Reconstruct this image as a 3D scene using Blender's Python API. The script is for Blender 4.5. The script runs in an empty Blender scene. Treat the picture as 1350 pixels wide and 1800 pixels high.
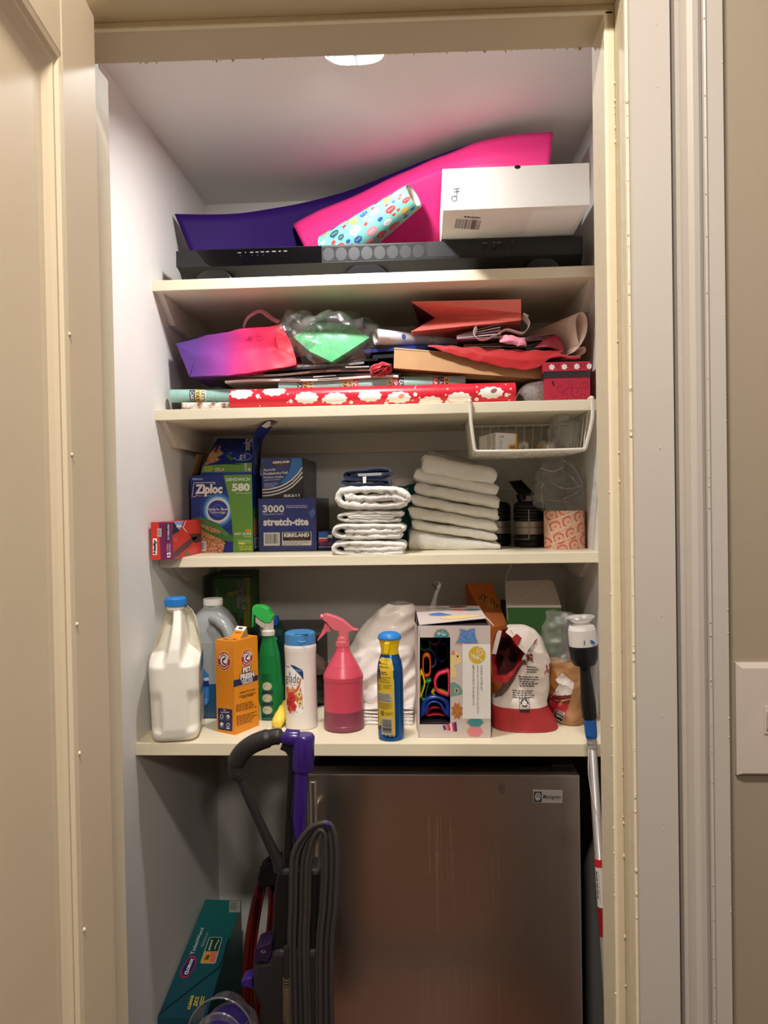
import bpy, bmesh, math, random
import numpy as np
from mathutils import Vector, Matrix, noise
R = math.radians
SC = bpy.context.scene
COL = SC.collection
rnd = random.Random(7)
# ------------------------------------------------------------------ camera
F_PX = 1280.0
YAW, PITCH, ROLL = R(-3.22), R(-0.81), R(-0.96)
CAM = Vector((0, 0, 1.46))
_f = Vector((math.sin(YAW)*math.cos(PITCH), math.cos(YAW)*math.cos(PITCH), math.sin(PITCH)))
_r0 = Vector((math.cos(YAW), -math.sin(YAW), 0)); _u0 = _r0.cross(_f)
_r = _r0*math.cos(ROLL) + _u0*math.sin(ROLL); _u = _r.cross(_f)
cd = bpy.data.cameras.new('camera'); cam = bpy.data.objects.new('camera', cd); COL.objects.link(cam)
cam.matrix_world = Matrix(((_r.x, _u.x, -_f.x, CAM.x), (_r.y, _u.y, -_f.y, CAM.y), (_r.z, _u.z, -_f.z, CAM.z), (0, 0, 0, 1)))
cd.sensor_fit = 'VERTICAL'; cd.sensor_height = 36.0; cd.lens = F_PX/1800*36.0
cd.clip_start = 0.02
SC.camera = cam
# ------------------------------------------------------------------ light and exposure
SC.view_settings.view_transform = 'Standard'; SC.view_settings.look = 'None'
SC.view_settings.gamma = 1.0; SC.view_settings.use_curve_mapping = False
SC.view_settings.exposure = 0.06
SC.cycles.max_bounces = 10; SC.cycles.diffuse_bounces = 5; SC.cycles.transparent_max_bounces = 16
SC.cycles.caustics_reflective = False; SC.cycles.caustics_refractive = False
SC.cycles.sample_clamp_indirect = 4.0
w = bpy.data.worlds.new('world'); SC.world = w; w.use_nodes = True
w.node_tree.nodes['Background'].inputs[0].default_value = (1.0, 0.86, 0.72, 1)
w.node_tree.nodes['Background'].inputs[1].default_value = 0.02
def lamp(name, kind, loc, energy, col, size=0.1, target=None, spread=None):
    d = bpy.data.lights.new(name, kind); d.energy = energy; d.color = col
    if kind == 'AREA':
        d.shape = 'DISK'; d.size = size
        if spread: d.spread = spread
    else: d.shadow_soft_size = size
    o = bpy.data.objects.new(name, d); COL.objects.link(o); o.location = loc
    if target: o.rotation_euler = (Vector(target)-Vector(loc)).to_track_quat('-Z', 'Y').to_euler()
    return o
lamp('hall_ceiling_light', 'AREA', (-0.08, 0.06, 2.55), 27.0, (1.0, 0.905, 0.80), 0.14, (-0.08, 0.30, 0))
lamp('hall_second_light', 'AREA', (0.74, -1.4, 2.42), 16.0, (1.0, 0.91, 0.81), 0.25, (0.1, 0.6, 0.6))
lamp('closet_puck_light', 'AREA', (-0.18, 1.415, 2.343), 10.5, (1.0, 0.985, 0.975), 0.11, (-0.12, 2.1, 0), R(165))
# ------------------------------------------------------------------ pixel rays (photo frame 1350 x 1800)
def ray(x, y): return _f + _r*((x-675)/F_PX) - _u*((y-900)/F_PX)
def PY(x, y, Y): d = ray(x, y); return CAM + d*(Y/d.y)
def PX(x, y, X): d = ray(x, y); return CAM + d*(X/d.x)
def PZ(x, y, Z): d = ray(x, y); return CAM + d*((Z-CAM.z)/d.z)
# ------------------------------------------------------------------ materials
MATS = {}
def lin(c): 
    c = c/255.0
    return c/12.92 if c <= 0.04045 else ((c+0.055)/1.055)**2.4
def mat(name, rgb, rough=0.5, metal=0.0, var=0.04, vs=30.0, bump=0.0, bs=80.0, spec=0.5, trans=0.0, ior=1.45, coat=0.0, aniso=0.0, sheen=0.0, sss=0.0, alpha=1.0, stretch=None):
    if name in MATS: return MATS[name]
    m = bpy.data.materials.new(name); m.use_nodes = True; MATS[name] = m
    nt = m.node_tree; b = nt.nodes['Principled BSDF']
    c = [lin(v) for v in rgb]
    tc = nt.nodes.new('ShaderNodeTexCoord')
    src = tc.outputs['Object']
    if stretch:
        mp = nt.nodes.new('ShaderNodeMapping'); mp.inputs['Scale'].default_value = stretch
        nt.links.new(src, mp.inputs['Vector']); src = mp.outputs['Vector']
    if var > 0:
        n = nt.nodes.new('ShaderNodeTexNoise'); n.inputs['Scale'].default_value = vs; n.inputs['Detail'].default_value = 3
        nt.links.new(src, n.inputs['Vector'])
        mx = nt.nodes.new('ShaderNodeMix'); mx.data_type = 'RGBA'
        mx.inputs[6].default_value = (*[v*(1-var) for v in c], 1); mx.inputs[7].default_value = (*[min(1, v*(1+var)) for v in c], 1)
        nt.links.new(n.outputs[0], mx.inputs[0]); nt.links.new(mx.outputs[2], b.inputs['Base Color'])
    else: b.inputs['Base Color'].default_value = (*c, 1)
    b.inputs['Roughness'].default_value = rough; b.inputs['Metallic'].default_value = metal
    b.inputs['Specular IOR Level'].default_value = spec; b.inputs['IOR'].default_value = ior
    b.inputs['Transmission Weight'].default_value = trans; b.inputs['Coat Weight'].default_value = coat
    b.inputs['Anisotropic'].default_value = aniso; b.inputs['Sheen Weight'].default_value = sheen
    b.inputs['Alpha'].default_value = alpha
    if sss > 0:
        b.inputs['Subsurface Weight'].default_value = sss; b.inputs['Subsurface Radius'].default_value = (0.01, 0.01, 0.01)
        b.inputs['Subsurface Scale'].default_value = 0.5
    if bump > 0:
        n2 = nt.nodes.new('ShaderNodeTexNoise'); n2.inputs['Scale'].default_value = bs; n2.inputs['Detail'].default_value = 4
        nt.links.new(src, n2.inputs['Vector'])
        bp = nt.nodes.new('ShaderNodeBump'); bp.inputs['Strength'].default_value = bump; bp.inputs['Distance'].default_value = 0.003
        nt.links.new(n2.outputs[0], bp.inputs['Height']); nt.links.new(bp.outputs[0], b.inputs['Normal'])
    return m
def ink(r, g, b, rough=0.45): return mat('print_%d_%d_%d' % (r, g, b), (r, g, b), rough, var=0.03, vs=60)
def film(name, rgb=(235, 235, 235), base=0.08, gain=0.6, rough=0.12, white=0.0, bump=0.35, bs=40):
    # thin clear plastic: see-through, with glossy glints growing at grazing angles
    if name in MATS: return MATS[name]
    m = bpy.data.materials.new(name); m.use_nodes = True; MATS[name] = m
    nt = m.node_tree; nt.nodes.clear()
    out = nt.nodes.new('ShaderNodeOutputMaterial'); tr = nt.nodes.new('ShaderNodeBsdfTransparent')
    gl = nt.nodes.new('ShaderNodeBsdfGlossy'); gl.inputs['Roughness'].default_value = rough
    df = nt.nodes.new('ShaderNodeBsdfDiffuse'); c = [lin(v) for v in rgb]
    df.inputs['Color'].default_value = (*c, 1); gl.inputs['Color'].default_value = (1, 1, 1, 1)
    tr.inputs['Color'].default_value = (*[0.75+0.25*v for v in c], 1)
    lw = nt.nodes.new('ShaderNodeLayerWeight'); lw.inputs['Blend'].default_value = 0.35
    mm = nt.nodes.new('ShaderNodeMath'); mm.operation = 'MULTIPLY_ADD'; mm.inputs[1].default_value = gain; mm.inputs[2].default_value = base
    nt.links.new(lw.outputs['Facing'], mm.inputs[0])
    n = nt.nodes.new('ShaderNodeTexNoise'); n.inputs['Scale'].default_value = bs; n.inputs['Detail'].default_value = 5
    bp = nt.nodes.new('ShaderNodeBump'); bp.inputs['Strength'].default_value = bump; bp.inputs['Distance'].default_value = 0.01
    tc = nt.nodes.new('ShaderNodeTexCoord'); nt.links.new(tc.outputs['Object'], n.inputs['Vector'])
    nt.links.new(n.outputs[0], bp.inputs['Height'])
    for q in (gl, df, lw): nt.links.new(bp.outputs[0], q.inputs['Normal'])
    m1 = nt.nodes.new('ShaderNodeMixShader'); m1.inputs[0].default_value = white
    nt.links.new(tr.outputs[0], m1.inputs[1]); nt.links.new(df.outputs[0], m1.inputs[2])
    m2 = nt.nodes.new('ShaderNodeMixShader'); nt.links.new(mm.outputs[0], m2.inputs[0])
    nt.links.new(m1.outputs[0], m2.inputs[1]); nt.links.new(gl.outputs[0], m2.inputs[2])
    nt.links.new(m2.outputs[0], out.inputs[0])
    return m
def ramp_mat(name, stops, axis=0, lo=0.0, hi=1.0, rough=0.5, fold=0.0):
    # a colour gradient printed on the thing, along one of its own axes (lo..hi in metres)
    if name in MATS: return MATS[name]
    m = bpy.data.materials.new(name); m.use_nodes = True; MATS[name] = m
    nt = m.node_tree; b = nt.nodes['Principled BSDF']; b.inputs['Roughness'].default_value = rough
    tc = nt.nodes.new('ShaderNodeTexCoord'); sx = nt.nodes.new('ShaderNodeSeparateXYZ'); nt.links.new(tc.outputs['Object'], sx.inputs[0])
    mr = nt.nodes.new('ShaderNodeMapRange'); mr.inputs[1].default_value = lo; mr.inputs[2].default_value = hi
    nt.links.new(sx.outputs[axis], mr.inputs[0])
    cr = nt.nodes.new('ShaderNodeValToRGB'); nt.links.new(mr.outputs[0], cr.inputs[0])
    el = cr.color_ramp.elements
    while len(el) < len(stops): el.new(0.5)
    for e, (p, c) in zip(el, stops): e.position = p; e.color = (*[lin(v) for v in c], 1)
    nt.links.new(cr.outputs[0], b.inputs['Base Color'])
    return m
def speck_mat(name, a, bcol, scale=200, thr=0.55, rough=0.6, bump=0.3):
    # two-colour speckle (crumbs, glitter, printed food)
    if name in MATS: return MATS[name]
    m = bpy.data.materials.new(name); m.use_nodes = True; MATS[name] = m
    nt = m.node_tree; b = nt.nodes['Principled BSDF']; b.inputs['Roughness'].default_value = rough
    tc = nt.nodes.new('ShaderNodeTexCoord'); n = nt.nodes.new('ShaderNodeTexNoise'); n.inputs['Scale'].default_value = scale; n.inputs['Detail'].default_value = 2
    nt.links.new(tc.outputs['Object'], n.inputs['Vector'])
    cr = nt.nodes.new('ShaderNodeValToRGB'); nt.links.new(n.outputs[0], cr.inputs[0])
    el = cr.color_ramp.elements; el[0].position = thr-0.1; el[1].position = thr+0.1
    el[0].color = (*[lin(v) for v in a], 1); el[1].color = (*[lin(v) for v in bcol], 1)
    nt.links.new(cr.outputs[0], b.inputs['Base Color'])
    bp = nt.nodes.new('ShaderNodeBump'); bp.inputs['Strength'].default_value = bump; bp.inputs['Distance'].default_value = 0.001
    nt.links.new(n.outputs[0], bp.inputs['Height']); nt.links.new(bp.outputs[0], b.inputs['Normal'])
    return m
# ------------------------------------------------------------------ glyphs
_G = {}
def glyphs(s, bold=0.0, shear=0.0):
    k = (s, bold, shear)
    if k in _G: return _G[k]
    cu = bpy.data.curves.new('t', 'FONT'); cu.body = s; cu.resolution_u = 2; cu.offset = bold; cu.shear = shear
    ob = bpy.data.objects.new('t', cu); COL.objects.link(ob)
    dg = bpy.context.evaluated_depsgraph_get()
    me = bpy.data.meshes.new_from_object(ob.evaluated_get(dg))
    vs = [(v.co.x, v.co.y) for v in me.vertices]; fs = [tuple(p.vertices) for p in me.polygons]
    bpy.data.objects.remove(ob); bpy.data.curves.remove(cu); bpy.data.meshes.remove(me)
    xs = [v[0] for v in vs] or [0, 1]; ys = [v[1] for v in vs] or [0, 1]
    x0, x1, y0, y1 = min(xs), max(xs), min(ys), max(ys)
    vs = [((x-x0)/max(x1-x0, 1e-6), (y-y0)/max(y1-y0, 1e-6)) for x, y in vs]
    _G[k] = (vs, fs); return _G[k]
# ------------------------------------------------------------------ mesh builder
WORLD = {}
class MB:
    def __init__(s, T=None): s.v = []; s.f = []; s.mi = []; s.sm = []; s.mats = []; s.T = T
    def m(s, mt):
        if mt not in s.mats: s.mats.append(mt)
        return s.mats.index(mt)
    def add(s, vs, fs, mt, smooth=False):
        o = len(s.v); i = s.m(mt)
        for p in vs:
            p = Vector(p); s.v.append(s.T @ p if s.T else p)
        for f in fs:
            s.f.append([o+k for k in f]); s.mi.append(i); s.sm.append(smooth)
        return s
    def box(s, x0, x1, y0, y1, z0, z1, mt, bev=0.0, mats=None):
        # mats: dict of face letter -> material (f front -y, b back, l -x, r +x, t, d)
        if bev <= 0:
            vs = [(x0, y0, z0), (x1, y0, z0), (x1, y1, z0), (x0, y1, z0), (x0, y0, z1), (x1, y0, z1), (x1, y1, z1), (x0, y1, z1)]
            fs = {'d': (3, 2, 1, 0), 't': (4, 5, 6, 7), 'f': (0, 1, 5, 4), 'r': (1, 2, 6, 5), 'b': (2, 3, 7, 6), 'l': (3, 0, 4, 7)}
            for k, f in fs.items(): s.add([vs[i] for i in f], [(0, 1, 2, 3)], (mats or {}).get(k, mt))
            return s
        bm = bmesh.new(); bmesh.ops.create_cube(bm, size=1)
        for v in bm.verts: v.co = Vector((x0+(v.co.x+.5)*(x1-x0), y0+(v.co.y+.5)*(y1-y0), z0+(v.co.z+.5)*(z1-z0)))
        bmesh.ops.bevel(bm, geom=bm.edges[:], offset=bev, segments=2, affect='EDGES', profile=0.6)
        bm.verts.index_update()
        s.add([v.co.copy() for v in bm.verts], [[v.index for v in f.verts] for f in bm.faces], mt); bm.free(); return s
    def grid(s, fn, nu, nv, mt, cu=False, cv=False, smooth=True, flip=False):
        # fn(u, v) with u, v in 0..1; cu / cv close the surface in that direction
        NU = nu if cu else nu+1; NV = nv if cv else nv+1
        vs = [fn(i/nu, j/nv) for j in range(NV) for i in range(NU)]
        fs = []
        for j in range(nv):
            for i in range(nu):
                a = j*NU+i; b = j*NU+(i+1) % NU; c = ((j+1) % NV)*NU+(i+1) % NU; d = ((j+1) % NV)*NU+i
                fs.append((d, c, b, a) if flip else (a, b, c, d))
        return s.add(vs, fs, mt, smooth)
    def lathe(s, prof, c, mt, n=40, ax=(0, 0, 1), p=2.0, sx=1.0, sy=1.0, caps=True, mfn=None):
        # prof [(radius, height)], round (p=2) or squarish (p>2) section, axis ax from point c
        z = Vector(ax).normalized(); x = Vector((1, 0, 0)) if abs(z.x) < .9 else Vector((0, 1, 0))
        x = (x - z*x.dot(z)).normalized(); y = z.cross(x); c = Vector(c)
        def pt(r, h, a):
            ca, sa = math.cos(a), math.sin(a)
            k = 1/((abs(ca)**p+abs(sa)**p)**(1/p))
            return c + x*(r*sx*k*ca) + y*(r*sy*k*sa) + z*h
        for i in range(len(prof)-1):
            (r0, h0), (r1, h1) = prof[i], prof[i+1]
            mm = mfn(i) if mfn else mt
            vs = [pt(r0, h0, 2*math.pi*k/n) for k in range(n)]+[pt(r1, h1, 2*math.pi*k/n) for k in range(n)]
            s.add(vs, [(k, (k+1) % n, n+(k+1) % n, n+k) for k in range(n)], mm, True)
        if caps:
            for (r, h), fl in ((prof[0], True), (prof[-1], False)):
                if r > 1e-5:
                    vs = [pt(r, h, 2*math.pi*k/n) for k in range(n)]
                    s.add(vs, [tuple(range(n))[::-1] if fl else tuple(range(n))], mfn(0 if fl else len(prof)-2) if mfn else mt)
        return s
    def tube(s, path, r, mt, n=10, closed=False, caps=True, flat=1.0, up=None):
        P = [Vector(p) for p in path]; N = len(P); rs = r if isinstance(r, (list, tuple)) else [r]*N
        t0 = (P[1]-P[0]).normalized(); q = Vector(up) if up else (Vector((0, 0, 1)) if abs(t0.z) < .9 else Vector((1, 0, 0)))
        q = (q-t0*q.dot(t0)).normalized(); vs = []
        for i in range(N):
            if closed: t = P[(i+1) % N]-P[i-1]
            else: t = P[min(i+1, N-1)]-P[max(i-1, 0)]
            t.normalize(); q = (q-t*q.dot(t))
            q = q.normalized() if q.length > 1e-6 else t.orthogonal().normalized()
            b = t.cross(q)
            for k in range(n):
                a = 2*math.pi*k/n; vs.append(P[i]+q*(rs[i]*math.cos(a))+b*(rs[i]*flat*math.sin(a)))
        fs = []
        for i in range(N if closed else N-1):
            for k in range(n): fs.append((i*n+k, i*n+(k+1) % n, ((i+1) % N)*n+(k+1) % n, ((i+1) % N)*n+k))
        s.add(vs, fs, mt, True)
        if caps and not closed: s.add(vs[:n], [tuple(range(n))[::-1]], mt); s.add(vs[-n:], [tuple(range(n))], mt)
        return s
    def prism(s, pts, d, mt, smooth=False, side=None):
        # closed outline of 3-D points swept by vector d
        P = [Vector(p) for p in pts]; n = len(P); d = Vector(d)
        s.add(P, [tuple(range(n))], mt); s.add([p+d for p in P], [tuple(range(n))[::-1]], mt)
        s.add(P+[p+d for p in P], [(k, n+k, n+(k+1) % n, (k+1) % n) for k in range(n)], side or mt, smooth)
        return s
    def quadface(s, a, b, c, d, mt): return s.add([a, b, c, d], [(0, 1, 2, 3)], mt)
    # ---- print on a face: F(x, y, h) maps face coordinates (y down) to the surface lifted by h
    def rect(s, F, x0, y0, x1, y1, mt, L=1, nu=1, nv=1):
        if getattr(F, 'curved', 0): nu, nv = max(nu, 8), max(nv, 3)
        return s.grid(lambda u, v: F(x0+(x1-x0)*u, y0+(y1-y0)*v, L*.00025), nu, nv, mt, smooth=False)
    def poly(s, F, pts, mt, L=1): return s.fan(F, pts, mt, L) if getattr(F, 'curved', 0) else s.add([F(x, y, L*.00025) for x, y in pts], [tuple(range(len(pts)))], mt)
    def fan(s, F, pts, mt, L=1):
        cx = sum(p[0] for p in pts)/len(pts); cy = sum(p[1] for p in pts)/len(pts); n = len(pts)
        if getattr(F, 'curved', 0):
            q = []
            for k in range(n):
                a, c = pts[k], pts[(k+1) % n]; m_ = 4 if n < 16 else 1
                q += [(a[0]+(c[0]-a[0])*i/m_, a[1]+(c[1]-a[1])*i/m_) for i in range(m_)]
            N = len(q); vs = [F(cx, cy, L*.00025)]; K = 5
            for r in range(1, K+1): vs += [F(cx+(x-cx)*r/K, cy+(y-cy)*r/K, L*.00025) for x, y in q]
            fs = [(0, k+1, (k+1) % N+1) for k in range(N)]
            for r in range(K-1): fs += [(1+r*N+k, 1+(r+1)*N+k, 1+(r+1)*N+(k+1) % N, 1+r*N+(k+1) % N) for k in range(N)]
            return s.add(vs, fs, mt)
        return s.add([F(cx, cy, L*.00025)]+[F(x, y, L*.00025) for x, y in pts], [(0, k+1, (k+1) % n+1) for k in range(n)], mt)
    def disc(s, F, x, y, rx, ry, mt, L=1, n=24): return s.fan(F, [(x+rx*math.cos(2*math.pi*k/n), y+ry*math.sin(2*math.pi*k/n)) for k in range(n)], mt, L)
    def arc(s, F, x, y, rx, ry, wd, mt, L=1, a0=0, a1=360, n=28):
        def fn(u, v):
            a = R(a0+(a1-a0)*u); k = 1-wd*v
            return F(x+rx*k*math.cos(a), y+ry*k*math.sin(a), L*.00025)
        return s.grid(fn, n, 1, mt, smooth=False)
    def stroke(s, F, pts, wd, mt, L=1):
        P = [Vector((p[0], p[1])) for p in pts]; vs = []
        for i in range(len(P)):
            t = (P[min(i+1, len(P)-1)]-P[max(i-1, 0)]).normalized(); nn = Vector((-t.y, t.x))*wd/2
            vs += [F(*(P[i]+nn), L*.00025), F(*(P[i]-nn), L*.00025)]
        return s.add(vs, [(2*i, 2*i+1, 2*i+3, 2*i+2) for i in range(len(P)-1)], mt)
    def text(s, F, t, x0, y0, x1, y1, mt, L=2, rot=0, bold=0.0, shear=0.0):
        vs, fs = glyphs(t, bold, shear); dx, dy = x1-x0, y1-y0
        fn = {0: lambda a, b: (x0+a*dx, y1-b*dy), 90: lambda a, b: (x0+(1-b)*dx, y1-a*dy), -90: lambda a, b: (x0+b*dx, y0+a*dy), 180: lambda a, b: (x1-a*dx, y0+b*dy)}[rot]
        return s.add([F(*fn(a, b), L*.00025) for a, b in vs], fs, mt)
    def dashes(s, F, x0, y0, x1, y1, n, mt, L=2, vert=False, seed=1, fill=.45):
        # lines of print too small to read
        q = random.Random(seed); d = (x1-x0 if vert else y1-y0)/n
        for i in range(n):
            a0, a1 = (y0, y1) if vert else (x0, x1); c = (x0 if vert else y0)+d*(i+.5); a = a0; end = a1-(a1-a0)*q.random()*.3
            while a < end:
                b = min(end, a+(a1-a0)*(.05+.12*q.random()))
                if vert: s.rect(F, c-d*fill/2, a, c+d*fill/2, b, mt, L)
                else: s.rect(F, a, c-d*fill/2, b, c+d*fill/2, mt, L)
                a = b+(a1-a0)*.03
        return s
    def barcode(s, F, x0, y0, x1, y1, bg, fg, L=1, horiz=False, seed=3, n=22):
        s.rect(F, x0, y0, x1, y1, bg, L); q = random.Random(seed); px, py = (x1-x0)*.08, (y1-y0)*.1
        for i in range(n):
            t = (i+.2*q.random())/n; wd = (.25+.5*q.random())/n
            if horiz: s.rect(F, x0+px, y0+py+(y1-y0-2*py)*t, x1-px, y0+py+(y1-y0-2*py)*(t+wd), fg, L+1)
            else: s.rect(F, x0+px+(x1-x0-2*px)*t, y0+py, x0+px+(x1-x0-2*px)*(t+wd), y1-py*1.6, fg, L+1)
        return s
    def build(s, name, parent=None, origin=None, bevel=0, sub=0, solid=0, weld=False, disp=None):
        me = bpy.data.meshes.new(name)
        if parent is not None: W = WORLD[parent.name]
        else: W = Matrix.Translation(origin) if origin is not None else Matrix.Translation(s._base())
        Wi = W.inverted()
        vv = s.v
        if disp:
            amp, sc = disp; vv = [p+Vector(noise.noise_vector(p*sc))*amp for p in vv]
        me.from_pydata([Wi @ p for p in vv], [], s.f)
        for mt in s.mats: me.materials.append(mt)
        me.polygons.foreach_set('material_index', s.mi); me.polygons.foreach_set('use_smooth', s.sm)
        if weld or bevel or sub or solid:
            bm = bmesh.new(); bm.from_mesh(me); bmesh.ops.remove_doubles(bm, verts=bm.verts, dist=2e-5)
            bmesh.ops.recalc_face_normals(bm, faces=bm.faces); bm.to_mesh(me); bm.free()
        me.update()
        o = bpy.data.objects.new(name, me); COL.objects.link(o)
        if parent is not None: o.parent = parent; WORLD[o.name] = W
        else: o.matrix_world = W; WORLD[o.name] = W
        if solid: q = o.modifiers.new('s', 'SOLIDIFY'); q.thickness = solid; q.offset = 0
        if bevel: q = o.modifiers.new('b', 'BEVEL'); q.width = bevel; q.segments = 2; q.limit_method = 'ANGLE'; q.angle_limit = R(40); q.harden_normals = False
        if sub: q = o.modifiers.new('u', 'SUBSURF'); q.levels = sub; q.render_levels = sub
        return o
    def _base(s):
        xs = [p.x for p in s.v]; ys = [p.y for p in s.v]; zs = [p.z for p in s.v]
        return Vector(((min(xs)+max(xs))/2, (min(ys)+max(ys))/2, min(zs)))
def thing(name, label, cat, loc, group=None, rot=0.0):
    o = bpy.data.objects.new(name, None); COL.objects.link(o); o.empty_display_size = .02
    W = Matrix.Translation(loc) @ Matrix.Rotation(rot, 4, 'Z'); o.matrix_world = W; WORLD[o.name] = W
    return tag(o, label, cat, group)
def tag(o, label, cat, group=None):
    o['label'] = label; o['category'] = cat
    if group: o['group'] = group
    return o
def struct(o): o['kind'] = 'structure'; return o
def facemap(src, dst):
    # src: four face-coordinate corners TL TR BR BL, dst: their 3-D points
    A = []; 
    for (x, y), (u, v) in zip(src, ((0, 0), (1, 0), (1, 1), (0, 1))):
        A.append([x, y, 1, 0, 0, 0, -u*x, -u*y, u]); A.append([0, 0, 0, x, y, 1, -v*x, -v*y, v])
    A = np.array(A, float); h = np.append(np.linalg.solve(A[:, :8], A[:, 8]), 1).reshape(3, 3)
    TL, TR, BR, BL = [Vector(p) for p in dst]
    n = (BL-TL).cross(TR-TL).normalized()
    if n.dot(CAM-TL) < 0: n = -n
    def F(x, y, d=0.0):
        q = h @ np.array((x, y, 1.0)); u, v = q[0]/q[2], q[1]/q[2]
        return (TL*(1-u)+TR*u)*(1-v)+(BL*(1-u)+BR*u)*v+n*d
    return F
def rectmap(x0, y0, x1, y1, dst): return facemap(((x0, y0), (x1, y0), (x1, y1), (x0, y1)), dst)
def cylmap(c, rfun, cx, halfw, ytop, ybot, ztop, zbot, sy=1.0, face=0.0):
    # print wrapped round an upright body: x offset from cx in units of halfw is the sine of the angle
    def F(x, y, d=0.0):
        t = max(-.999, min(.999, (x-cx)/halfw)); a = math.asin(t)+face
        z = ztop+(zbot-ztop)*(y-ytop)/(ybot-ytop); r = rfun(z)+d
        return Vector((c[0]+r*math.sin(a), c[1]-r*sy*math.cos(a), z))
    F.curved = True; return F
def lerp_profile(prof):
    P = sorted((h, r) for r, h in prof)
    def fn(z):
        if z <= P[0][0]: return P[0][1]
        for (h0, r0), (h1, r1) in zip(P, P[1:]):
            if z <= h1: return r0+(r1-r0)*(z-h0)/max(h1-h0, 1e-9)
        return P[-1][1]
    return fn
def smooth_path(pts, n=6, closed=False):
    P = [Vector(p) for p in pts]; out = []; N = len(P)
    for i in range(N if closed else N-1):
        p0 = P[(i-1) % N] if closed or i > 0 else P[i]; p1 = P[i]; p2 = P[(i+1) % N]; p3 = P[(i+2) % N] if closed or i+2 < N else P[(i+1) % N]
        for k in range(n):
            t = k/n; out.append(.5*((2*p1)+(-p0+p2)*t+(2*p0-5*p1+4*p2-p3)*t*t+(-p0+3*p1-3*p2+p3)*t**3))
    if not closed: out.append(P[-1])
    return out
# ------------------------------------------------------------------ the setting
LW, RW, BACK, CEIL = -0.647, 0.412, 2.18, 2.366
TRIM = mat('cream_trim_paint', (214, 203, 177), .55, var=.03, vs=6, bump=.25, bs=45)
TRIMR = mat('grey_white_casing_paint', (180, 173, 165), .45, var=.03, vs=6, bump=.12, bs=30)
WALLC = mat('closet_wall_paint', (226, 223, 219), .6, var=.03, vs=5, bump=.15, bs=25)
CEILM = mat('closet_ceiling_paint', (228, 225, 222), .65, var=.03, vs=5, bump=.2, bs=18)
HALLW = mat('hall_wall_paint', (150, 137, 118), .6, var=.03, vs=5, bump=.12, bs=40)
WOOD = mat('wood_floor', (106, 64, 38), .35, var=.35, vs=5, stretch=(1, 9, 1), bump=.05)
def wallbox(name, x0, x1, y0, y1, z0, z1, m): 
    b = MB(); b.box(x0, x1, y0, y1, z0, z1, m); return struct(b.build(name))
wallbox('floor', -1.7, 2.2, -2.2, 2.3, -.05, 0, WOOD)
wallbox('wall_left', LW-.1, LW, .92, BACK, 0, CEIL, WALLC)
wallbox('wall_right', RW, RW+.1, .92, BACK, 0, CEIL, WALLC)
wallbox('wall_back', LW-.1, RW+.1, BACK, BACK+.1, 0, CEIL+.1, WALLC)
wallbox('ceiling', LW-.1, RW+.1, .92, BACK, CEIL, CEIL+.08, CEILM)
# front wall round the doorway (hall side at y = .82)
b = MB(); WT = 2.62
b.box(-1.7, -.435, .82, .92, 0, WT, HALLW); b.box(.24, 2.2, .82, .92, 0, WT, HALLW); b.box(-.435, .24, .82, .92, 2.045, WT, HALLW)
struct(b.build('wall_front'))
HALLD = mat('hall_far_wall_paint', (118, 106, 90), .6, var=.05)
wallbox('wall_hall_back', -1.7, 2.2, -2.3, -2.2, 0, WT, HALLD)
wallbox('wall_hall_left', -1.8, -1.7, -2.3, .82, 0, WT, HALLD)
wallbox('wall_hall_right', 2.2, 2.3, -2.3, .92, 0, WT, HALLD)
wallbox('ceiling_hall', -1.8, 2.3, -2.3, .92, WT, WT+.05, mat('hall_ceiling_paint', (228, 222, 212), .6))
# door frame: jambs with stops, painted over many times (small lumps along the arrises)
def lumpy(b, p0, p1, m, n, q, lo=.0005, hi=.0014):
    p0, p1 = Vector(p0), Vector(p1)
    for i in range(n):
        c = p0.lerp(p1, q.random()); r = lo+(hi-lo)*q.random()**2
        b.lathe([(r*1.2, -r*1.0), (r, r*.3), (r*.5, r*.8), (0, r)], c, m, n=8, ax=(0, -1, 0), sx=1, sy=1+q.random()*1.5, caps=False)
q = random.Random(5)
JL, JR, JH = -.416, .222, 2.022
b = MB(); b.box(JL-.019, JL, .80, .937, 0, JH+.028, TRIM, .0015); b.box(JL, JL+.012, .842, .938, 0, JH-.006, TRIM, .0015)
struct(b.build('trim_1'))
b = MB(); b.box(JR, JR+.013, .803, .92, 0, JH+.019, TRIM, .003); b.box(JR-.012, JR, .842, .902, 0, JH-.012, TRIM, .002)
lumpy(b, (JR-.001, .842, .7), (JR-.001, .842, 1.95), TRIM, 26, q); lumpy(b, (JR+.002, .803, .7), (JR+.002, .803, 1.9), TRIM, 34, q); lumpy(b, (JR-.012, .842, .7), (JR-.012, .842, 1.5), TRIM, 20, q, .0004, .0009)
struct(b.build('trim_2'))
b = MB(Matrix(((1, 0, 0, 0), (0, 1, 0, 0), (-.0176, 0, 1, -.0015), (0, 0, 0, 1)))); b.box(JL, JR, .80, .92, JH, JH+.024, TRIM, .002); b.box(JL, JR, .842, .902, JH-.012, JH, TRIM, .0015)
lumpy(b, (JL, .902, JH-.012), (JR, .902, JH-.012), TRIM, 40, q, .0004, .0012)
struct(b.build('trim_3'))
b = MB(); b.prism([(JL, .80, .0), (JL, .815, .012), (JL, .925, .012), (JL, .945, .0)], (JR-JL, 0, 0), mat('dark_threshold', (52, 34, 24), .4, var=.2)); struct(b.build('trim_7'))
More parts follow.
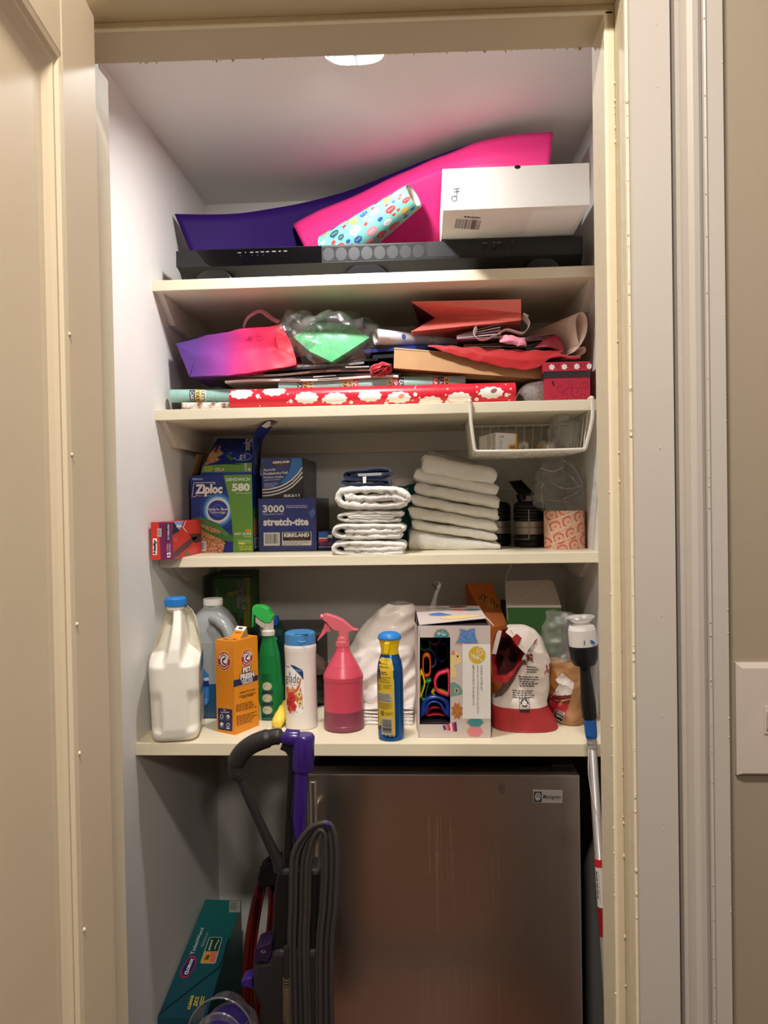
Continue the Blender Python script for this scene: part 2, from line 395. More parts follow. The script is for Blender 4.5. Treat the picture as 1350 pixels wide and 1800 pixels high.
# right casing with backband moulding, swept profile in plan
prof = [(.2255, .82), (.2255, .7995), (.227, .798), (.268, .798), (.2685, .812), (.2735, .812), (.274, .801), (.2755, .7995), (.2775, .8), (.279, .797), (.283, .791), (.288, .788), (.294, .789), (.2985, .793), (.300, .7975), (.3015, .7945), (.3035, .7935), (.306, .796), (.3225, .797), (.3235, .799), (.3235, .82)]
b = MB(); b.prism([(x, y, 0) for x, y in prof], (0, 0, 2.13), TRIMR)
lumpy(b, (.3025, .7935, .7), (.3025, .7935, 2.0), TRIMR, 30, q, .0004, .0008); lumpy(b, (.322, .797, .7), (.322, .797, 2.0), TRIMR, 22, q, .0005, .001); lumpy(b, (.25, .798, .7), (.255, .798, 2.0), TRIMR, 12, q, .0005, .001)
struct(b.build('trim_4'))
b = MB(); b.box(-.53, .3235, .799, .82, 2.036, 2.13, TRIMR, .002); struct(b.build('trim_5'))
b = MB(); b.box(-.53, -.425, .80, .82, 0, 2.036, TRIMR, .002); struct(b.build('trim_6'))
# the open door, hinged left, seen along its inner face
DH = Vector((-.363, .81, 0)); dv = Vector((.118, -.993, 0)).normalized(); dn = Vector((dv.y*-1, dv.x, 0))   # dn points to the right
if dn.x < 0: dn = -dn
DOORM = mat('door_paint', (222, 206, 178), .48, var=.03, vs=4, bump=.12, bs=20)
Td = Matrix(((dv.x, dn.x, 0, DH.x), (dv.y, dn.y, 0, DH.y), (0, 0, 1, .012), (0, 0, 0, 1)))   # local: x along the door, y out of its face, z up
door = struct(MB(Td).box(0, .105, -.038, 0, 0, 2.0, DOORM, .003).build('door_1', origin=DH))
def dpart(name, b): b.T = Td; return b
b = MB(Td); b.box(.105, .505, -.038, 0, 1.893, 2.0, DOORM, .002); b.box(.105, .505, -.038, 0, 0, .22, DOORM, .002); b.build('rail', door)
b = MB(Td); b.box(.505, .61, -.038, 0, 0, 2.0, DOORM, .003); b.build('stile', door)
b = MB(Td); b.box(.10, .51, -.028, -.012, .2, 1.91, DOORM); b.build('panel', door)
b = MB(Td)   # stuck moulding round the panel
mp = [(0, 0), (.006, -.001), (.010, -.004), (.014, -.004), (.019, -.007), (.026, -.0105), (.036, -.0118), (.046, -.012)]
X0, X1, Z0, Z1 = .105, .505, .22, 1.893
for (d0, h0), (d1, h1) in zip(mp, mp[1:]):
    for (ax, az, bx, bz) in ((X0, Z0, X0, Z1), (X0, Z1, X1, Z1), (X1, Z1, X1, Z0), (X1, Z0, X0, Z0)):
        sgn = lambda x, z, d: (x+d if x == X0 else x-d, z+d if z == Z0 else z-d)
        p = [sgn(ax, az, d0), sgn(bx, bz, d0), sgn(bx, bz, d1), sgn(ax, az, d1)]
        b.add([(p[0][0], h0, p[0][1]), (p[1][0], h0, p[1][1]), (p[2][0], h1, p[2][1]), (p[3][0], h1, p[3][1])], [(0, 1, 2, 3)], DOORM)
b.build('moulding', door)
b = MB(Td)
for z, x in ((1.02, .098), (1.20, .1), (1.33, .099), (1.5, .102), (.85, .099), (1.62, .101)): b.lathe([(.0022, 0), (.002, .0008), (.0012, .0016), (0, .0018)], (x, 0, z), DOORM, n=10, ax=(0, 1, 0), caps=False)
b.build('paint_drip', door)
# light switch plate at the right edge
PLM = mat('white_switch_plastic', (190, 178, 169), .35)
t = thing('light_switch', 'white toggle switch plate on the beige hall wall right of the doorway', 'light switch', (.379, .82, 1.153))
b = MB(); x0, x1, z0, z1 = .3375, .4085, 1.153, 1.277
o_, i_ = .82, .813
b.box(x0, x1, .8165, .82, z0, z1, PLM)
e = .0055
V = [(x0, .8165, z0), (x1, .8165, z0), (x1, .8165, z1), (x0, .8165, z1), (x0+e, i_, z0+e*.6), (x1-e, i_, z0+e*.6), (x1-e, i_, z1-e), (x0+e, i_, z1-e)]
b.add(V, [(0, 1, 5, 4), (1, 2, 6, 5), (2, 3, 7, 6), (3, 0, 4, 7), (4, 5, 6, 7)], PLM); b.build('plate', t)
b = MB(); b.box(.368, .378, .806, .814, 1.205, 1.225, PLM, .001); b.box(.3655, .3805, .8118, .8131, 1.2, 1.23, PLM); b.build('toggle', t)
SCW = mat('switch_screw', (150, 140, 130), .4, .5)

for z in (1.256, 1.173): MB().lathe([(.003, 0), (.0026, .001), (0, .0011)], (.373, .813, z), SCW, n=12, ax=(0, -1, 0)).build('screw', t)
# ceiling puck light
t = thing('ceiling_light', 'slim white oval ceiling light, lit, just inside the closet door', 'ceiling light', (-.18, 1.43, CEIL))
WP = mat('white_plastic', (235, 235, 230), .35)
cc = PZ(628, 100, CEIL); hw = (PZ(686, 100, CEIL)-PZ(570, 100, CEIL)).x/2
def sqr(cx, cy, a, bq, p, n=48):
    out = []
    for k in range(n):
        u = 2*math.pi*k/n; ca, sa = math.cos(u), math.sin(u); m_ = 1/((abs(ca)**p+abs(sa)**p)**(1/p)); out.append((cx+a*m_*ca, cy+bq*m_*sa))
    return out
b = MB(); CY = 1.415; D_ = .077
rings = [(1.0, 0), (1.0, -.012), (.97, -.018), (.90, -.020)]
for (s0, h0), (s1, h1) in zip(rings, rings[1:]):
    a = sqr(cc.x, CY, hw*s0, D_*s0, 3.2); c = sqr(cc.x, CY, hw*s1, D_*s1, 3.2); n = len(a)
    b.add([(x, y, CEIL+h0) for x, y in a]+[(x, y, CEIL+h1) for x, y in c], [(k, n+k, n+(k+1) % n, (k+1) % n) for k in range(n)], WP, True)
b.build('rim', t)
EM = bpy.data.materials.new('lit_diffuser'); EM.use_nodes = True
EM.node_tree.nodes['Principled BSDF'].inputs['Emission Color'].default_value = (.86, 1, 1, 1); EM.node_tree.nodes['Principled BSDF'].inputs['Emission Strength'].default_value = 1.15
b = MB(); a = sqr(cc.x, CY, hw*.9, D_*.9, 3.2); b.add([(x, y, CEIL-.019) for x, y in a], [tuple(range(len(a)))[::-1]], EM); b.build('diffuser', t)
b = MB(); b.box(cc.x-.001, cc.x+.001, CY-D_*.9, CY+D_*.9, CEIL-.021, CEIL-.0195, WP); b.lathe([(.004, 0), (.003, .004), (0, .005)], (cc.x, CY, CEIL-.02), ink(30, 30, 30), n=12, ax=(0, 0, -1)); b.build('crossbar', t)
# ------------------------------------------------------------------ shelves
SHM = mat('cream_shelf_paint', (232, 222, 194), .42, var=.03, vs=8, bump=.08, bs=30)
CLM = mat('cleat_paint', (218, 210, 196), .5, var=.03, vs=8)
Z1, Z2, Z3, Z4 = 2.002, 1.691, 1.333, .936
def shelf(zt, yf, th, cy0, ch, slope, lab):
    t = thing('closet_shelf', lab, 'shelf', ((LW+RW)/2, yf, zt-th))
    b = MB(); b.box(LW, RW, yf, BACK, zt-th, zt, SHM, .0015); b.build('board', t)
    zb = zt-th
    for x0 in (LW, RW-.018):
        b = MB(); b.prism([(x0, cy0, zb), (x0, cy0+slope, zb-ch), (x0, BACK, zb-ch), (x0, BACK, zb)], (.018, 0, 0), CLM); b.build('cleat', t)
    b = MB(); b.box(LW+.018, RW-.018, BACK-.018, BACK, zb-ch, zb, CLM); b.build('cleat', t)
    return t
shelf(Z1, 1.728, .0255, 1.748, .058, .085, 'topmost cream shelf, carrying the black soundbar')
shelf(Z2, 1.728, .0255, 1.748, .058, .085, 'second cream shelf from the top, full of gift wrap and bags')
shelf(Z3, 1.735, .0245, 1.80, .05, .10, 'third cream shelf from the top, holding boxes and white towels')
shelf(Z4, 1.568, .0275, 1.66, .045, .08, 'lowest and deepest cream shelf, holding bottles above the fridge')
# ------------------------------------------------------------------ helpers for the things
def crop(ox, oy, sc): return lambda x, y: (ox+x/sc, oy+y/sc)
WHITE = ink(236, 232, 226); BLACK = ink(18, 18, 20); INK = ink(40, 38, 40)
KRAFT = mat('kraft_cardboard', (182, 140, 96), .7, var=.08, vs=40, bump=.1, bs=120)
def frontface(x0, x1, z0, z1, Y): return [(x0, Y, z1), (x1, Y, z1), (x1, Y, z0), (x0, Y, z0)]
def noisy(p, amp, sc, seed=0.0):
    p = Vector(p); return p+Vector(noise.noise_vector(p*sc+Vector((seed, seed*1.7, -seed))))*amp
def blob(b, c, rx, ry, rz, m, amp=.01, sc=18, seed=0.0, nu=44, nv=28, p=2.0, amp2=0.0, cut=None):
    # crumpled closed skin: superellipsoid with two octaves of creases
    c = Vector(c)
    def fn(u, v):
        a = 2*math.pi*u; t = -math.pi/2+math.pi*v
        ca, sa, ct, st = math.cos(a), math.sin(a), math.cos(t), math.sin(t)
        k = 1/((abs(ca*ct)**p+abs(sa*ct)**p+abs(st)**p)**(1/p)) if p != 2 else 1
        q = Vector((rx*k*ca*ct, ry*k*sa*ct, rz*k*st)); n = q.normalized()
        w_ = c+q; d = noise.noise(w_*sc+Vector((seed, 0, seed)))
        rid = 1-abs(noise.noise(w_*sc*1.7+Vector((0, seed, 7))))*2
        w_ = w_+n*(amp*d+amp2*rid)
        if cut and w_.z < cut: w_.z = cut
        return w_
    b.grid(fn, nu, nv, m, cu=True); return b
def hexa(b, quad, d, m, side=None):
    # front quad (TL TR BR BL) and everything d behind it
    q = [Vector(p) for p in quad]; k = [p+Vector(d) for p in q]; sd = side or m
    b.add([q[0], q[3], q[2], q[1]], [(0, 1, 2, 3)], m); b.add([k[0], k[1], k[2], k[3]], [(0, 1, 2, 3)], sd)
    for i in range(4): j = (i+1) % 4; b.add([q[i], q[j], k[j], k[i]], [(0, 1, 2, 3)], sd)
    return b
def cloth(b, rows, m, nu=24, nv=6, amp=0.0, sc=30, seed=0.0):
    # sheet through rows of 3-D points
    R_ = [smooth_path(r, 6) for r in rows]
    def at(r, u):
        k = u*(len(r)-1); i = min(int(k), len(r)-2); return r[i].lerp(r[i+1], k-i)
    def fn(u, v):
        col = [at(r, u) for r in R_]; k = v*(len(col)-1); i = min(int(k), len(col)-2)
        p = col[i].lerp(col[i+1], k-i); return noisy(p, amp, sc, seed) if amp else p
    return b.grid(fn, nu, nv*(len(rows)-1), m)
# ================================================================== top shelf
# soundbar
BLK = mat('black_plastic', (13, 13, 14), .45, var=.05); BLKG = mat('gloss_black_plastic', (8, 8, 11), .12, var=0); BLKD = mat('dark_grey_plastic', (31, 32, 32), .5, var=.05)
GRL = mat('speaker_grille', (24, 25, 26), .6, var=.1, vs=400, bump=.5, bs=900)
sx0, sx1, sy, szt = -.597, .383, 1.757, 2.081
t = thing('soundbar', 'long black soundbar lying along the front of the topmost shelf', 'soundbar', (-.1, sy, Z1))
b = MB(); pr = [(sy, szt), (sy+.1, szt+.004), (sy+.1, Z1+.006), (sy+.03, Z1+.006), (sy+.003, Z1+.034), (sy, Z1+.037)]
ch = .012
def prof_at(x, k): return [(x, y, z) for y, z in pr]
b.prism([(sx0+.006, y, z) for y, z in pr], (sx1-sx0-.006, 0, 0), BLK)
b.prism([(sx0, sy+.004, szt-.004), (sx0, sy+.096, szt-.002), (sx0+.012, sy+.096, Z1+.008), (sx0+.012, sy+.02, Z1+.014), (sx0, sy+.006, Z1+.04)], (.008, 0, 0), BLKD)
F = rectmap(310, 437, 1022, 462, frontface(sx0, sx1, Z1+.038, szt-.001, sy-.0002))
b.rect(F, 310, 437, 345, 462, BLKD, 1); b.poly(F, [(345, 437), (570, 437), (570, 462), (372, 462), (362, 456), (354, 446)], BLKG, 2); b.poly(F, [(345, 437), (354, 446), (362, 456), (372, 462), (345, 462)], BLKD, 1)
b.rect(F, 570, 439, 755, 461, GRL, 1); b.rect(F, 755, 437, 1022, 459, BLKD, 1)
for i in range(8): b.disc(F, 582+i*22.5, 450, 10, 10, mat('grille_cone', (33, 34, 35), .5, var=.1, vs=500), 2, 20)
for x0, x1 in ((421, 427), (434, 436), (443, 449), (453, 458), (462, 468), (471, 477), (482, 489), (494, 498), (503, 509)): b.rect(F, x0, 442, x1, 443.6, ink(120, 120, 125), 3)
for x in (425, 446, 456, 466): b.rect(F, x, 447, x+1, 448, ink(90, 90, 95), 3)
b.arc(F, 817, 448, 9, 5, .15, ink(28, 28, 28), 2)
for x, w_ in ((855, 7), (871, 3), (879, 6), (902, 2)): b.rect(F, x-w_/2, 441, x+w_/2, 442, ink(150, 150, 150), 2)
b.build('body', t)
for x in (855, 870.5, 886, 901.5): MB().lathe([(.0052, 0), (.0052, .003), (.004, .0042), (0, .0042)], F(x, 448.5, .0008), mat('button_black', (16, 16, 16), .3), n=18, ax=(0, -1, 0)).build('button', t)
FOOT = mat('foot_smoked_plastic', (34, 34, 35), .18, var=0)
for px, hw_ in ((374, .047), (643, .052), (955, .042)):
    x = PY(px, 478, sy).x; b = MB()
    b.prism([(x+hw_*math.cos(k*math.pi/24), sy+.006, Z1+.0005+.036*math.sin(k*math.pi/24)) for k in range(25)], (0, .03, 0), FOOT); b.build('foot', t, bevel=.003)
# purple poster board
PUR = mat('purple_poster_board', (44, 15, 92), .6, var=.04, spec=.15)
top = [(307, 376, 1.872), (364, 377, 1.91), (420, 375, 1.95), (475, 367, 1.99), (530, 357, 2.02), (604, 338, 2.045), (660, 317, 2.0), (705, 299, 1.95), (751, 280, 1.90), (801, 262, 1.853), (838, 250, 1.82)]
T_ = [PY(*p) for p in top]; B_ = []
for i, p in enumerate(T_): k = i/(len(T_)-1); B_.append(Vector((p.x+.075*(1-k), min(2.165, p.y+.03*(1-k)+.20*k*k), Z1+.002)))
M_ = [a.lerp(c, .5)+Vector((0, .012, 0)) for a, c in zip(T_, B_)]
b = MB(); cloth(b, [T_, M_, B_], PUR, 40, 5); o = b.build('poster_board', solid=.0012, origin=(-.3, 2.0, Z1)); tag(o, 'bent purple poster board standing behind the black soundbar', 'poster board')
# pink poster board
PNK = mat('pink_poster_board', (240, 52, 136), .5, var=.03)
tp = [(515, 394, 2.0), (560, 370, 1.985), (622, 345, 1.965), (684, 314, 1.93), (726, 296, 1.895), (759, 281, 1.865), (792, 269, 1.83), (834, 252, 1.795), (875, 242, 1.772), (925, 235, 1.752), (972, 232, 1.737)]
fl = [(534, 432, 1.97), (570, 412, 1.955), (630, 375, 1.925), (690, 337, 1.885), (730, 318, 1.855), (762, 306, 1.83), (795, 300, 1.80), (834, 296, 1.772), (875, 293, 1.752), (925, 290, 1.737), (966, 288, 1.722)]
T_ = [PY(*p) for p in tp]; M_ = [PY(*p) for p in fl]; B_ = [Vector((p.x+.01, 2.07-.012*i, Z1+.002)) if i < 5 else Vector((p.x, max(p.y+.06, 1.96-.03*(i-5)), 2.195 if i > 5 else 2.06)) for i, p in enumerate(M_)]
N_ = [m_.lerp(c, .12)+Vector((0, -.004, 0)) for m_, c in zip(M_, B_)]
b = MB(); cloth(b, [T_, [a.lerp(c, .6)+Vector((0, -.006, 0)) for a, c in zip(T_, M_)], M_, N_, B_], PNK, 40, 4); o = b.build('poster_board', solid=.0012, origin=(.05, 2.05, Z1)); tag(o, 'hot pink poster board curling over beside the white box', 'poster board')
# speech-bubble wrapping paper roll
def roll_map(A, B, rA, rB, up=(0, 0, 1)):
    A, B = Vector(A), Vector(B); d = (B-A).normalized(); e1 = (CAM-(A+B)/2); e1 = (e1-d*e1.dot(d)).normalized(); e2 = d.cross(e1)
    if e2.z > 0: e2 = -e2
    L_ = (B-A).length
    def F(x, y, h=0.0):   # x metres along A->B, y metres of arc downwards from the side facing us
        k = x/L_; r = rA+(rB-rA)*k; a = y/((rA+rB)/2); return A+d*x+(e1*math.cos(a)+e2*math.sin(a))*(r+h)
    F.L = L_; F.curved = True; return F
A = PY(727, 345, 1.80); B = PY(584, 448, 1.92); rA, rB = .031, .056
F = roll_map(A, B, rA, rB); TEAL = mat('aqua_wrapping_paper', (128, 200, 188), .45, var=.03)
t = thing('wrapping_paper_roll', 'aqua wrapping paper roll with colourful speech bubbles, leaning behind the soundbar', 'wrapping paper', B)
b = MB(); d = (B-A)
b.grid(lambda u, v: F(v*F.L, u*2*math.pi*(rA+rB)/2), 40, 8, TEAL, cu=True)
q = random.Random(11); cols = [(206, 60, 62), (40, 92, 104), (226, 168, 60), (240, 150, 160), (52, 92, 160), (238, 226, 220), (216, 78, 74)]
pts = []
for k in range(1600):
    x, y = q.uniform(.008, F.L*.98), q.uniform(-.075, .075); s = q.choice([.012, .014, .010]) if k < 300 else q.choice([.007, .005])*(.8+x/F.L*.5)
    if any(abs(x-a)/1.3 < (s+c)*1.04 and abs(y-e) < (s+c)*.8 for a, e, c in pts): continue
    pts.append((x, y, s)); cl = ink(*q.choice(cols)); b.disc(F, x, y, s*1.15, s*.72, cl, 1, 18); b.poly(F, [(x-s*.3, y+s*.55), (x+s*.3, y+s*.55), (x+s*.7, y+s*1.1)], cl, 1)
    if s > .007: b.stroke(F, [(x-s*.7+s*1.4*i/9, y+s*.22*math.sin(i*2.1+k)) for i in range(10)], s*.07, WHITE if cl.name.find('238') < 0 else INK, 2)
b.build('paper', t)
PAP = mat('white_paper', (228, 222, 212), .6, var=.03); b = MB(); e1 = (F(0, 0)-A).normalized(); e2 = d.normalized().cross(e1)
b.grid(lambda u, v: A-d.normalized()*(-.001+.0)+(e1*math.cos(u*14.5)+e2*math.sin(u*14.5))*(rA*(1-.11*u*2.3))+d.normalized()*(.05*v), 90, 1, PAP); b.build('inner_coil', t)
# white shipping box tipped back on the soundbar
CARD = mat('white_card', (234, 230, 222), .6, var=.03, bump=.06, bs=200)
P0 = Vector((PY(779, 380, 1.585).x, 1.585, szt+.005)); Ax = P0.x; xr = PY(1037, 370, 1.585).x; hh = PY(783, 297, 1.585).z-P0.z; dd = .35
t = thing('shipping_box', 'white cardboard box resting on the right end of the soundbar, overhanging the shelf', 'box', (Ax+.16, 1.76, P0.z))
def bp(x, yy, zz): return P0+Vector((x, yy, zz))
W_ = xr-Ax; b = MB()
c8 = [bp(x, y, z) for z in (0, hh) for x, y in ((0, 0), (W_, 0), (W_, dd), (0, dd))]
b.add(c8, [(3, 2, 1, 0), (4, 5, 6, 7), (0, 1, 5, 4), (1, 2, 6, 5), (2, 3, 7, 6), (3, 0, 4, 7)], CARD)
F = rectmap(535, 525, 1150, 700, [bp(0, 0, hh), bp(W_, 0, hh), bp(W_, 0, 0), bp(0, 0, 0)])
b.stroke(F, [(581, 612), (608, 610)], 3.4, INK); b.stroke(F, [(608, 622), (582, 624)], 3.4, INK); b.stroke(F, [(596, 610), (595, 637)], 3.4, INK); b.stroke(F, [(574, 643), (596, 641)], 3.4, INK); b.stroke(F, [(574, 643), (573, 658), (586, 664), (594, 658), (592, 641)], 3.4, INK)
b.disc(F, 851, 530, 13, 8, BLACK, 1)
F = rectmap(535, 700, 1150, 825, [bp(0, 0, 0), bp(W_, 0, 0), bp(W_, .172, 0), bp(0, .172, 0)])
def Fr(x, y, h=0.0): dx, dy = x-650, y-760; return F(650+dx*.995-dy*.1, 760+dx*.1+dy*.995, h)
b.barcode(Fr, 582, 735, 718, 790, WHITE, INK, 1); b.dashes(Fr, 625, 727, 700, 734, 1, INK, 2, fill=.8)
b.rect(F, 918, 712, 1135, 822, ink(246, 244, 238), 1)
b.build('carton', t)
# ================================================================== second shelf: gift wrap
def paper_roll(label, pxa, pxb, Y, zc, r, m, deco=None, dYb=0.0, seed=1, name='wrapping_paper_roll', core=None):
    A = PY(pxa, 690, Y); A.z = zc; B = PY(pxb, 690, Y+dYb); B.z = zc
    t = thing(name, label, 'wrapping paper', ((A.x+B.x)/2, Y, zc-r)); F = roll_map(A, B, r, r)
    b = MB(); b.grid(lambda u, v: F(v*F.L, u*2*math.pi*r), 26, 10, m, cu=True)
    if deco: deco(b, F, random.Random(seed), r)
    b.build('paper', t); dr = (B-A).normalized(); ey = Vector((-dr.y, dr.x, 0)); 
    for P, s in ((A, 1), (B, -1)):
        b = MB(); b.grid(lambda u, v: P+dr*s*(.001+.02*v)+(ey*math.cos(u*13)+Vector((0, 0, 1))*math.sin(u*13))*r*(1-.06*u*3), 60, 1, core or PAP); b.build('inner_coil', t)
    return t
RED = mat('red_wrapping_paper', (208, 34, 52), .35, var=.03); 
def deco_red(b, F, q, r):
    cream, tan, pinkm = ink(240, 234, 226), ink(226, 150, 120), ink(150, 100, 80)
    x = .03
    while x < F.L-.02:   # fluffy white shapes, dots and stars
        y = q.uniform(-.022, .018)
        b.fan(F, [(x+.028*(1+.06*math.cos(k*math.pi/2.4+1))*math.cos(k*math.pi/24), y+.0145*(1+.09*math.cos(k*math.pi/2.4+1))*math.sin(k*math.pi/24)) for k in range(48)], cream, 1)
        if q.random() < .6: b.fan(F, [(x+.006+.008*math.cos(k*.785+.3), y-.004+.006*math.sin(k*.785)) for k in range(8)], q.choice([tan, pinkm, ink(236, 190, 170)]), 2)
        b.disc(F, x+q.uniform(.036, .042), q.uniform(-.02, .025), .005, .005, cream, 1, 12)
        for i in range(4):
            sx, sy_ = x+q.uniform(.032, .05), q.uniform(-.03, .03)
            b.fan(F, [(sx+(.0035 if k % 2 else .0012)*math.cos(k*math.pi/5), sy_+(.0035 if k % 2 else .0012)*math.sin(k*math.pi/5)) for k in range(10)], cream, 1)
        x += q.uniform(.068, .084)
def deco_cake(b, F, q, r):
    bl = [('LET\'S', (236, 222, 176), (60, 60, 90)), ('EAT', (206, 60, 96), (236, 226, 200)), ('CAKE', (40, 52, 84), (228, 226, 214)), ('YAY', (226, 190, 90), (60, 60, 90))]
    x = .012; i = 0
    while x < F.L-.02:
        if i % 7 in (2, 3, 4):
            w_, bg, fg = bl[(i % 7+i//7) % 4]; b.rect(F, x, -.017, x+.013, .017, ink(*bg), 1, 1, 6); b.text(F, w_, x+.002, -.012, x+.011, .014, ink(*fg), 2, rot=-90, bold=.02); x += .0135
        else:
            for k in range(9):
                a, c, an = x+q.random()*.016, q.uniform(-.018, .018), q.random()*3
                b.stroke(F, [(a, c), (a+.002*math.cos(an), c+.002*math.sin(an))], .0007, q.choice([INK, WHITE, ink(90, 80, 110)]), 1)
            x += .018
        i += 1
MINT = mat('mint_wrapping_paper', (150, 192, 184), .4, var=.03); MULTI = speck_mat('brown_printed_paper', (214, 206, 196), (120, 76, 50), 60, .55, .5, 0)
paper_roll('red wrapping paper roll with white fluffy print, frontmost on the second shelf', 407, 905, 1.772, Z2+.0255, .025, RED, deco_red)
paper_roll('thin roll of brown printed wrapping paper sticking out at the left, under mint roll', 320, 560, 1.785, Z2+.0125, .012, MULTI, dYb=.05)
paper_roll('mint party wrapping paper roll lying furthest left on the second shelf', 301, 640, 1.80, Z2+.043, .0165, MINT, deco_cake, dYb=.06, seed=2)
paper_roll('mint party wrapping paper roll lying just behind the red roll', 492, 818, 1.825, PY(640, 677, 1.825).z, .0185, MINT, deco_cake, seed=5)
# flattened gift bags stacked under the ombre bag
spec = [('white', (226, 216, 206), 700, 395, 0), ('black', (34, 30, 34), 705, 372, .4), ('cream floral', (216, 190, 180), 660, 410, -.6), ('black patterned', (40, 36, 44), 690, 350, .5), ('grey', (172, 160, 156), 640, 415, -.3), ('black', (26, 24, 28), 665, 340, .2)]
for i, (nm, c, xr_, xl_, tl) in enumerate(spec):
    zz = 1.7635+.0072*i; b = MB(); Y = 1.80+.006*(i % 3)
    x0, x1 = PY(xl_, 660, Y).x, PY(xr_, 660, Y).x; m = mat('flat_bag_%d' % i, c, .35, var=.1, vs=60)
    def fn(u, v, top, x0=x0, x1=x1, Y=Y, zz=zz, tl=tl, i=i):
        x = x0+(x1-x0)*u; return Vector((x, Y+.22*v, zz+(.0055 if top else 0)+.010*u*(1 if i > 1 else .2)+.002*math.sin(u*9+i)))
    b.grid(lambda u, v: fn(u, v, True), 16, 3, m); b.grid(lambda u, v: fn(u, v, False), 16, 3, m, flip=True)
    b.grid(lambda u, v: fn(u, 0, v > .5), 16, 1, m); b.grid(lambda u, v: fn(0, u, v > .5), 3, 1, m); b.grid(lambda u, v: fn(1, u, v > .5), 3, 1, m)
    for k in range(4): u0 = .1+.22*k; b.grid(lambda u, v: fn(u0+.12*u, 0, False)+Vector((0, -.0004, .0015+.0025*v)), 4, 1, ink(*[(226, 220, 214), (120, 40, 50), (90, 84, 90)][(k+i) % 3]))
    o = b.build('gift_bag', origin=(x0, Y, zz)); tag(o, ['lowest flattened gift bag of the stack under the ombre bag, white', 'second flattened gift bag from the bottom of the stack, black', 'third flattened gift bag from the bottom of the stack, cream floral', 'fourth flattened gift bag from the bottom of the stack, black patterned', 'fifth flattened gift bag from the bottom of the stack, grey', 'topmost flattened gift bag of the stack, right beneath the ombre bag'][i], 'gift bag', 'flattened gift bags on the second shelf')
# red ribbon tangle
RIB = mat('red_satin_ribbon', (186, 24, 44), .35, sheen=.4)
b = MB(); q = random.Random(3); c = PY(668, 650, 1.79)
for k in range(7):
    a0 = q.random()*6; pts = [c+Vector((.026*math.cos(a0+i*.9)*(.4+.6*q.random()), -.006+.012*math.sin(i*1.3+k), .014*math.sin(a0+i*1.2)*(.4+.6*q.random()))) for i in range(6)]
    b.tube(smooth_path(pts, 6), .006, RIB, n=6, flat=.12)
tag(b.build('ribbon'), 'crumpled red satin ribbon in front of the flattened bags', 'ribbon')
# ombre gift bag lying on its side
OMB = ramp_mat('ombre_paper', [(0, (92, 50, 140)), (.28, (150, 52, 150)), (.55, (226, 34, 96)), (1, (242, 40, 60))], 0, -.11, .14, .45)
t = thing('gift_bag', 'purple to red ombre gift bag lying on its side on the flattened bags', 'gift bag', PY(420, 655, 1.80), 'gift bags on the second shelf')
TL_, TM, TR_ = PY(309, 603, 1.80), PY(392, 583, 1.79), PY(494, 570, 1.80); BL_, BM, BR_ = PY(333, 662, 1.785), PY(420, 657, 1.775), PY(521, 641, 1.79)
ML, MM_, MR = PY(343, 627, 1.785), PY(425, 617, 1.795), PY(514, 608, 1.805)
b = MB(); cloth(b, [[TL_, TM, TR_], [ML, MM_, MR], [BL_, BM, BR_]], OMB, 30, 8, .004, 26, 1)
dpt = Vector((.0, .17, .0)); up_ = Vector((0, 0, -.008))
cloth(b, [[TL_, TM, TR_], [TL_+dpt, TM+dpt+up_*0, TR_+dpt]], OMB, 20, 4); cloth(b, [[BL_, BM, BR_], [BL_+dpt, BM+dpt, BR_+dpt]], OMB, 20, 4)
b.add([TL_, BL_, ML], [(0, 1, 2)], OMB); b.add([TL_, BL_, BL_+dpt, TL_+dpt], [(0, 1, 2, 3)], OMB); b.add([TL_+dpt, TR_+dpt, BR_+dpt, BL_+dpt], [(0, 1, 2, 3)], OMB)
b.build('paper_body', t)
b = MB(); b.tube(smooth_path([PY(428, 575, 1.84), PY(436, 558, 1.83), PY(458, 547, 1.825), PY(478, 560, 1.82), PY(491, 566, 1.81)], 6), .006, film('pink_organza', (230, 120, 150), .12, .2, .4, .55), n=8, flat=.1, up=(0, 0, 1)); b.build('handle', t)
Fg = lambda x, y, h=0: PY(x, y, 1.7995-h-.0045*(1 if y < 617 else .5))
b = MB()
for cx, cy, r_ in ((423, 588, 7), (456, 588, 8), (440, 594, 5)): b.stroke(Fg, [(cx+r_*(1-i/34)*math.cos(i*.42), cy+r_*.6*(1-i/34)*math.sin(i*.42)) for i in range(30)], .7, ink(130, 20, 60), 10)
b.stroke(Fg, [(430, 598), (445, 590), (460, 594), (470, 586)], .6, ink(130, 20, 60), 10); b.build('printed_scroll', t)
# green napkin pack in a clear bag
t = thing('napkin_pack', 'folded green napkins in a crinkled clear plastic bag', 'napkins', PY(585, 636, 1.86))
GRN = mat('mint_green_napkin', (92, 192, 128), .7, var=.05, bump=.15, bs=60)
b = MB(); top_ = [PY(515, 592, 1.80), PY(560, 566, 1.86), PY(617, 571, 1.86), PY(650, 593, 1.82), PY(612, 618, 1.785), PY(583, 636, 1.775), PY(545, 618, 1.78)]
ce = sum((p for p in top_), Vector())/7+Vector((0, -.012, .004)); n7 = 7
b.add([ce]+top_, [(0, k+1, (k+1) % n7+1) for k in range(n7)], GRN); bk = [p+Vector((0, .05, -.004)) for p in top_]
b.add(top_+bk, [(k, (k+1) % n7, n7+(k+1) % n7, n7+k) for k in range(n7)], GRN); b.add(bk, [tuple(range(n7))], GRN); b.build('napkins', t)
CLR = film('clear_plastic_bag', (235, 238, 236), .05, .27, .07, .035, .9, 60)
b = MB(); blob(b, PY(590, 597, 1.83), .102, .075, .060, CLR, .022, 20, 2, 80, 52, amp2=.012); blob(b, PY(522, 585, 1.80), .045, .04, .043, CLR, .02, 34, 5, 60, 40, amp2=.010); b.build('bag', t)
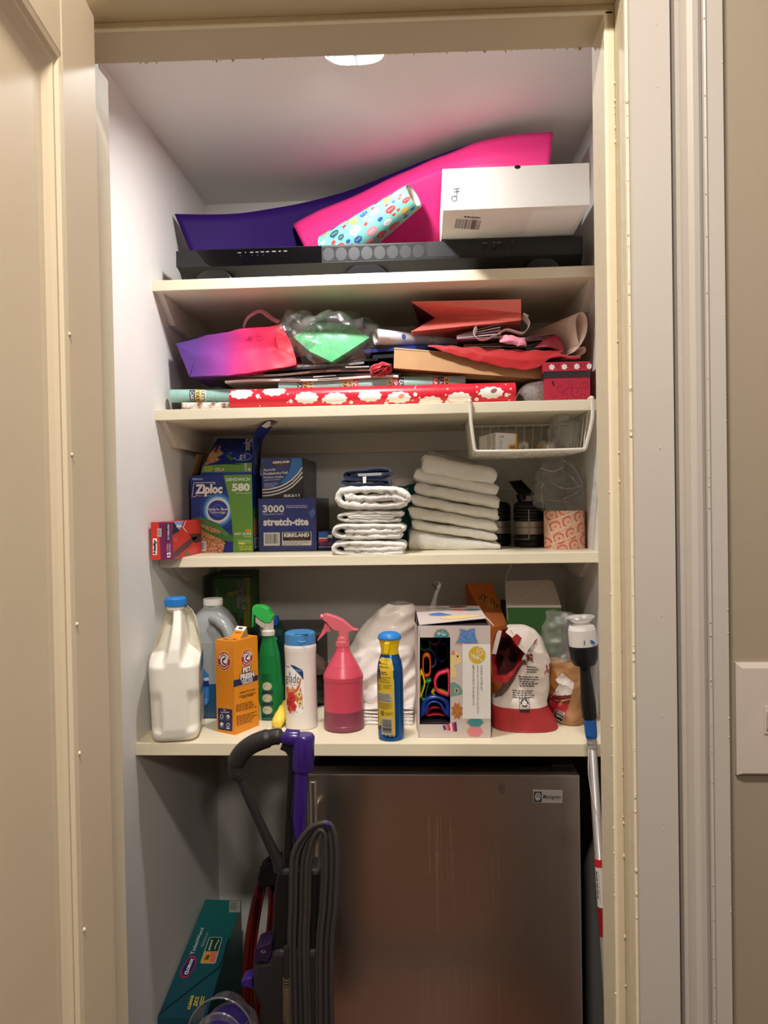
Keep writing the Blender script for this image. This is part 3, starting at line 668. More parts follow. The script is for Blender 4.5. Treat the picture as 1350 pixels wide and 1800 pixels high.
# rolled white paper, blue bags, cardboard box
t = thing('paper_scroll', 'rolled white printed paper lying between clear bag and red metallic bag', 'paper', PY(740, 610, 1.86))
A, B = PY(661, 592, 1.80), PY(835, 603, 1.93); F = roll_map(A, B, .0195, .008); b = MB(); b.grid(lambda u, v: F(v*F.L, u*2*math.pi*.014), 24, 6, mat('glossy_white_paper', (222, 218, 222), .4), cu=True)
b.disc(F, .068, -.004, .006, .006, ink(70, 100, 170), 1); b.dashes(F, .1, -.012, .16, .014, 6, ink(130, 140, 170), 1)
b.grid(lambda u, v: A+(F(0, u*.2)-A)*(1-.5*u)+(B-A).normalized()*.03*v, 40, 1, PAP); b.build('sheet', t)
BLUE = mat('blue_foil_bag', (34, 46, 120), .3, var=.15, vs=30)
for i, (l_, c0, px0, py0, px1, py1) in enumerate((('glossy blue flattened bag under the rolled white paper', BLUE, 640, 617, 790, 606), ('black flattened bag under the glossy blue bag', mat('black_bag', (24, 24, 30), .35, var=.1), 655, 627, 800, 619))):
    a, c = PY(px0, py0, 1.81), PY(px1, py1, 1.82); b = MB(); hexa(b, [a+Vector((0, 0, .004)), c+Vector((0, 0, .004)), c-Vector((0, 0, .005)), a-Vector((0, 0, .005))], (.0, .22, 0), c0); tag(b.build('gift_bag', origin=a), l_, 'gift bag', 'gift bags on the second shelf')
t = thing('cardboard_box', 'flat brown cardboard box tilting right, under the red organza bag', 'box', PY(820, 655, 1.80))
b = MB(); hexa(b, [PY(693, 611, 1.80), PY(955, 632, 1.80), PY(951, 666, 1.79), PY(692, 647, 1.79)], (0.01, .21, .004), KRAFT); b.build('carton', t)
b = MB(); hexa(b, [PY(693.3, 611.5, 1.7985), PY(955, 632.5, 1.7985), PY(955, 634, 1.798), PY(693.3, 613, 1.798)], (0, .0012, 0), mat('cardboard_edge', (206, 170, 124), .7)); b.build('lid_edge', t)
# thick hidden pack the box rests on
b = MB(); b.box(PY(712, 0, 1.86).x, PY(905, 0, 1.86).x, 1.87, 2.05, Z2, Z2+.062, mat('dark_brown_box', (70, 56, 46), .6)); tag(b.build('storage_box'), 'dark low box behind the red wrapping paper roll, holding up the cardboard box', 'box')
ORG = mat('red_organza', (176, 18, 22), .4, var=.12, vs=80, sheen=.5)
b = MB(); r1 = [PY(752, 606, 1.79), PY(800, 609, 1.80), PY(860, 613, 1.80), PY(930, 616, 1.79), PY(992, 616, 1.78)]; r2 = [PY(752, 607, 1.785), PY(800, 616, 1.782), PY(860, 626, 1.78), PY(930, 634, 1.776), PY(985, 622, 1.775)]; r3 = [PY(753, 609, 1.784), PY(800, 624, 1.78), PY(860, 640, 1.778), PY(930, 650, 1.775), PY(968, 627, 1.775)]
cloth(b, [[p+Vector((0, .1, .012)) for p in r1], r1, r2, r3], ORG, 40, 8, .004, 36, 3); tag(b.build('organza_bag', solid=.0008), 'sheer red organza bag draped over the brown cardboard box', 'gift bag')
# red metallic gift bag
RM = mat('red_metallic_foil', (250, 126, 114), .36, .5, var=.2, vs=300, stretch=(6, 1, 1), bump=.3, bs=260)
t = thing('gift_bag', 'shiny red metallic gift bag lying on its side, highest on the second shelf', 'gift bag', PY(820, 580, 1.86), 'gift bags on the second shelf')
UL, UR, CLs, CR, LR_, LL_ = PY(722, 530, 1.79), PY(916, 526, 1.79), PY(765, 559, 1.835), PY(916, 550, 1.80), PY(916, 563, 1.79), PY(722, 583, 1.785)
b = MB(); dp = Vector((.02, .22, 0))
b.add([UL, CLs, CR, UR], [(0, 1, 2, 3)], RM); b.add([CLs, LL_, LR_, CR], [(0, 1, 2, 3)], RM); b.add([UL, UR, UR+dp, UL+dp], [(0, 1, 2, 3)], RM); b.add([LL_, LL_+dp, LR_+dp, LR_], [(0, 1, 2, 3)], RM); b.add([UR, CR, LR_, LR_+dp, UR+dp], [(0, 1, 2, 3, 4)], RM)
b.add([UL, UL+dp, LL_+dp, LL_, CLs], [(0, 1, 2, 3, 4)], mat('bag_lining', (90, 20, 22), .5))
b.build('foil_body', t); b = MB()
Fs = facemap(((765, 555), (916, 546), (916, 551), (765, 560)), [CLs.lerp(UL, .12), CR.lerp(UR, .12), CR, CLs]); ST = ink(244, 150, 136)
for k in range(34): x = 767+k*4.3; y = 556.4-(x-765)/151*9; b.rect(Fs, x, y, x+2.3, y+1.6, ST, 4)
b.build('stitching', t)
# pile of small gift bags with ribbons under it
pile = [('small striped mauve gift bag fanned open under the red metallic bag', (150, 110, 124), 803, 592, 880, 580, .012), ('small dark gift bag with gold cord near the cream paper roll', (44, 34, 40), 925, 610, 975, 604, .014), ('small pink and black gift bag lying above the dark corded bag', (196, 130, 138), 915, 597, 975, 590, .008), ('flat black gift bag at the bottom of the right-hand pile', (30, 26, 30), 815, 607, 925, 606, .01)]
for i, (l_, c, a0, b0, a1, b1, hh_) in enumerate(pile):
    a, c_ = PY(a0, b0, 1.80+.004*i), PY(a1, b1, 1.80+.004*i); m = mat('small_bag_%d' % i, c, .4, var=.15, vs=80); b = MB(); n_ = 5
    for k in range(n_):
        zz = Vector((0, .001*k, -hh_*.5+hh_*k/n_)); sp = Vector((0, 0, .006*(k-2)*(1 if i == 0 else .3)))
        hexa(b, [a+zz+Vector((0, 0, hh_*.14)), c_+zz+sp+Vector((0, 0, hh_*.14)), c_+zz+sp, a+zz], (.01, .15, .0), m if k % 2 == 0 else ink(*[(220, 200, 200), (30, 26, 32), (60, 30, 40), (120, 90, 60)][i]))
    tag(b.build('gift_bag', origin=a), l_, 'gift bag', 'gift bags on the second shelf')
RBW = mat('cream_satin_ribbon', (226, 208, 198), .4, sheen=.3)
b = MB(); b.tube(smooth_path([PY(838, 575, 1.80), PY(834, 590, 1.79), PY(848, 598, 1.785), PY(870, 590, 1.785), PY(890, 580, 1.79), PY(918, 586, 1.79), PY(930, 570, 1.80), PY(918, 556, 1.81), PY(926, 560, 1.815)], 7), .009, RBW, n=8, flat=.1, up=(0, -.3, 1)); tag(b.build('ribbon'), 'cream satin ribbon looping over the small gift bags', 'ribbon')
b = MB(); cloth(b, [[PY(878, 588, 1.79), PY(900, 590, 1.785), PY(926, 594, 1.785)], [PY(880, 600, 1.782), PY(902, 598, 1.776), PY(924, 606, 1.78)], [PY(890, 604, 1.785), PY(908, 607, 1.78), PY(924, 609, 1.785)]], mat('pink_tissue', (222, 140, 158), .7, var=.1), 16, 5, .006, 60, 2); tag(b.build('tissue_paper', solid=.0006), 'crumpled pink tissue paper below the cream ribbon loop', 'tissue paper')
b = MB(); cloth(b, [[PY(955, 598, 1.80), PY(975, 588, 1.79), PY(990, 605, 1.785)], [PY(940, 612, 1.79), PY(965, 612, 1.78), PY(992, 618, 1.78)]], mat('dark_red_card', (136, 22, 34), .45, var=.1), 12, 6, .003, 40); tag(b.build('gift_bag', solid=.001), 'dark red flattened bag corner beside the cream paper roll', 'gift bag', 'gift bags on the second shelf')
# curled cream vinyl sheet
t = thing('paper_roll', 'loosely rolled cream sheet standing out at the right end of the second shelf', 'paper roll', PY(1000, 620, 1.80))
CRM = mat('cream_sheet', (216, 188, 172), .55, var=.04)
lp = smooth_path([PY(1000, 622, 1.775), PY(1014, 614, 1.77), PY(1029, 590, 1.765), PY(1032, 565, 1.765), PY(1027, 551, 1.765), PY(1018, 550, 1.768), PY(1012, 562, 1.77), PY(1013, 585, 1.772), PY(1018, 607, 1.772)], 6)
dv_ = Vector((-.11, .24, -.002)); b = MB(); b.grid(lambda u, v: lp[min(int(u*(len(lp)-1)+.5), len(lp)-1)]+dv_*v, len(lp)-1, 6, CRM); b.build('sheet', t, solid=.0016)
lp2 = smooth_path([PY(998, 619, 1.785), PY(1015, 613, 1.782), PY(1027, 610, 1.782), PY(1029, 618, 1.782), PY(1018, 625, 1.785), PY(1000, 626, 1.787)], 6); b = MB(); b.grid(lambda u, v: lp2[min(int(u*(len(lp2)-1)+.5), len(lp2)-1)]+dv_*v, len(lp2)-1, 6, CRM); b.build('inner_fold', t, solid=.0016)
# brown glitter pouch and red gift box
GLT = speck_mat('brown_glitter', (70, 58, 54), (168, 146, 134), 700, .55, .3, .8)
b = MB(); blob(b, (PY(955, 690, 1.80).x, 1.815, Z2+.001), .064, .045, .062, GLT, .004, 20, 3, 40, 24, p=2.4, cut=Z2+.0005); tag(b.build('pouch'), 'rounded brown glitter pouch between red roll and red gift box', 'pouch')
t = thing('gift_box', 'small red gift box with a white-flowered lid at the right end of the shelf', 'gift box', (.35, 1.80, Z2))
gx0, gx1, gy = PY(958, 690, 1.752).x, PY(1037.5, 690, 1.752).x, 1.752; gz = Z2+.0565; BX = mat('red_box_paper', (176, 30, 56), .5, var=.05); 
b = MB(); b.box(gx0, gx1, gy, gy+.1, Z2+.0005, gz, BX); F = rectmap(955, 470, 1195, 597, frontface(gx0, gx1, Z2, gz, gy)); SW = ink(120, 12, 40)
for cx, cy, r_, s0, dr_ in ((1040, 525, 30, 0, 1), (1085, 505, 22, 2, -1), (1120, 545, 36, 1, 1), (1165, 510, 26, 3, -1), (1160, 570, 24, 0, 1), (1060, 570, 26, 2.5, -1), (1010, 575, 18, 1, 1)):
    b.stroke(F, [(cx+r_*(1-i/40)*math.cos(s0+dr_*i*.2), cy+r_*(1-i/40)*math.sin(s0+dr_*i*.2)) for i in range(34)], 3, SW, 1)
b.poly(F, [(990, 490), (1004, 488), (1002, 500), (1008, 512), (1000, 516), (996, 504)], ink(40, 16, 30), 2); b.build('box_body', t)
b = MB(); b.box(gx0-.002, gx1+.001, gy-.0015, gy+.102, gz, gz+.014, ink(38, 34, 40)); b.build('ribbon_band', t)
b = MB(); lx0, lx1 = gx0-.0025, gx1+.0015; b.box(lx0, lx1, gy-.003, gy+.104, gz+.014, gz+.036, BX, .001); F = rectmap(960, 393, 1195, 440, frontface(lx0, lx1, gz+.014, gz+.036, gy-.003))
for i in range(4):
    cx = 1000+62.5*i; 
    for k in range(6): a = k*math.pi/3+.3; b.disc(F, min(1194, cx+10*math.cos(a)), 418+10*math.sin(a), 5, 5, WHITE, 2, 10); b.stroke(F, [(cx, 418), (cx+9*math.cos(a), 418+9*math.sin(a))], 4, WHITE, 2) if cx+9*math.cos(a) < 1195 else None
    for k in range(5): b.disc(F, min(cx+31, 1192)+(k-2)*(5 if i < 3 else 0), 405+8*(k % 3), 3, 3, ink(40, 20, 34), 1, 8)
b.build('lid', t)
b = MB(); b.tube(smooth_path([PY(966, 628, 1.765), PY(985, 625, 1.76), PY(1005, 629, 1.76), PY(1020, 627, 1.77)], 6), .0035, RIB, n=6, flat=.4); tag(b.build('ribbon'), 'thin red cord lying on the lid of red gift box', 'ribbon')
# ================================================================== third shelf
ZB, ZG, ZL = ink(22, 44, 128), ink(98, 152, 62), ink(40, 104, 190)
FOODA = speck_mat('printed_bread', (150, 84, 48), (226, 170, 128), 260, .5, .45, 0); FOODB = speck_mat('printed_filling', (160, 52, 44), (190, 176, 110), 220, .5, .45, 0)
GBAG = ink(62, 118, 62); YEL = ink(240, 216, 60); BLU = ink(30, 60, 150)
# sandwich bag carton
c1 = crop(325, 735, 7.345)
t = thing('bag_box', 'tall blue and green sandwich bag box with open flaps on the third shelf', 'box', (-.53, 1.95, Z3))
x0, x1, yz = -.617, -.4525, 1.893; z1 = PY(390, 835, yz).z; yb = 2.03
F = facemap(((62, 738), (885, 735), (897, 1745), (75, 1745)), frontface(x0, x1, Z3, z1, yz)); b = MB()
b.box(x0, x1, yz, yb, Z3, z1, ZB, mats={'t': mat('box_inside', (60, 46, 34), .8), 'r': ZB, 'f': ZB})
GLOW = [(270, ink(24, 62, 150)), (215, ink(60, 130, 206)), (180, ink(150, 200, 236)), (158, WHITE)]
for r_, m in GLOW: b.disc(F, 428, 1195, r_*(.92 if r_ > 200 else .95), r_, m, 2+(280-r_)//40, 40)
b.disc(F, 428, 1195, 135, 132, BLU, 7, 40); b.arc(F, 428, 1195, 75, 75, .05, ink(150, 180, 220), 8)
for i in range(90):
    xx, yy = 75+14*(i % 14)+7*((i//14) % 2), 1060+30*(i//14)
    if xx < 300: b.disc(F, xx, yy, 3, 3, ZL, 2, 6)
b.text(F, "Grip'n Seal", 285, 1160, 565, 1212, BLU, 8, bold=.06); b.text(F, "Grip'n Seal", 288, 1163, 562, 1205, WHITE, 9, bold=.02); b.text(F, 'Technology', 320, 1205, 538, 1245, WHITE, 9, shear=.25)
b.poly(F, [(508, 740), (885, 735), (897, 1745), (628, 1745), (630, 1600), (606, 1250), (570, 1010)], ZG, 6)
b.text(F, 'SANDWICH', 540, 775, 860, 818, WHITE, 8, bold=.02); b.text(F, '580', 618, 848, 860, 952, WHITE, 8, bold=.05); b.text(F, 'TOTAL BAGS', 665, 968, 862, 985, WHITE, 8)
b.rect(F, 85, 770, 230, 806, ink(60, 80, 160), 6); b.text(F, 'SCJohnson', 95, 776, 228, 796, WHITE, 8, bold=.02)
b.stroke(F, [(395, 850), (392, 832), (112, 832), (85, 1018), (115, 1018), (160, 988)], 8, WHITE, 8); b.stroke(F, [(395, 850), (320, 852)], 6, WHITE, 8)
b.text(F, 'Ziploc', 118, 848, 498, 1022, ink(20, 24, 80), 8, bold=.09, shear=.08); b.text(F, 'Ziploc', 124, 852, 494, 1014, WHITE, 9, bold=.05, shear=.08); b.dashes(F, 165, 998, 350, 1010, 1, WHITE, 8)
b.poly(F, [(70, 1290), (200, 1275), (420, 1360), (520, 1450), (640, 1545), (620, 1610), (500, 1590), (350, 1520), (200, 1440), (75, 1380)], GBAG, 7)
b.poly(F, [(75, 1380), (200, 1440), (350, 1520), (500, 1590), (520, 1620), (490, 1745), (75, 1745)], FOODA, 7); b.poly(F, [(190, 1370), (270, 1390), (420, 1440), (480, 1480), (440, 1500), (330, 1470), (230, 1420)], FOODB, 8)
b.poly(F, [(78, 1420), (180, 1470), (330, 1540), (470, 1600), (420, 1620), (260, 1560), (80, 1500)], FOODB, 8)
for k in range(3): b.stroke(F, [(90, 1330+28*k), (210, 1310+28*k), (400, 1380+28*k), (560, 1500+20*k)], 4, ink(130, 176, 120), 8)
b.barcode(F, 95, 1595, 268, 1720, WHITE, ink(70, 90, 160), 9)
b.rect(F, 798, 1448, 872, 1478, ink(244, 190, 40), 8); b.text(F, 'NEW!', 806, 1454, 864, 1472, ink(220, 70, 30), 9, bold=.03)
b.text(F, 'EASY GUIDE', 655, 1488, 875, 1518, WHITE, 8, bold=.02); b.text(F, 'Texture', 770, 1524, 872, 1548, WHITE, 8); b.rect(F, 690, 1580, 880, 1640, ink(120, 170, 90), 7); b.dashes(F, 700, 1590, 870, 1612, 2, ink(180, 210, 150), 8); b.poly(F, [(700, 1618), (760, 1618), (760, 1608), (792, 1630), (760, 1650), (760, 1640), (700, 1640)], YEL, 8)
b.text(F, 'EASY TO ZIP', 712, 1662, 878, 1684, YEL, 8, bold=.02); b.text(F, 'with NO SLIP', 712, 1692, 878, 1716, YEL, 8, bold=.02)
Fr = rectmap(0, 0, 100, 140, [(x1, yz, z1), (x1, yb, z1), (x1, yb, Z3), (x1, yz, Z3)]); b.rect(Fr, 5, 80, 60, 112, FOODB, 1); b.rect(Fr, 4, 60, 70, 80, GBAG, 1); b.barcode(Fr, 8, 114, 45, 134, WHITE, INK, 2, horiz=True)
b.build('carton', t)
b = MB(); KI = mat('carton_inside_brown', (112, 82, 54), .8, var=.1)
pl = [PY(334, 834, yz), PY(340, 800, 1.95), PY(347, 797, 1.96), PY(360, 799, 1.98)]
cloth(b, [[PY(334, 835, yz), PY(341, 816, yz-.004), PY(346, 798, yz)], [PY(352, 835, 1.95), PY(355, 818, 1.95), PY(359, 799, 1.95)]], KI, 10, 3); b.build('left_flap', t, solid=.0012)
b = MB(); r_a = [PY(445.5, 835, yz), PY(444.5, 800, yz), PY(444, 770, 1.885), PY(455, 750, 1.84), PY(471, 737.5, 1.775)]; r_b = [PY(455, 835, 1.97), PY(458, 800, 1.97), PY(461, 775, 1.94), PY(473, 757, 1.85), PY(488, 742, 1.785)]
cloth(b, [r_a, r_b], mat('flap_navy', (30, 44, 112), .45, var=.05), 24, 3); b.build('right_flap', t, solid=.0012)
b = MB(); Ff = facemap(((0, 0), (60, 0), (60, 30), (0, 30)), [r_a[4].lerp(r_a[3], .0), r_b[4], r_b[3].lerp(r_b[4], .05), r_a[3].lerp(r_a[4], .1)])
b.poly(Ff, [(6, 3), (58, 2), (56, 14), (42, 16), (36, 26), (6, 27)], WHITE, 6); b.poly(Ff, [(24, 2), (58, 3), (52, 12), (40, 14), (30, 9)], KI, 7)
Fb = facemap(((0, 0), (20, 0), (20, 60), (0, 60)), [r_a[1].lerp(r_b[1], .25)+Vector((0, 0, .016)), r_a[1].lerp(r_b[1], .7)+Vector((0, 0, .016)), r_a[0].lerp(r_b[0], .7)+Vector((0, 0, .024)), r_a[0].lerp(r_b[0], .25)+Vector((0, 0, .024))]); b.barcode(Fb, 2, 5, 18, 55, ink(150, 154, 170), ink(60, 64, 110), 6, horiz=True)
b.build('printed_tear', t)
# second carton tucked in behind, its printed face tipped up
t = thing('bag_box', 'second sandwich bag box lying tipped inside the open top of the tall one', 'box', (-.52, 2.0, z1))
Q1 = [PY(*c1(240, 612), 1.925), PY(*c1(866, 575), 1.915), PY(*c1(866, 735), 1.91), PY(*c1(200, 735), 1.915)]; Q2 = [PY(*c1(420, 262), 2.02), PY(*c1(884, 262), 2.01), Q1[1], Q1[0]]
b = MB(); b.add([Q1[0], Q1[3], Q1[2], Q1[1]], [(0, 1, 2, 3)], ZG); b.add([Q2[0], Q2[3], Q2[2], Q2[1]], [(0, 1, 2, 3)], ZB)
bk = [Q2[0]+Vector((0, .06, -.07)), Q2[1]+Vector((0, .06, -.07)), Q1[2]+Vector((0, .1, 0)), Q1[3]+Vector((0, .1, 0))]
b.add([Q2[0], Q2[1], bk[1], bk[0]], [(0, 1, 2, 3)], ZB); b.add(bk, [(0, 1, 2, 3)], ZB); b.add([Q2[1], Q1[1], Q1[2], bk[2], bk[1]], [(0, 1, 2, 3, 4)], ZB); b.add([Q2[0], bk[0], bk[3], Q1[3], Q1[0]], [(0, 1, 2, 3, 4)], ZB)
F = facemap(((240, 612), (866, 575), (866, 735), (200, 735)), Q1)
b.poly(F, [(215, 700), (866, 692), (866, 735), (200, 735)], BLU, 1); b.dashes(F, 245, 625, 345, 690, 3, YEL, 2, seed=4); b.dashes(F, 355, 640, 440, 690, 2, WHITE, 2, seed=5); b.disc(F, 455, 662, 16, 16, ink(244, 180, 60), 2); b.text(F, 'SANDWICH', 748, 585, 785, 685, WHITE, 2, rot=90, bold=.02); b.text(F, '580', 800, 640, 850, 682, WHITE, 2, bold=.03)
b.poly(F, [(450, 600), (560, 590), (700, 598), (740, 602), (640, 604), (560, 600)], BLACK, 2)
F = facemap(((420, 262), (884, 262), (866, 575), (240, 612)), Q2)
b.poly(F, [(440, 320), (540, 330), (575, 480), (400, 560), (255, 608), (330, 440)], FOODA, 1); b.poly(F, [(460, 340), (530, 350), (520, 440), (420, 500), (390, 460)], FOODB, 2); b.poly(F, [(560, 290), (700, 330), (700, 470), (620, 545), (560, 480), (540, 380)], GBAG, 2); b.poly(F, [(590, 380), (650, 400), (630, 450), (590, 430)], FOODB, 3)
b.disc(F, 755, 485, 112, 58, ink(180, 214, 240), 2, 32); b.disc(F, 755, 485, 104, 52, BLU, 3, 32); b.text(F, 'Grip', 720, 455, 762, 530, WHITE, 4, rot=90, bold=.03); b.dashes(F, 765, 450, 800, 520, 2, WHITE, 4, vert=True)
b.text(F, 'Ziploc', 770, 262, 872, 400, WHITE, 4, rot=-90, bold=.04)
b.build('carton', t)
# slider bag carton, overhanging at the far left
t = thing('bag_box', 'small red and purple slider bag box overhanging the far left of the third shelf', 'box', (-.614, 1.78, Z3))
hx0, hx1, hy, hyb = -.6395, -.5885, 1.667, 1.884; hz = PY(275, 918, hy).z; HR, HP, HN = ink(206, 48, 36), ink(112, 30, 84), ink(26, 30, 62)
b = MB(); b.box(hx0, hx1, hy, hyb, Z3, hz, HP, mats={'t': HR, 'r': ink(196, 44, 38), 'l': HR})
F = facemap(((135, 200), (705, 200), (735, 1055), (150, 1055)), frontface(hx0, hx1, Z3, hz, hy))
b.poly(F, [(135, 200), (350, 200), (400, 1055), (150, 1055)], HR, 1); b.rect(F, 310, 340, 420, 525, ink(200, 180, 160), 3); b.rect(F, 330, 365, 400, 500, ink(150, 140, 140), 4)
b.rect(F, 188, 560, 300, 940, WHITE, 2); b.text(F, 'Hefty', 196, 575, 292, 925, BLACK, 3, rot=90, bold=.06, shear=.2)
b.rect(F, 555, 235, 655, 640, HN, 1); b.text(F, '2.5 GALLON', 580, 255, 628, 600, WHITE, 2, rot=90, bold=.02); b.text(F, '12', 570, 880, 665, 995, WHITE, 2, rot=90, bold=.04); b.text(F, 'JUMBO', 565, 690, 605, 860, ink(230, 190, 210), 2, rot=90); b.text(F, 'SLIDERS', 620, 685, 660, 860, ink(230, 190, 210), 2, rot=90)
for k in range(9): b.stroke(F, [(425, 560+52*k), (500, 560+52*k)], 5, ink(160, 70, 120), 2)
for k in range(14): b.stroke(F, [(430+9*k, 240), (430+9*k, 1040)], 2, ink(96, 22, 72), 1)
Fr = facemap(((705, 200), (1200, 130), (1195, 965), (735, 1055)), [(hx1, hy, hz), (hx1, hyb, hz), (hx1, hyb, Z3), (hx1, hy, Z3)])
b.poly(Fr, [(710, 200), (905, 170), (815, 430), (712, 510)], HN, 1); b.poly(Fr, [(720, 195), (890, 172), (820, 400)], ink(120, 160, 210), 2); b.text(Fr, 'SEA', 768, 270, 862, 330, WHITE, 3, bold=.05); b.stroke(Fr, [(925, 175), (880, 330), (940, 450)], 12, ink(230, 210, 200), 2)
b.poly(Fr, [(735, 1050), (735, 900), (1010, 590), (1140, 560), (1010, 760), (830, 960)], ink(86, 50, 60), 1); b.poly(Fr, [(980, 500), (1190, 480), (1190, 700), (1080, 720)], ink(60, 40, 40), 1); b.poly(Fr, [(1000, 960), (940, 900), (1060, 780), (1130, 850), (1110, 950)], ink(206, 70, 70), 2); b.disc(Fr, 960, 960, 36, 40, ink(90, 110, 50), 2)
b.dashes(Fr, 725, 570, 800, 670, 4, ink(230, 120, 110), 2)
b.build('carton', t)
# cling film and foil cartons
c3 = crop(445, 790, 8.71); KN, KB = ink(42, 56, 128), ink(30, 46, 120)
SHR = film('shrink_wrap', (240, 242, 245), .03, .16, .12, 0, .3, 30)
t = thing('cling_film_box', 'dark blue cling film box in shrink wrap, beneath the foil box', 'box', (-.36, 2.04, Z3))
fx0, fx1, fy = PY(454.8, 922, 1.91).x, PY(556, 922, 1.91).x, 1.91; fz = PY(505, 876, fy).z; fyb = 2.172
b = MB(); b.box(fx0, fx1, fy, fyb, Z3, fz, KN, mats={'r': mat('shaded_carton_side', (36, 38, 46), .4, var=.1), 't': KN}); F = facemap(((85, 752), (960, 745), (975, 1562), (85, 1562)), frontface(fx0, fx1, Z3, fz, fy))  # right side has its shade put into the colour
b.text(F, '3000', 150, 848, 478, 962, WHITE, 2, bold=.03); b.text(F, 'SQUARE FEET', 160, 978, 474, 1000, WHITE, 2); b.dashes(F, 505, 850, 840, 900, 2, ink(200, 206, 226), 2)
b.text(F, 'stretch-tite', 155, 1045, 850, 1165, WHITE, 2, bold=.045); b.poly(F, [(380, 1060), (600, 1025), (800, 1060), (760, 1255), (480, 1255)], ink(26, 44, 140), 1)
b.barcode(F, 158, 1268, 405, 1472, WHITE, ink(90, 86, 80), 2); b.rect(F, 440, 1265, 892, 1472, WHITE, 2); b.rect(F, 452, 1272, 882, 1398, ink(30, 26, 26), 3); b.text(F, 'KIRKLAND', 470, 1282, 862, 1342, WHITE, 4, bold=.07); b.text(F, 'Signature', 550, 1350, 790, 1394, ink(170, 70, 60), 4, shear=.3); b.dashes(F, 455, 1408, 880, 1465, 3, ink(120, 116, 116), 3)
for k in range(7): b.stroke(F, [(850+12*k, 960-10*k), (905+8*k, 1060-16*k)], 5, ink(120, 170, 220), 1)
b.build('carton', t)
b = MB(); e = .0012; b.grid(lambda u, v: noisy((fx0-e+(fx1-fx0+2*e)*u, fy-e-.0006, Z3+.0005+(fz-Z3+e)*v), .0012, 40), 20, 20, SHR); b.grid(lambda u, v: noisy((fx1+e+.0005, fy-e+(fyb-fy)*u, Z3+.0005+(fz-Z3+e)*v), .0015, 30), 20, 14, SHR); b.build('shrink_wrap', t)
t = thing('foil_box', 'blue foil box with white swoosh stripes, standing on the cling film box', 'box', (-.37, 2.05, fz))
gx0_, gx1_, gy_ = PY(461, 840, 1.925).x, PY(531.5, 840, 1.925).x, 1.925; fz2 = PY(497, 805.5, gy_).z; zb = fz+.001
b = MB(); b.box(gx0_, gx1_, gy_, 2.172, zb, fz2, ink(48, 64, 130), mats={'r': mat('shaded_carton_side', (36, 38, 46), .4), 't': KN}); F = facemap(((150, 125), (748, 150), (755, 735), (130, 720)), frontface(gx0_, gx1_, zb, fz2, gy_))  # same painted shade tone on the right side
b.poly(F, [(420, 500), (560, 330), (600, 150), (748, 152), (750, 290), (640, 440), (520, 520)], ink(48, 120, 196), 1); b.poly(F, [(135, 590), (380, 560), (560, 480), (700, 350), (752, 270), (755, 735), (130, 720)], ink(34, 32, 38), 2)
for o_ in (0, 55, 110): b.stroke(F, [(132, 585+o_*.85), (250, 583+o_*.85), (380, 560+o_*.85), (500, 515+o_*.9), (600, 455+o_*.95), (690, 370+o_), (752, 285+o_*1.2)], 20, WHITE, 3)
b.text(F, 'KIRKLAND', 315, 175, 570, 208, WHITE, 5, bold=.07); b.rect(F, 305, 168, 578, 240, ink(60, 40, 44), 4); b.dashes(F, 330, 214, 560, 232, 1, ink(170, 90, 70), 5)
b.text(F, 'Reynolds', 165, 275, 350, 318, WHITE, 4, bold=.02, shear=.35); b.text(F, 'Foodservice Foil', 165, 328, 530, 365, WHITE, 4, bold=.03); b.text(F, 'Premium Quality', 165, 388, 470, 425, WHITE, 4, bold=.02); b.dashes(F, 168, 436, 430, 452, 1, WHITE, 4); b.dashes(F, 168, 485, 390, 560, 4, ink(180, 190, 220), 4)
b.text(F, 'RK611', 470, 672, 710, 718, WHITE, 4, bold=.05)
b.build('carton', t)
b = MB(); b.grid(lambda u, v: noisy((gx0_-e+(gx1_-gx0_+2*e)*u, gy_-e-.0006, zb+.0005+(fz2-zb+e)*v), .0014, 40, 3), 18, 18, SHR); b.grid(lambda u, v: noisy((gx1_+e+.0005+.004*math.sin(u*3.14), gy_-e+(2.17-gy_)*u, zb+.001+(fz2-zb)*v), .004, 30, 4), 20, 14, film('shaded_shrink_wrap', (120, 124, 128), .05, .2, .15, .25, .4, 25)); b.build('shrink_wrap', t)  # side wrap tinted darker than the front to paint its shade
t = thing('storage_bag_box', 'small navy box half hidden between the cling film box and white towels', 'box', (-.25, 2.0, Z3))
x0, x1, y0 = fx1+.0035, -.2, 1.915; zt = PY(570, 934, y0).z; b = MB(); b.box(x0, x1, y0, 2.1, Z3, zt, ink(30, 34, 92)); F = facemap(((972, 1255), (1240, 1255), (1240, 1570), (985, 1570)), frontface(x0, PY(*c3(1240, 1400), y0).x, Z3, zt, y0))
b.poly(F, [(985, 1262), (1130, 1262), (1130, 1360), (985, 1360)], ink(44, 90, 170), 1); b.poly(F, [(985, 1360), (1132, 1360), (1125, 1420), (990, 1440)], ink(190, 60, 60), 1); b.rect(F, 990, 1362, 1130, 1378, WHITE, 2); b.text(F, '50', 1135, 1310, 1212, 1368, WHITE, 2, rot=180, bold=.06); b.dashes(F, 1010, 1440, 1210, 1490, 2, ink(150, 60, 90), 2); b.rect(F, 990, 1508, 1200, 1516, WHITE, 2); b.build('carton', t)
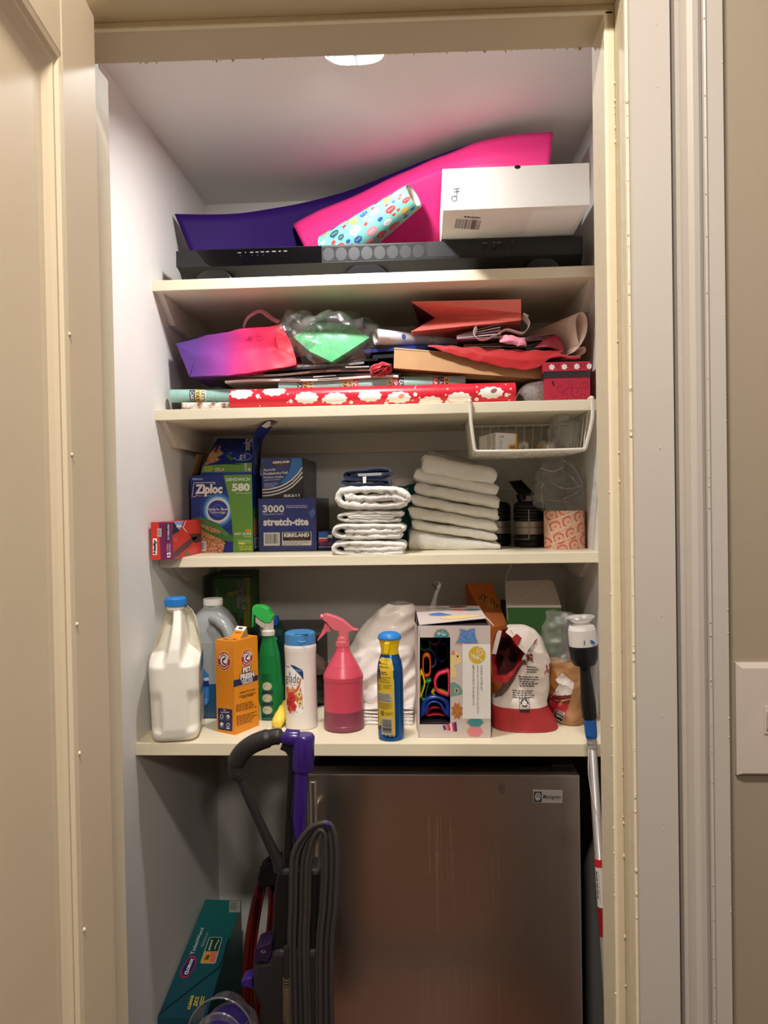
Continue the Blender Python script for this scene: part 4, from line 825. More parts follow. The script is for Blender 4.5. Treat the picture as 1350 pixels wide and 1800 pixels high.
# ------------------------------------------------------------------ towels
TOW = mat('white_terry', (242, 238, 228), .95, var=.06, vs=300, bump=.9, bs=420, sheen=.3); NAVY = mat('navy_terry', (30, 46, 84), .95, var=.25, vs=300, bump=.9, bs=420, sheen=.3); TOW2 = mat('shaded_white_terry', (206, 200, 192), .95, var=.06, vs=300, bump=.9, bs=420)  # last one is white terry darkened for the shade behind the stack
def ribbon_towel(b, pts, th, y0, y1, m, seed=0.0, ny=10, amp=.0022):
    # a terry ribbon folded along pts (x, z) seen from its cut end, running from y0 back to y1
    P = smooth_path([(x, 0, z) for x, z in pts], 7); n = len(P); L_, R__ = [], []
    for i, p in enumerate(P):
        tg = (P[min(i+1, n-1)]-P[max(i-1, 0)]).normalized(); nn = Vector((-tg.z, 0, tg.x)); k = 1-.15*abs(math.sin(i*.9+seed)); L_.append(p+nn*th/2*k); R__.append(p-nn*th/2*k)
    t0 = (P[0]-P[1]).normalized()*th*.4; t1 = (P[-1]-P[-2]).normalized()*th*.4
    ring = L_+[P[-1]+t1]+R__[::-1]+[P[0]+t0]; N = len(ring)
    def fn(u, v):
        p = ring[int(round(u*N)) % N]; cen = P[min(range(0, n, 3), key=lambda i: (P[i]-p).length)]
        e_ = min(v, 1-v)*ny; k = .72 if e_ < .01 else (.93 if e_ < 1.01 else 1.0)
        q = cen+(p-cen)*k; y = y0+(y1-y0)*v+(.004 if e_ < .01 else 0)
        return noisy((q.x, y+.004*math.sin(q.x*30+seed), q.z), amp, 60, seed)
    b.grid(fn, N, ny, m, cu=True)
    for v in (0, 1):
        vs = [fn(i/N, v) for i in range(N)]; cen = [noisy((p.x, y0+(y1-y0)*v-(.003 if v == 0 else -.003), p.z), amp, 60, seed) for p in P]
        fs = []; nl = n
        o = vs+cen
        for i in range(n-1): fs += [(i, i+1, N+i+1, N+i), (nl+1+(n-1-i-1), nl+1+(n-1-i), N+i, N+i+1)]
        fs += [(n-1, n, N+n-1), (n, n+1, N+n-1), (N-1, 0, N), (N-2, N-1, N)]
        b.add(o, fs, m, True)
def c6(x, y, Y): return PY(570+x/2.755, 690+y/2.755, Y)
def towel(label, pts, th, Y, depth, m, seed, grp='folded white towels'):
    b = MB(); pp = [(c6(x, y, Y).x, c6(x, y, Y).z) for x, y in pts]; ribbon_towel(b, pp, th, Y, Y+depth, m, seed)
    return tag(b.build('folded_towel', weld=True), label, 'towel', grp)
g1 = 'towels of the left stack'
towel('bottom folded white towel of the left stack', [(100, 759), (220, 760), (345, 758), (384, 746), (345, 735), (200, 732), (75, 734), (44, 757), (75, 782), (220, 786), (375, 780)], .0152, 1.738, .15, TOW, 1, g1)
towel('second folded white towel from the bottom of the left stack', [(105, 674), (220, 676), (345, 672), (380, 660), (345, 649), (200, 648), (75, 650), (46, 674), (75, 698), (200, 702), (366, 696)], .0148, 1.742, .15, TOW, 2, g1)
towel('flat swirled white towel in the left stack, under its thick top one', [(330, 606), (180, 609), (118, 604), (150, 598), (330, 597), (374, 590), (330, 583), (150, 582), (76, 598), (80, 614), (150, 623), (360, 622)], .0096, 1.75, .14, TOW, 3, g1)
towel('thick rolled white towel at the top of the left stack, under the navy cloths', [(135, 500), (110, 508), (150, 514), (240, 512), (345, 508), (384, 527), (345, 546), (200, 552), (95, 543), (66, 510), (95, 476), (220, 470), (345, 474), (396, 500), (394, 524)], .0202, 1.745, .15, TOW, 4, g1)
towel('lower folded navy cloth on the left white towel stack', [(290, 442), (160, 446), (96, 440), (92, 426), (150, 420), (290, 424), (312, 436), (290, 450), (150, 456)], .008, 1.775, .11, NAVY, 5, 'folded navy cloths')
towel('upper folded navy cloth with white tag, topping the left towel stack', [(280, 412), (150, 414), (96, 406), (110, 384), (180, 378), (270, 370), (314, 378), (300, 396), (200, 402), (130, 398)], .009, 1.778, .11, NAVY, 8, 'folded navy cloths')
b = MB(); F = lambda x, y, h=0: c6(x, y, 1.772-h); b.poly(F, [(160, 392), (276, 388), (276, 401), (166, 406)], ink(150, 156, 166), 1); b.poly(F, [(186, 408), (204, 406), (202, 438), (188, 440)], WHITE, 2); o = b.build('care_tag', [q_ for q_ in COL.objects if q_.name.startswith('folded_towel')][-1], solid=.0004)
def slab(label, l0, l1, r0, r1, Y, depth, seed, m=TOW, xl=420, xr=845, dz=0):
    # folded towel seen from its rounded fold: corners given as crop heights (top, bottom) at the left and right end
    b = MB(); A0, A1, B0, B1 = c6(xl, l0, Y), c6(xl, l1, Y), c6(xr, r0, Y), c6(xr, r1, Y)
    def fn(u, v):
        top, bot = A0.lerp(B0, u), A1.lerp(B1, u); mid = (top+bot)/2; hh_ = (top.z-bot.z)/2*1.16
        a = 2*math.pi*v; e_ = min(u, 1-u)*46; k = [.62, .84, .93, .97][int(e_*1.3+.5)] if e_*1.3 < 3.4 else 1
        ca, sa = math.cos(a), math.sin(a); kk = 1/((abs(ca)**3.2+abs(sa)**3.2)**(1/3.2))
        z = mid.z+hh_*k*kk*sa+.0025*math.sin(u*5+seed*2)*(1-abs(2*u-1)); y = Y+depth/2-(depth/2)*kk*ca*(.97+.03*k)
        return noisy(noisy((mid.x+.003*math.sin(a*2+seed), y, z), .0028, 40, seed), .0009, 170, seed)
    b.grid(fn, 60, 56, m, cv=True)
    for u in (0, 1): b.add([fn(u, k/56) for k in range(56)], [tuple(range(56))], m)
    o = tag(b.build('folded_towel', weld=True), label, 'towel', 'towels of the right stack')
    b = MB(); yy = Y-.0015   # hem line along the fold
    for k, (f_, w_) in enumerate(((.62, .0012),)):
        b.grid(lambda u, v: noisy(tuple(A0.lerp(A1, f_).lerp(B0.lerp(B1, f_), .86+.12*u)+Vector((0, .0-.0006, -.001+.002*v))), .0003, 80), 6, 1, m)
    return o
slab('bottom white towel of the right stack', 664, 772, 727, 768, 1.868, .21, 1, xl=408, xr=850)
slab('second white towel from the bottom of the right stack', 612, 664, 678, 728, 1.868, .20, 2, xl=422, xr=832)
slab('third white towel from the bottom of the right stack', 548, 613, 622, 680, 1.866, .20, 3, xl=410, xr=838)
slab('fourth white towel from the bottom of the right stack', 490, 549, 566, 624, 1.866, .20, 4, xl=424, xr=848)
slab('fifth white towel from the bottom of the right stack', 430, 491, 506, 568, 1.866, .20, 5, xl=440, xr=852)
slab('sixth white towel from the bottom of the right stack', 362, 431, 444, 508, 1.868, .20, 6, xl=438, xr=842)
slab('top folded white towel of the right stack, tilted to the right', 300, 392, 370, 448, 1.862, .12, 7, xl=474, xr=834)
slab('folded white towel toned darker for shade, lying behind the top of the right stack', 276, 330, 345, 400, 1.995, .10, 9, TOW2, xl=505, xr=780)
# white and teal tub behind
t = thing('plastic_tub', 'small teal and white tub partly hidden between the two towel stacks', 'tub', c6(390, 500, 2.05))
cx = c6(392, 460, 2.08).x; zt = c6(390, 415, 2.04).z; b = MB(); b.lathe([(.04, 0), (.042, .004), (.042, zt-Z3-.02), (.038, zt-Z3-.012), (.03, zt-Z3-.006)], (cx, 2.08, Z3), ink(20, 110, 120), n=30); b.build('tub', t)
b = MB(); b.lathe([(.0425, 0), (.0425, .016), (.036, .022), (0, .022)], (cx-.004, 2.08, zt-.022), WP, n=30); b.build('lid', t)
b = MB(); F = cylmap((cx, 2.08), lambda z: .0425, 392, 88, 415, 560, zt, c6(390, 560, 2.04).z); b.text(F, 'rt', 392, 462, 412, 476, WHITE, 2, bold=.03); b.build('printed_label', t)
# ------------------------------------------------------------------ lanterns
SILV = mat('lantern_silver', (168, 158, 148), .38, .6, var=.05)
def lantern(label, cx, cy, panel):
    t = thing('camping_lantern', label, 'lantern', (cx, cy, Z3), 'black camping lanterns'); c = (cx, cy, Z3); r = .0425
    MB().lathe([(r*.96, 0), (r, .006), (r, .012), (r*.97, .014), (r, .017), (r, .030), (r*.93, .034)], c, BLK, n=40).build('base', t)
    MB().lathe([(r*.95, .034), (r*.96, .0345), (r*.96, .068), (r*.95, .0685)], c, SILV, n=40).build('band', t)
    MB().lathe([(r*.965, .051), (r*.985, .0515), (r*.985, .053), (r*.965, .0535)], c, mat('band_line', (120, 112, 104), .4, .5), n=40).build('band_seam', t)
    pr = [(r*.93, .0685)]
    for k in range(5): pr += [(r, .071+.0085*k), (r, .0765+.0085*k), (r*.95, .078+.0085*k)]
    MB().lathe(pr+[(r*.9, .116), (r*.8, .120), (r*.5, .122), (0, .122)], c, BLK, n=40).build('top', t)
    WIRE = mat('steel_wire', (170, 166, 160), .3, .9)
    for s in (-1,):
        b = MB(); b.tube(smooth_path([(cx+s*r*.2, cy-r-.004, Z3+.10), (cx+s*r*.2, cy-r-.005, Z3+.06), (cx+s*r*.2, cy-r-.005, Z3+.028), (cx+s*r*.25, cy-r-.005, Z3+.023), (cx+s*r*.7, cy-r*.86-.003, Z3+.0225), (cx+s*r*1.02, cy-r*.2, Z3+.023), (cx+s*r*1.04, cy, Z3+.03)], 5), .0014, WIRE, n=8); b.build('wire_handle', t)
    return t
lantern('black camping lantern with silver band, nearest the printed paper roll', PY(931, 920, 1.975).x, 1.975, True)
lantern('black camping lantern with silver band, half behind the right towel stack', PY(871, 920, 2.045).x, 2.045, False)
t = thing('solar_panel', 'tilted black panel with silver rim standing above the lanterns', 'panel', PY(915, 880, 2.03))
b = MB(); Q = [PY(893, 846, 2.01), PY(916, 843, 2.01), PY(939, 867, 2.06), PY(912, 872, 2.03)]; hexa(b, Q, (.004, .006, -.004), mat('panel_rim', (120, 116, 110), .35, .6)); F = rectmap(0, 0, 10, 10, Q); b.rect(F, .6, .6, 9.4, 9.4, BLKG, 2); b.build('panel', t)
b = MB(); b.tube([PY(914, 868, 2.04), PY(918, 880, 2.04)], .012, BLK, n=14); b.build('hinge', t)
# printed tissue roll in a clear bag
t = thing('paper_roll', 'pink printed paper roll half out of a clear bag, right end of third shelf', 'paper roll', (.3575, 1.897, Z3))
PKP = mat('cream_pink_paper', (232, 186, 156), .6, var=.04); PKD = ink(206, 92, 76); rr = .0515; rz = PY(995, 897, 1.86).z
b = MB(); b.lathe([(rr*.99, 0), (rr, .003), (rr, rz-Z3-.004), (rr*.98, rz-Z3-.0015), (rr*.5, rz-Z3-.002), (.02, rz-Z3-.003), (.02, .01)], (.3575, 1.897, Z3), PKP, n=48, caps=False)
F = cylmap((.3575, 1.897), lambda z: rr, 960, 262, 690, 1190, rz, Z3)
def Fd(x, y, h=0.0): return F(max(702, min(1218, x)), max(694, min(1186, y)), h)
Fd.curved = True
for j in range(-1, 4):
    for i in range(-1, 4):
        cx, cy = 770+i*150+j*40, 750+j*150-i*62
        if not (690 < cx < 1240 and 660 < cy < 1220): continue
        b.fan(Fd, [(cx+72*math.cos(R(a)), cy+72*math.sin(R(a))) if True else 0 for a in range(0, 360, 12)], PKD, 1); b.disc(Fd, cx, cy, 56, 56, PKP, 2, 28); b.arc(Fd, cx, cy, 47, 47, .1, ink(216, 128, 106), 3); b.disc(Fd, cx, cy, 16, 16, ink(214, 120, 100), 3, 12)
    b.stroke(Fd, [(702+60*k, 853+150*(j-1)-25*k) for k in range(10)], 26, ink(236, 196, 168), 4)
for i in range(4): b.stroke(Fd, [(679+150*i+k*15, 690+k*56) for k in range(10)], 20, ink(236, 196, 168), 4)
b.build('roll', t)
b = MB(); CB = film('crisp_clear_bag', (232, 232, 232), .04, .22, .05, .02, 1.0, 50)
prof2 = [(958, 1032, 900), (940, 1034, 888), (938, 1036, 870), (944, 1030, 850), (950, 1018, 830), (955, 1002, 815), (965, 985, 807)]
def fnb(u, v):
    k = v*(len(prof2)-1); i = min(int(k), len(prof2)-2); a = k-i; l, r_, y = [prof2[i][n]*(1-a)+prof2[i+1][n]*a for n in range(3)]
    A, B = PY(l, y, 1.88), PY(r_, y, 1.88); c = (A+B)/2; hw_ = (B.x-A.x)/2; an = 2*math.pi*u; p = Vector((c.x+hw_*math.cos(an), 1.895-min(hw_, .045)*math.sin(an)*(1-.5*v), c.z))
    n_ = noise.noise(p*28); w_ = 1-2*abs(noise.noise(p*45+Vector((3, 1, 2)))); d = Vector((math.cos(an), -math.sin(an), .3)); p = p+d*(.010*n_+.013*w_)*(.2+v); p.x = min(p.x, RW-.002); return p
b.grid(fnb, 90, 50, CB, cu=True); CRS = film('bag_crease', (240, 240, 240), .4, .3, .1, .15, 0)
for pts in ([(.62, .1), (.66, .3), (.60, .5), (.7, .62)], [(.8, .05), (.78, .25), (.9, .4), (.86, .6)], [(.55, .2), (.7, .24), (.82, .2)], [(.72, .5), (.8, .42), (.93, .46)], [(.9, .15), (.95, .4), (.92, .7), (.85, .95)], [(.6, .75), (.72, .7), (.84, .78)]): b.tube(smooth_path([fnb(*p)+Vector((0, -.001, 0)) for p in pts], 5), .0009, CRS, n=6)
b.build('clear_bag', t)
# ------------------------------------------------------------------ wire basket hung from the second shelf
WIR = mat('white_coated_wire', (226, 220, 204), .35, var=.02)
t = thing('wire_basket', 'white wire basket hooked under the right end of the second shelf', 'basket', (.25, 1.86, 1.57))
bx0, bx1, by0, by1, bz = PY(836, 798, 1.722).x, PY(1031, 790, 1.722).x, 1.722, 2.0, 1.572; tx0, tx1 = PY(827, 735, 1.722).x, .392; ztb = Z2-.0255
b = MB(); fr = smooth_path([(tx0-.001, 1.80, Z2+.004), (tx0-.001, 1.745, Z2+.004), (tx0-.001, 1.7225, Z2+.003), (tx0, by0, Z2-.005), (tx0+.001, by0, ztb-.02), (bx0-.003, by0, bz+.015), (bx0, by0, bz+.004), (bx0+.008, by0, bz+.002), (bx0+.1, by0, bz+.001), (bx1-.02, by0, bz+.002), (bx1-.004, by0, bz+.005), (bx1, by0, bz+.014), (tx1, by0, ztb-.02), (tx1, by0, Z2-.005), (tx1, 1.7225, Z2+.003), (tx1, 1.745, Z2+.004), (tx1, 1.80, Z2+.004)], 5)
b.tube(fr, .0042, WIR, n=10, up=(0, 1, 0)); b.build('front_frame', t)
b = MB(); b.tube(smooth_path([(tx0+.004, 1.74, ztb-.004), (tx0+.004, by1, ztb-.004), (tx0+.012, by1+.004, ztb-.004), (tx1-.012, by1+.004, ztb-.004), (tx1-.004, by1, ztb-.004), (tx1-.004, 1.74, ztb-.004)], 4), .0025, WIR, n=8); b.build('top_rim', t)
for i in range(1, 12):
    u = i/12; x = bx0+(bx1-bx0)*u; b = MB(); b.tube(smooth_path([(tx0+(tx1-tx0)*u, by1+.003, ztb-.004), (x, by1+.001, bz+.012), (x, by1-.006, bz+.001), (x, by1-.03, bz), (x, by0, bz)], 3), .0014, WIR, n=6); b.build('wire', t)
for j in range(7):
    y = by0+.03+.038*j; b = MB(); b.tube(smooth_path([(tx0+.004, y, ztb-.004), (bx0, y, bz+.012), (bx0+.004, y, bz+.002), (bx0+.02, y, bz), (bx1-.02, y, bz), (bx1-.004, y, bz+.002), (bx1, y, bz+.012), (tx1-.004, y, ztb-.004)], 3), .0014, WIR, n=6); b.build('wire', t)
c7 = crop(810, 690, 5.625)
t = thing('bulb_box', 'small white and yellow light bulb box lying in the wire basket', 'box', PY(880, 795, 1.80))
Q = [PY(*c7(345, 395), 1.79), PY(*c7(555, 408), 1.80), PY(*c7(558, 600), 1.80), PY(*c7(345, 600), 1.79)]; Q[2].z = Q[3].z = bz+.002; L0, L1 = PY(*c7(182, 440), 1.87), PY(*c7(182, 600), 1.87); L1.z = bz+.002
b = MB(); dp = L0-Q[0]; b.add([Q[0], Q[3], Q[2], Q[1]], [(0, 1, 2, 3)], WHITE); b.add([L0, L1, Q[3], Q[0]], [(0, 1, 2, 3)], CARD); bk = [p+dp for p in Q]; bk[2].z = bk[3].z = bz+.002
b.add([Q[0], Q[1], bk[1], bk[0]], [(0, 1, 2, 3)], CARD); b.add(bk, [(0, 1, 2, 3)], CARD); b.add([Q[1], Q[2], bk[2], bk[1]], [(0, 1, 2, 3)], CARD); b.add([Q[3], L1, bk[3], bk[2], Q[2]], [(0, 1, 2, 3, 4)], CARD)
F = facemap(((345, 395), (555, 408), (558, 600), (345, 600)), Q); YL = ink(232, 178, 60)
b.rect(F, 540, 410, 557, 600, YL, 1); b.poly(F, [(475, 515), (557, 510), (557, 566), (475, 562)], YL, 1); b.text(F, '60W', 484, 530, 535, 552, INK, 2, rot=180, bold=.03); b.text(F, 'E12', 382, 428, 424, 448, INK, 2, rot=180, bold=.02); b.arc(F, 398, 498, 14, 18, .2, INK, 2); b.stroke(F, [(384, 470), (410, 470)], 3, INK, 2); b.stroke(F, [(386, 532), (410, 532), (398, 556), (386, 532)], 4, INK, 2); b.text(F, 'ENNIUMAT LED'[:0]+'CANDELABRA LED', 382, 574, 526, 592, INK, 2, rot=180, bold=.01)
F = facemap(((182, 440), (345, 395), (345, 600), (182, 600)), [L0, Q[0], Q[3], L1]); b.dashes(F, 250, 425, 290, 590, 3, ink(120, 110, 104), 1, vert=True); b.dashes(F, 305, 410, 340, 590, 3, ink(140, 130, 124), 1, vert=True)
b.build('carton', t)
GLS = film('clear_glass', (240, 240, 238), .08, .6, .04, .02, 0)
BRASS = mat('brass', (206, 160, 96), .25, .9)
for i, (x, y, Y, ax, lab) in enumerate(((620, 565, 1.78, (-.3, -.9, .2), 'clear candle bulb lying in the basket beside the white bulb box'), (820, 535, 1.86, (.3, -.9, .02), 'clear globe bulb with brass ring filament in the middle of the basket'), (880, 565, 1.78, (-.4, -.8, .3), 'clear bulb lying against the bubble wrap in the basket'))):
    p = PY(*c7(x, y), Y); r = (.014, .017, .012)[i]; p.z = bz+.002+r
    t = thing('light_bulb', lab, 'light bulb', (p.x, p.y, bz), 'loose bulbs in the basket'); a = Vector(ax).normalized()
    MB().lathe([(r*.45, -r*1.7), (r*.5, -r*1.3), (r*.9, -r*.5), (r, 0), (r*.86, r*.5), (r*.5, r*.87), (0, r)], p, GLS, n=24, ax=ax, caps=False).build('glass', t)
    MB().lathe([(r*.2, -r*2.7), (r*.42, -r*2.55), (r*.46, -r*1.7)], p, BRASS if i == 1 else mat('bulb_base', (150, 146, 140), .3, .8), n=18, ax=ax).build('screw_base', t)
    b = MB(); e1 = a.orthogonal().normalized(); e2 = a.cross(e1); b.tube([p+(e1*math.cos(k*.5)+e2*math.sin(k*.5))*r*.55 for k in range(12)], .0009, BRASS, n=6, closed=True); b.build('filament', t)
BUB = film('bubble_wrap', (236, 236, 236), .1, .3, .12, .06, 1.0, 130)
b = MB(); blob(b, (.345, 1.815, bz+.048), .032, .05, .044, BUB, .012, 40, 4, 40, 28, amp2=.006); tag(b.build('bubble_wrap'), 'crumpled bubble wrap bundle in the right end of the wire basket', 'bubble wrap')
# ================================================================== lowest shelf
# white jug with blue cap, handle side towards us
JUG = mat('white_hdpe', (232, 228, 216), .38, var=.02, sss=.0); CAPB = mat('blue_cap_plastic', (34, 122, 196), .4, var=.03)
c4 = crop(235, 1040, 6.43)
t = thing('jug', 'opaque white plastic jug with a blue cap, at the far left of the lowest shelf', 'jug', (-.572, 1.645, Z4))
JY0, JY1 = 1.560, 1.692; lx, rx = -.6265, -.5285
JC = (-.5705, 1.626)
rows = [(0, JC[0]-.045, JC[0]+.043, 0.02), (.004, JC[0]-.049, JC[0]+.046, .008), (.012, JC[0]-.052, JC[0]+.050, .003), (.03, JC[0]-.054, JC[0]+.053, 0), (.06, JC[0]-.055, JC[0]+.054, 0), (.12, JC[0]-.0565, JC[0]+.0545, 0), (.165, JC[0]-.058, JC[0]+.0545, .0), (.178, JC[0]-.058, JC[0]+.054, .0), (.205, JC[0]-.049, JC[0]+.0525, .006), (.235, JC[0]-.039, JC[0]+.049, .018), (.262, JC[0]-.031, JC[0]+.043, .033), (.283, JC[0]-.026, JC[0]+.036, .045), (.293, JC[0]-.021, JC[0]+.024, .052)]
TJ = Matrix.Translation((JC[0], JC[1], 0)) @ Matrix.Rotation(R(13), 4, 'Z') @ Matrix.Translation((-JC[0], -JC[1], 0))
def jug_at(z):
    for a, c in zip(rows, rows[1:]):
        if z <= c[0]: k = (z-a[0])/(c[0]-a[0]); return [a[i]+(c[i]-a[i])*k for i in (1, 2, 3)]
    return rows[-1][1:]
def sstep(a, c, x): x = max(0, min(1, (x-a)/(c-a))); return x*x*(3-2*x)
def jfn(u, v):
    z = .293*v; xl, xr_, ins = jug_at(z); cx, hx = (xl+xr_)/2, (xr_-xl)/2; y0 = JY0+ins; y1 = JY1-ins*.8; cy, hy_ = (y0+y1)/2, (y1-y0)/2
    a = 2*math.pi*u; ca, sa = math.cos(a), math.sin(a); p = 4.2-1.2*sstep(.17, .29, z); k = 1/((abs(ca)**p+abs(sa)**p)**(1/p))
    x, y = cx+hx*k*ca, cy+hy_*k*sa
    if sa < 0:   # front: handle ridge in the middle with finger hollows either side, above; recessed foot panels below
        s = (x-cx)/hx; w_ = sstep(.165, .205, z)*(1-.55*sstep(.262, .293, z)); ed = min(1, (-sa)*1.6)
        y += ed*w_*(.058*sstep(.2, .5, abs(s))); 
        hol = sstep(.175, .2, z+.035*abs(abs(s)-.62)) * (1-sstep(.255, .285, z)); y += ed*hol*.022*sstep(.26, .46, abs(s))
        ft = sstep(.02, .035, z)*(1-sstep(.09, .12, z)); y += ed*ft*.010*sstep(.42, .62, abs(s))*(1-sstep(.9, 1.0, abs(s))*.5)
    return Vector((x, y, Z4+.0005+z))
b = MB(TJ); b.grid(jfn, 120, 90, JUG, cu=True); b.add([jfn(k/120, 0) for k in range(120)], [tuple(range(120))], JUG); b.add([jfn(k/120, 1) for k in range(120)], [tuple(range(120))], JUG); b.build('bottle', t)
jc = JC; MB().lathe([(.0195, .288), (.0195, .298)], (jc[0], jc[1], Z4), JUG, n=32).build('neck', t)
b = MB(); b.lathe([(.0235, .2955), (.0242, .297), (.0242, .311), (.0235, .313), (.0215, .3145), (0, .3145)], (jc[0], jc[1], Z4), CAPB, n=48)
for k in range(40): a = k*math.pi/20; b.box(jc[0]+.0242*math.cos(a)-.0005, jc[0]+.0242*math.cos(a)+.0005, jc[1]+.0242*math.sin(a)-.0005, jc[1]+.0242*math.sin(a)+.0005, Z4+.298, Z4+.310, CAPB)
b.build('cap', t)
b = MB(TJ); xf = JC[0]+.0548
Fj = facemap(((640, 560), (740, 560), (740, 1640), (640, 1640)), [(xf, 1.580, Z4+.188), (xf, 1.675, Z4+.188), (xf, 1.675, Z4+.032), (xf, 1.580, Z4+.032)])
b.poly(Fj, [(640, 700), (652, 620), (676, 575), (700, 562), (740, 562), (740, 1640), (652, 1640), (640, 1600)], ink(222, 220, 216), 2); b.poly(Fj, [(645, 840), (650, 700), (664, 640), (690, 600), (740, 590), (740, 820), (680, 840)], ink(50, 110, 170), 3)
for y in range(0, 7): b.rect(Fj, 646, 860+26*y, 730, 872+26*y, ink(90, 110, 140), 3)
b.rect(Fj, 645, 1060, 740, 1210, ink(70, 124, 180), 3)
for y in range(0, 15): b.rect(Fj, 646, 1235+24*y, 735, 1245+24*y, ink(120, 130, 140), 3)
b.build('label_sticker', t)
# clear windscreen washer jug, half full of blue
t = thing('jug', 'clear plastic jug with white cap, half full of blue liquid, behind the white jug', 'jug', (-.50, 1.80, Z4))
CLJ = mat('cloudy_clear_plastic', (150, 154, 154), .22, var=.05, vs=8); LIQ = mat('blue_liquid_behind_plastic', (38, 78, 112), .2, var=.05, vs=8)
wx, wy = PY(380, 1200, 1.80).x, 1.80; zl = PY(400, 1203, 1.74).z-Z4; H = [(.055, 0), (.062, .004), (.066, .015), (.068, .05), (.068, zl), (.068, .155), (.066, .185), (.060, .212), (.050, .236), (.036, .256), (.024, .266), (.021, .275), (.021, .283)]
liq = [h for h in H if h[1] <= zl+1e-6]; cle = [h for h in H if h[1] >= zl-1e-6]
def wj(prof, m, nm):
    b = MB(); b.lathe(prof, (wx-.004, wy, Z4+.0005), m, n=56, p=3.2, sx=1, sy=.85); return b.build(nm, t)
wj(liq, LIQ, 'liquid')
HD = mat('handle_recess', (96, 98, 96), .4, var=.1)
b = MB(); b.lathe(cle, (wx-.004, wy, Z4+.0005), CLJ, n=56, p=3.0, sx=1, sy=.85); b.build('bottle', t)
b = MB(); b.tube(smooth_path([(wx+.006, 1.752, Z4+.246), (wx+.026, 1.742, Z4+.240), (wx+.047, 1.735, Z4+.222), (wx+.060, 1.731, Z4+.19), (wx+.070, 1.731, Z4+.15), (wx+.072, 1.735, Z4+.12)], 6), [.012]*7+[.0135]*20+[.012]*4, CLJ, n=14); b.build('handle', t)
b = MB(); Fw = lambda x, y, h=0: Vector((PY(x, y, 1.74).x, 1.7405-h, PY(x, y, 1.74).z)); LB = ink(44, 116, 190)
b.poly(Fw, [(336, 1158), (344, 1162), (358, 1176), (367, 1186), (367, 1232), (362, 1240), (336, 1245)], LB, 2); b.poly(Fw, [(336, 1193), (367, 1191), (367, 1196), (336, 1199)], ink(190, 200, 210), 3); b.poly(Fw, [(336, 1199), (367, 1197), (367, 1207), (336, 1209)], ink(20, 40, 120), 3)
for k in range(3): b.stroke(Fw, [(338, 1226+3*k), (352, 1228+3*k), (364, 1229+3*k)], .8, ink(150, 190, 226), 3)
b.build('label_sticker', t)
b = MB(); b.lathe([(.0235, .272), (.0242, .274), (.0242, .287), (.023, .2885), (0, .2885)], (wx-.004, wy, Z4), WP, n=48); b.build('cap', t)
# orange carton turned a quarter
OR = mat('orange_carton', (222, 138, 24), .5, var=.03); 
c5 = crop(370, 1090, 8.57)
t = thing('powder_box', 'orange carpet powder box with its pour spout open, beside the clear jug', 'box', (-.43, 1.69, Z4))
pL, pM, pR = PZ(381.5, 1286, Z4), PZ(413.5, 1292.5, Z4), PZ(455.5, 1275, Z4); zt = PY(413, 1128, pM.y).z; up = Vector((0, 0, zt-Z4)); pB = pL+(pR-pM)
b = MB(); base = [pL, pM, pR, pB]
for i in range(4): j = (i+1) % 4; b.add([base[i], base[j], base[j]+up, base[i]+up], [(0, 1, 2, 3)], OR)
b.add([p+up for p in base], [(0, 1, 2, 3)], OR); b.add(base[::-1], [(0, 1, 2, 3)], OR)
F1 = facemap(((80, 300), (352, 325), (378, 1735), (97, 1672)), [pL+up, pM+up, pM, pL]); F2 = facemap(((352, 325), (722, 225), (735, 1585), (378, 1735)), [pM+up, pR+up, pR, pM])
RD, NV, PALE = ink(164, 34, 60), ink(30, 36, 76), ink(238, 176, 80)
def emblem(F, cx, cy, r, ry, sk):
    for k in range(20):
        a = k*math.pi/10; r2 = 1.65 if k % 2 else 1.4
        b.poly(F, [(cx+r*.9*math.cos(a-.07), cy+ry*.9*math.sin(a-.07)+sk*r*.9*math.cos(a-.07)), (cx+r*r2*math.cos(a), cy+ry*r2*math.sin(a)+sk*r*r2*math.cos(a)), (cx+r*.9*math.cos(a+.07), cy+ry*.9*math.sin(a+.07)+sk*r*.9*math.cos(a+.07))], PALE, 1)
    G = lambda x, y, h=0: F(cx+x*r, cy+y*ry+sk*x*r, h)
    b.disc(G, 0, 0, 1.1, 1.1, PALE, 2, 32); b.disc(G, 0, 0, 1, 1, RD, 3, 32); b.disc(G, 0, 0, .56, .56, WHITE, 4, 28)
    b.poly(G, [(-.32, -.08), (-.2, -.3), (.05, -.32), (.12, -.5), (.28, -.34), (.2, -.15), (-.05, -.1), (-.12, .12), (.15, .3), (.38, .2), (.36, .42), (.0, .46), (-.3, .2)], INK, 5)
    s_ = 'ARM & HAMMER'
    for i, ch_ in enumerate(s_):
        if ch_ == ' ': continue
        a = R(200+i*140/(len(s_)-1)); ca, sa = math.cos(a), math.sin(a)
        H_ = lambda x, y, h=0: G(.78*ca+x*(-sa)+y*(-ca), .78*sa+x*ca+y*(-sa), h)
        b.text(H_, ch_, -.085, -.13, .085, .13, WHITE, 5, bold=.04)
    b.arc(G, 0, 0, .84, .84, .1, WHITE, 5, 30, 150)
emblem(F1, 213, 608, 92, 130, .06); emblem(F2, 556, 572, 84, 122, -.22)
def skew(F, sl): return lambda x, y, h=0: F(x, y+sl*(x-545), h)
S = skew(F2, -.27)
b.text(S, 'PET', 480, 705, 626, 800, NV, 4, bold=.12); b.text(S, 'PET', 492, 712, 614, 788, WHITE, 5, bold=.05); b.poly(S, [(350, 925-58), (722, 940-62), (722, 1020-65), (350, 1030-60)], NV, 2); b.text(S, 'FRESH', 442, 800, 672, 905, NV, 4, bold=.12); b.text(S, 'FRESH', 452, 806, 662, 888, WHITE, 5, bold=.05)
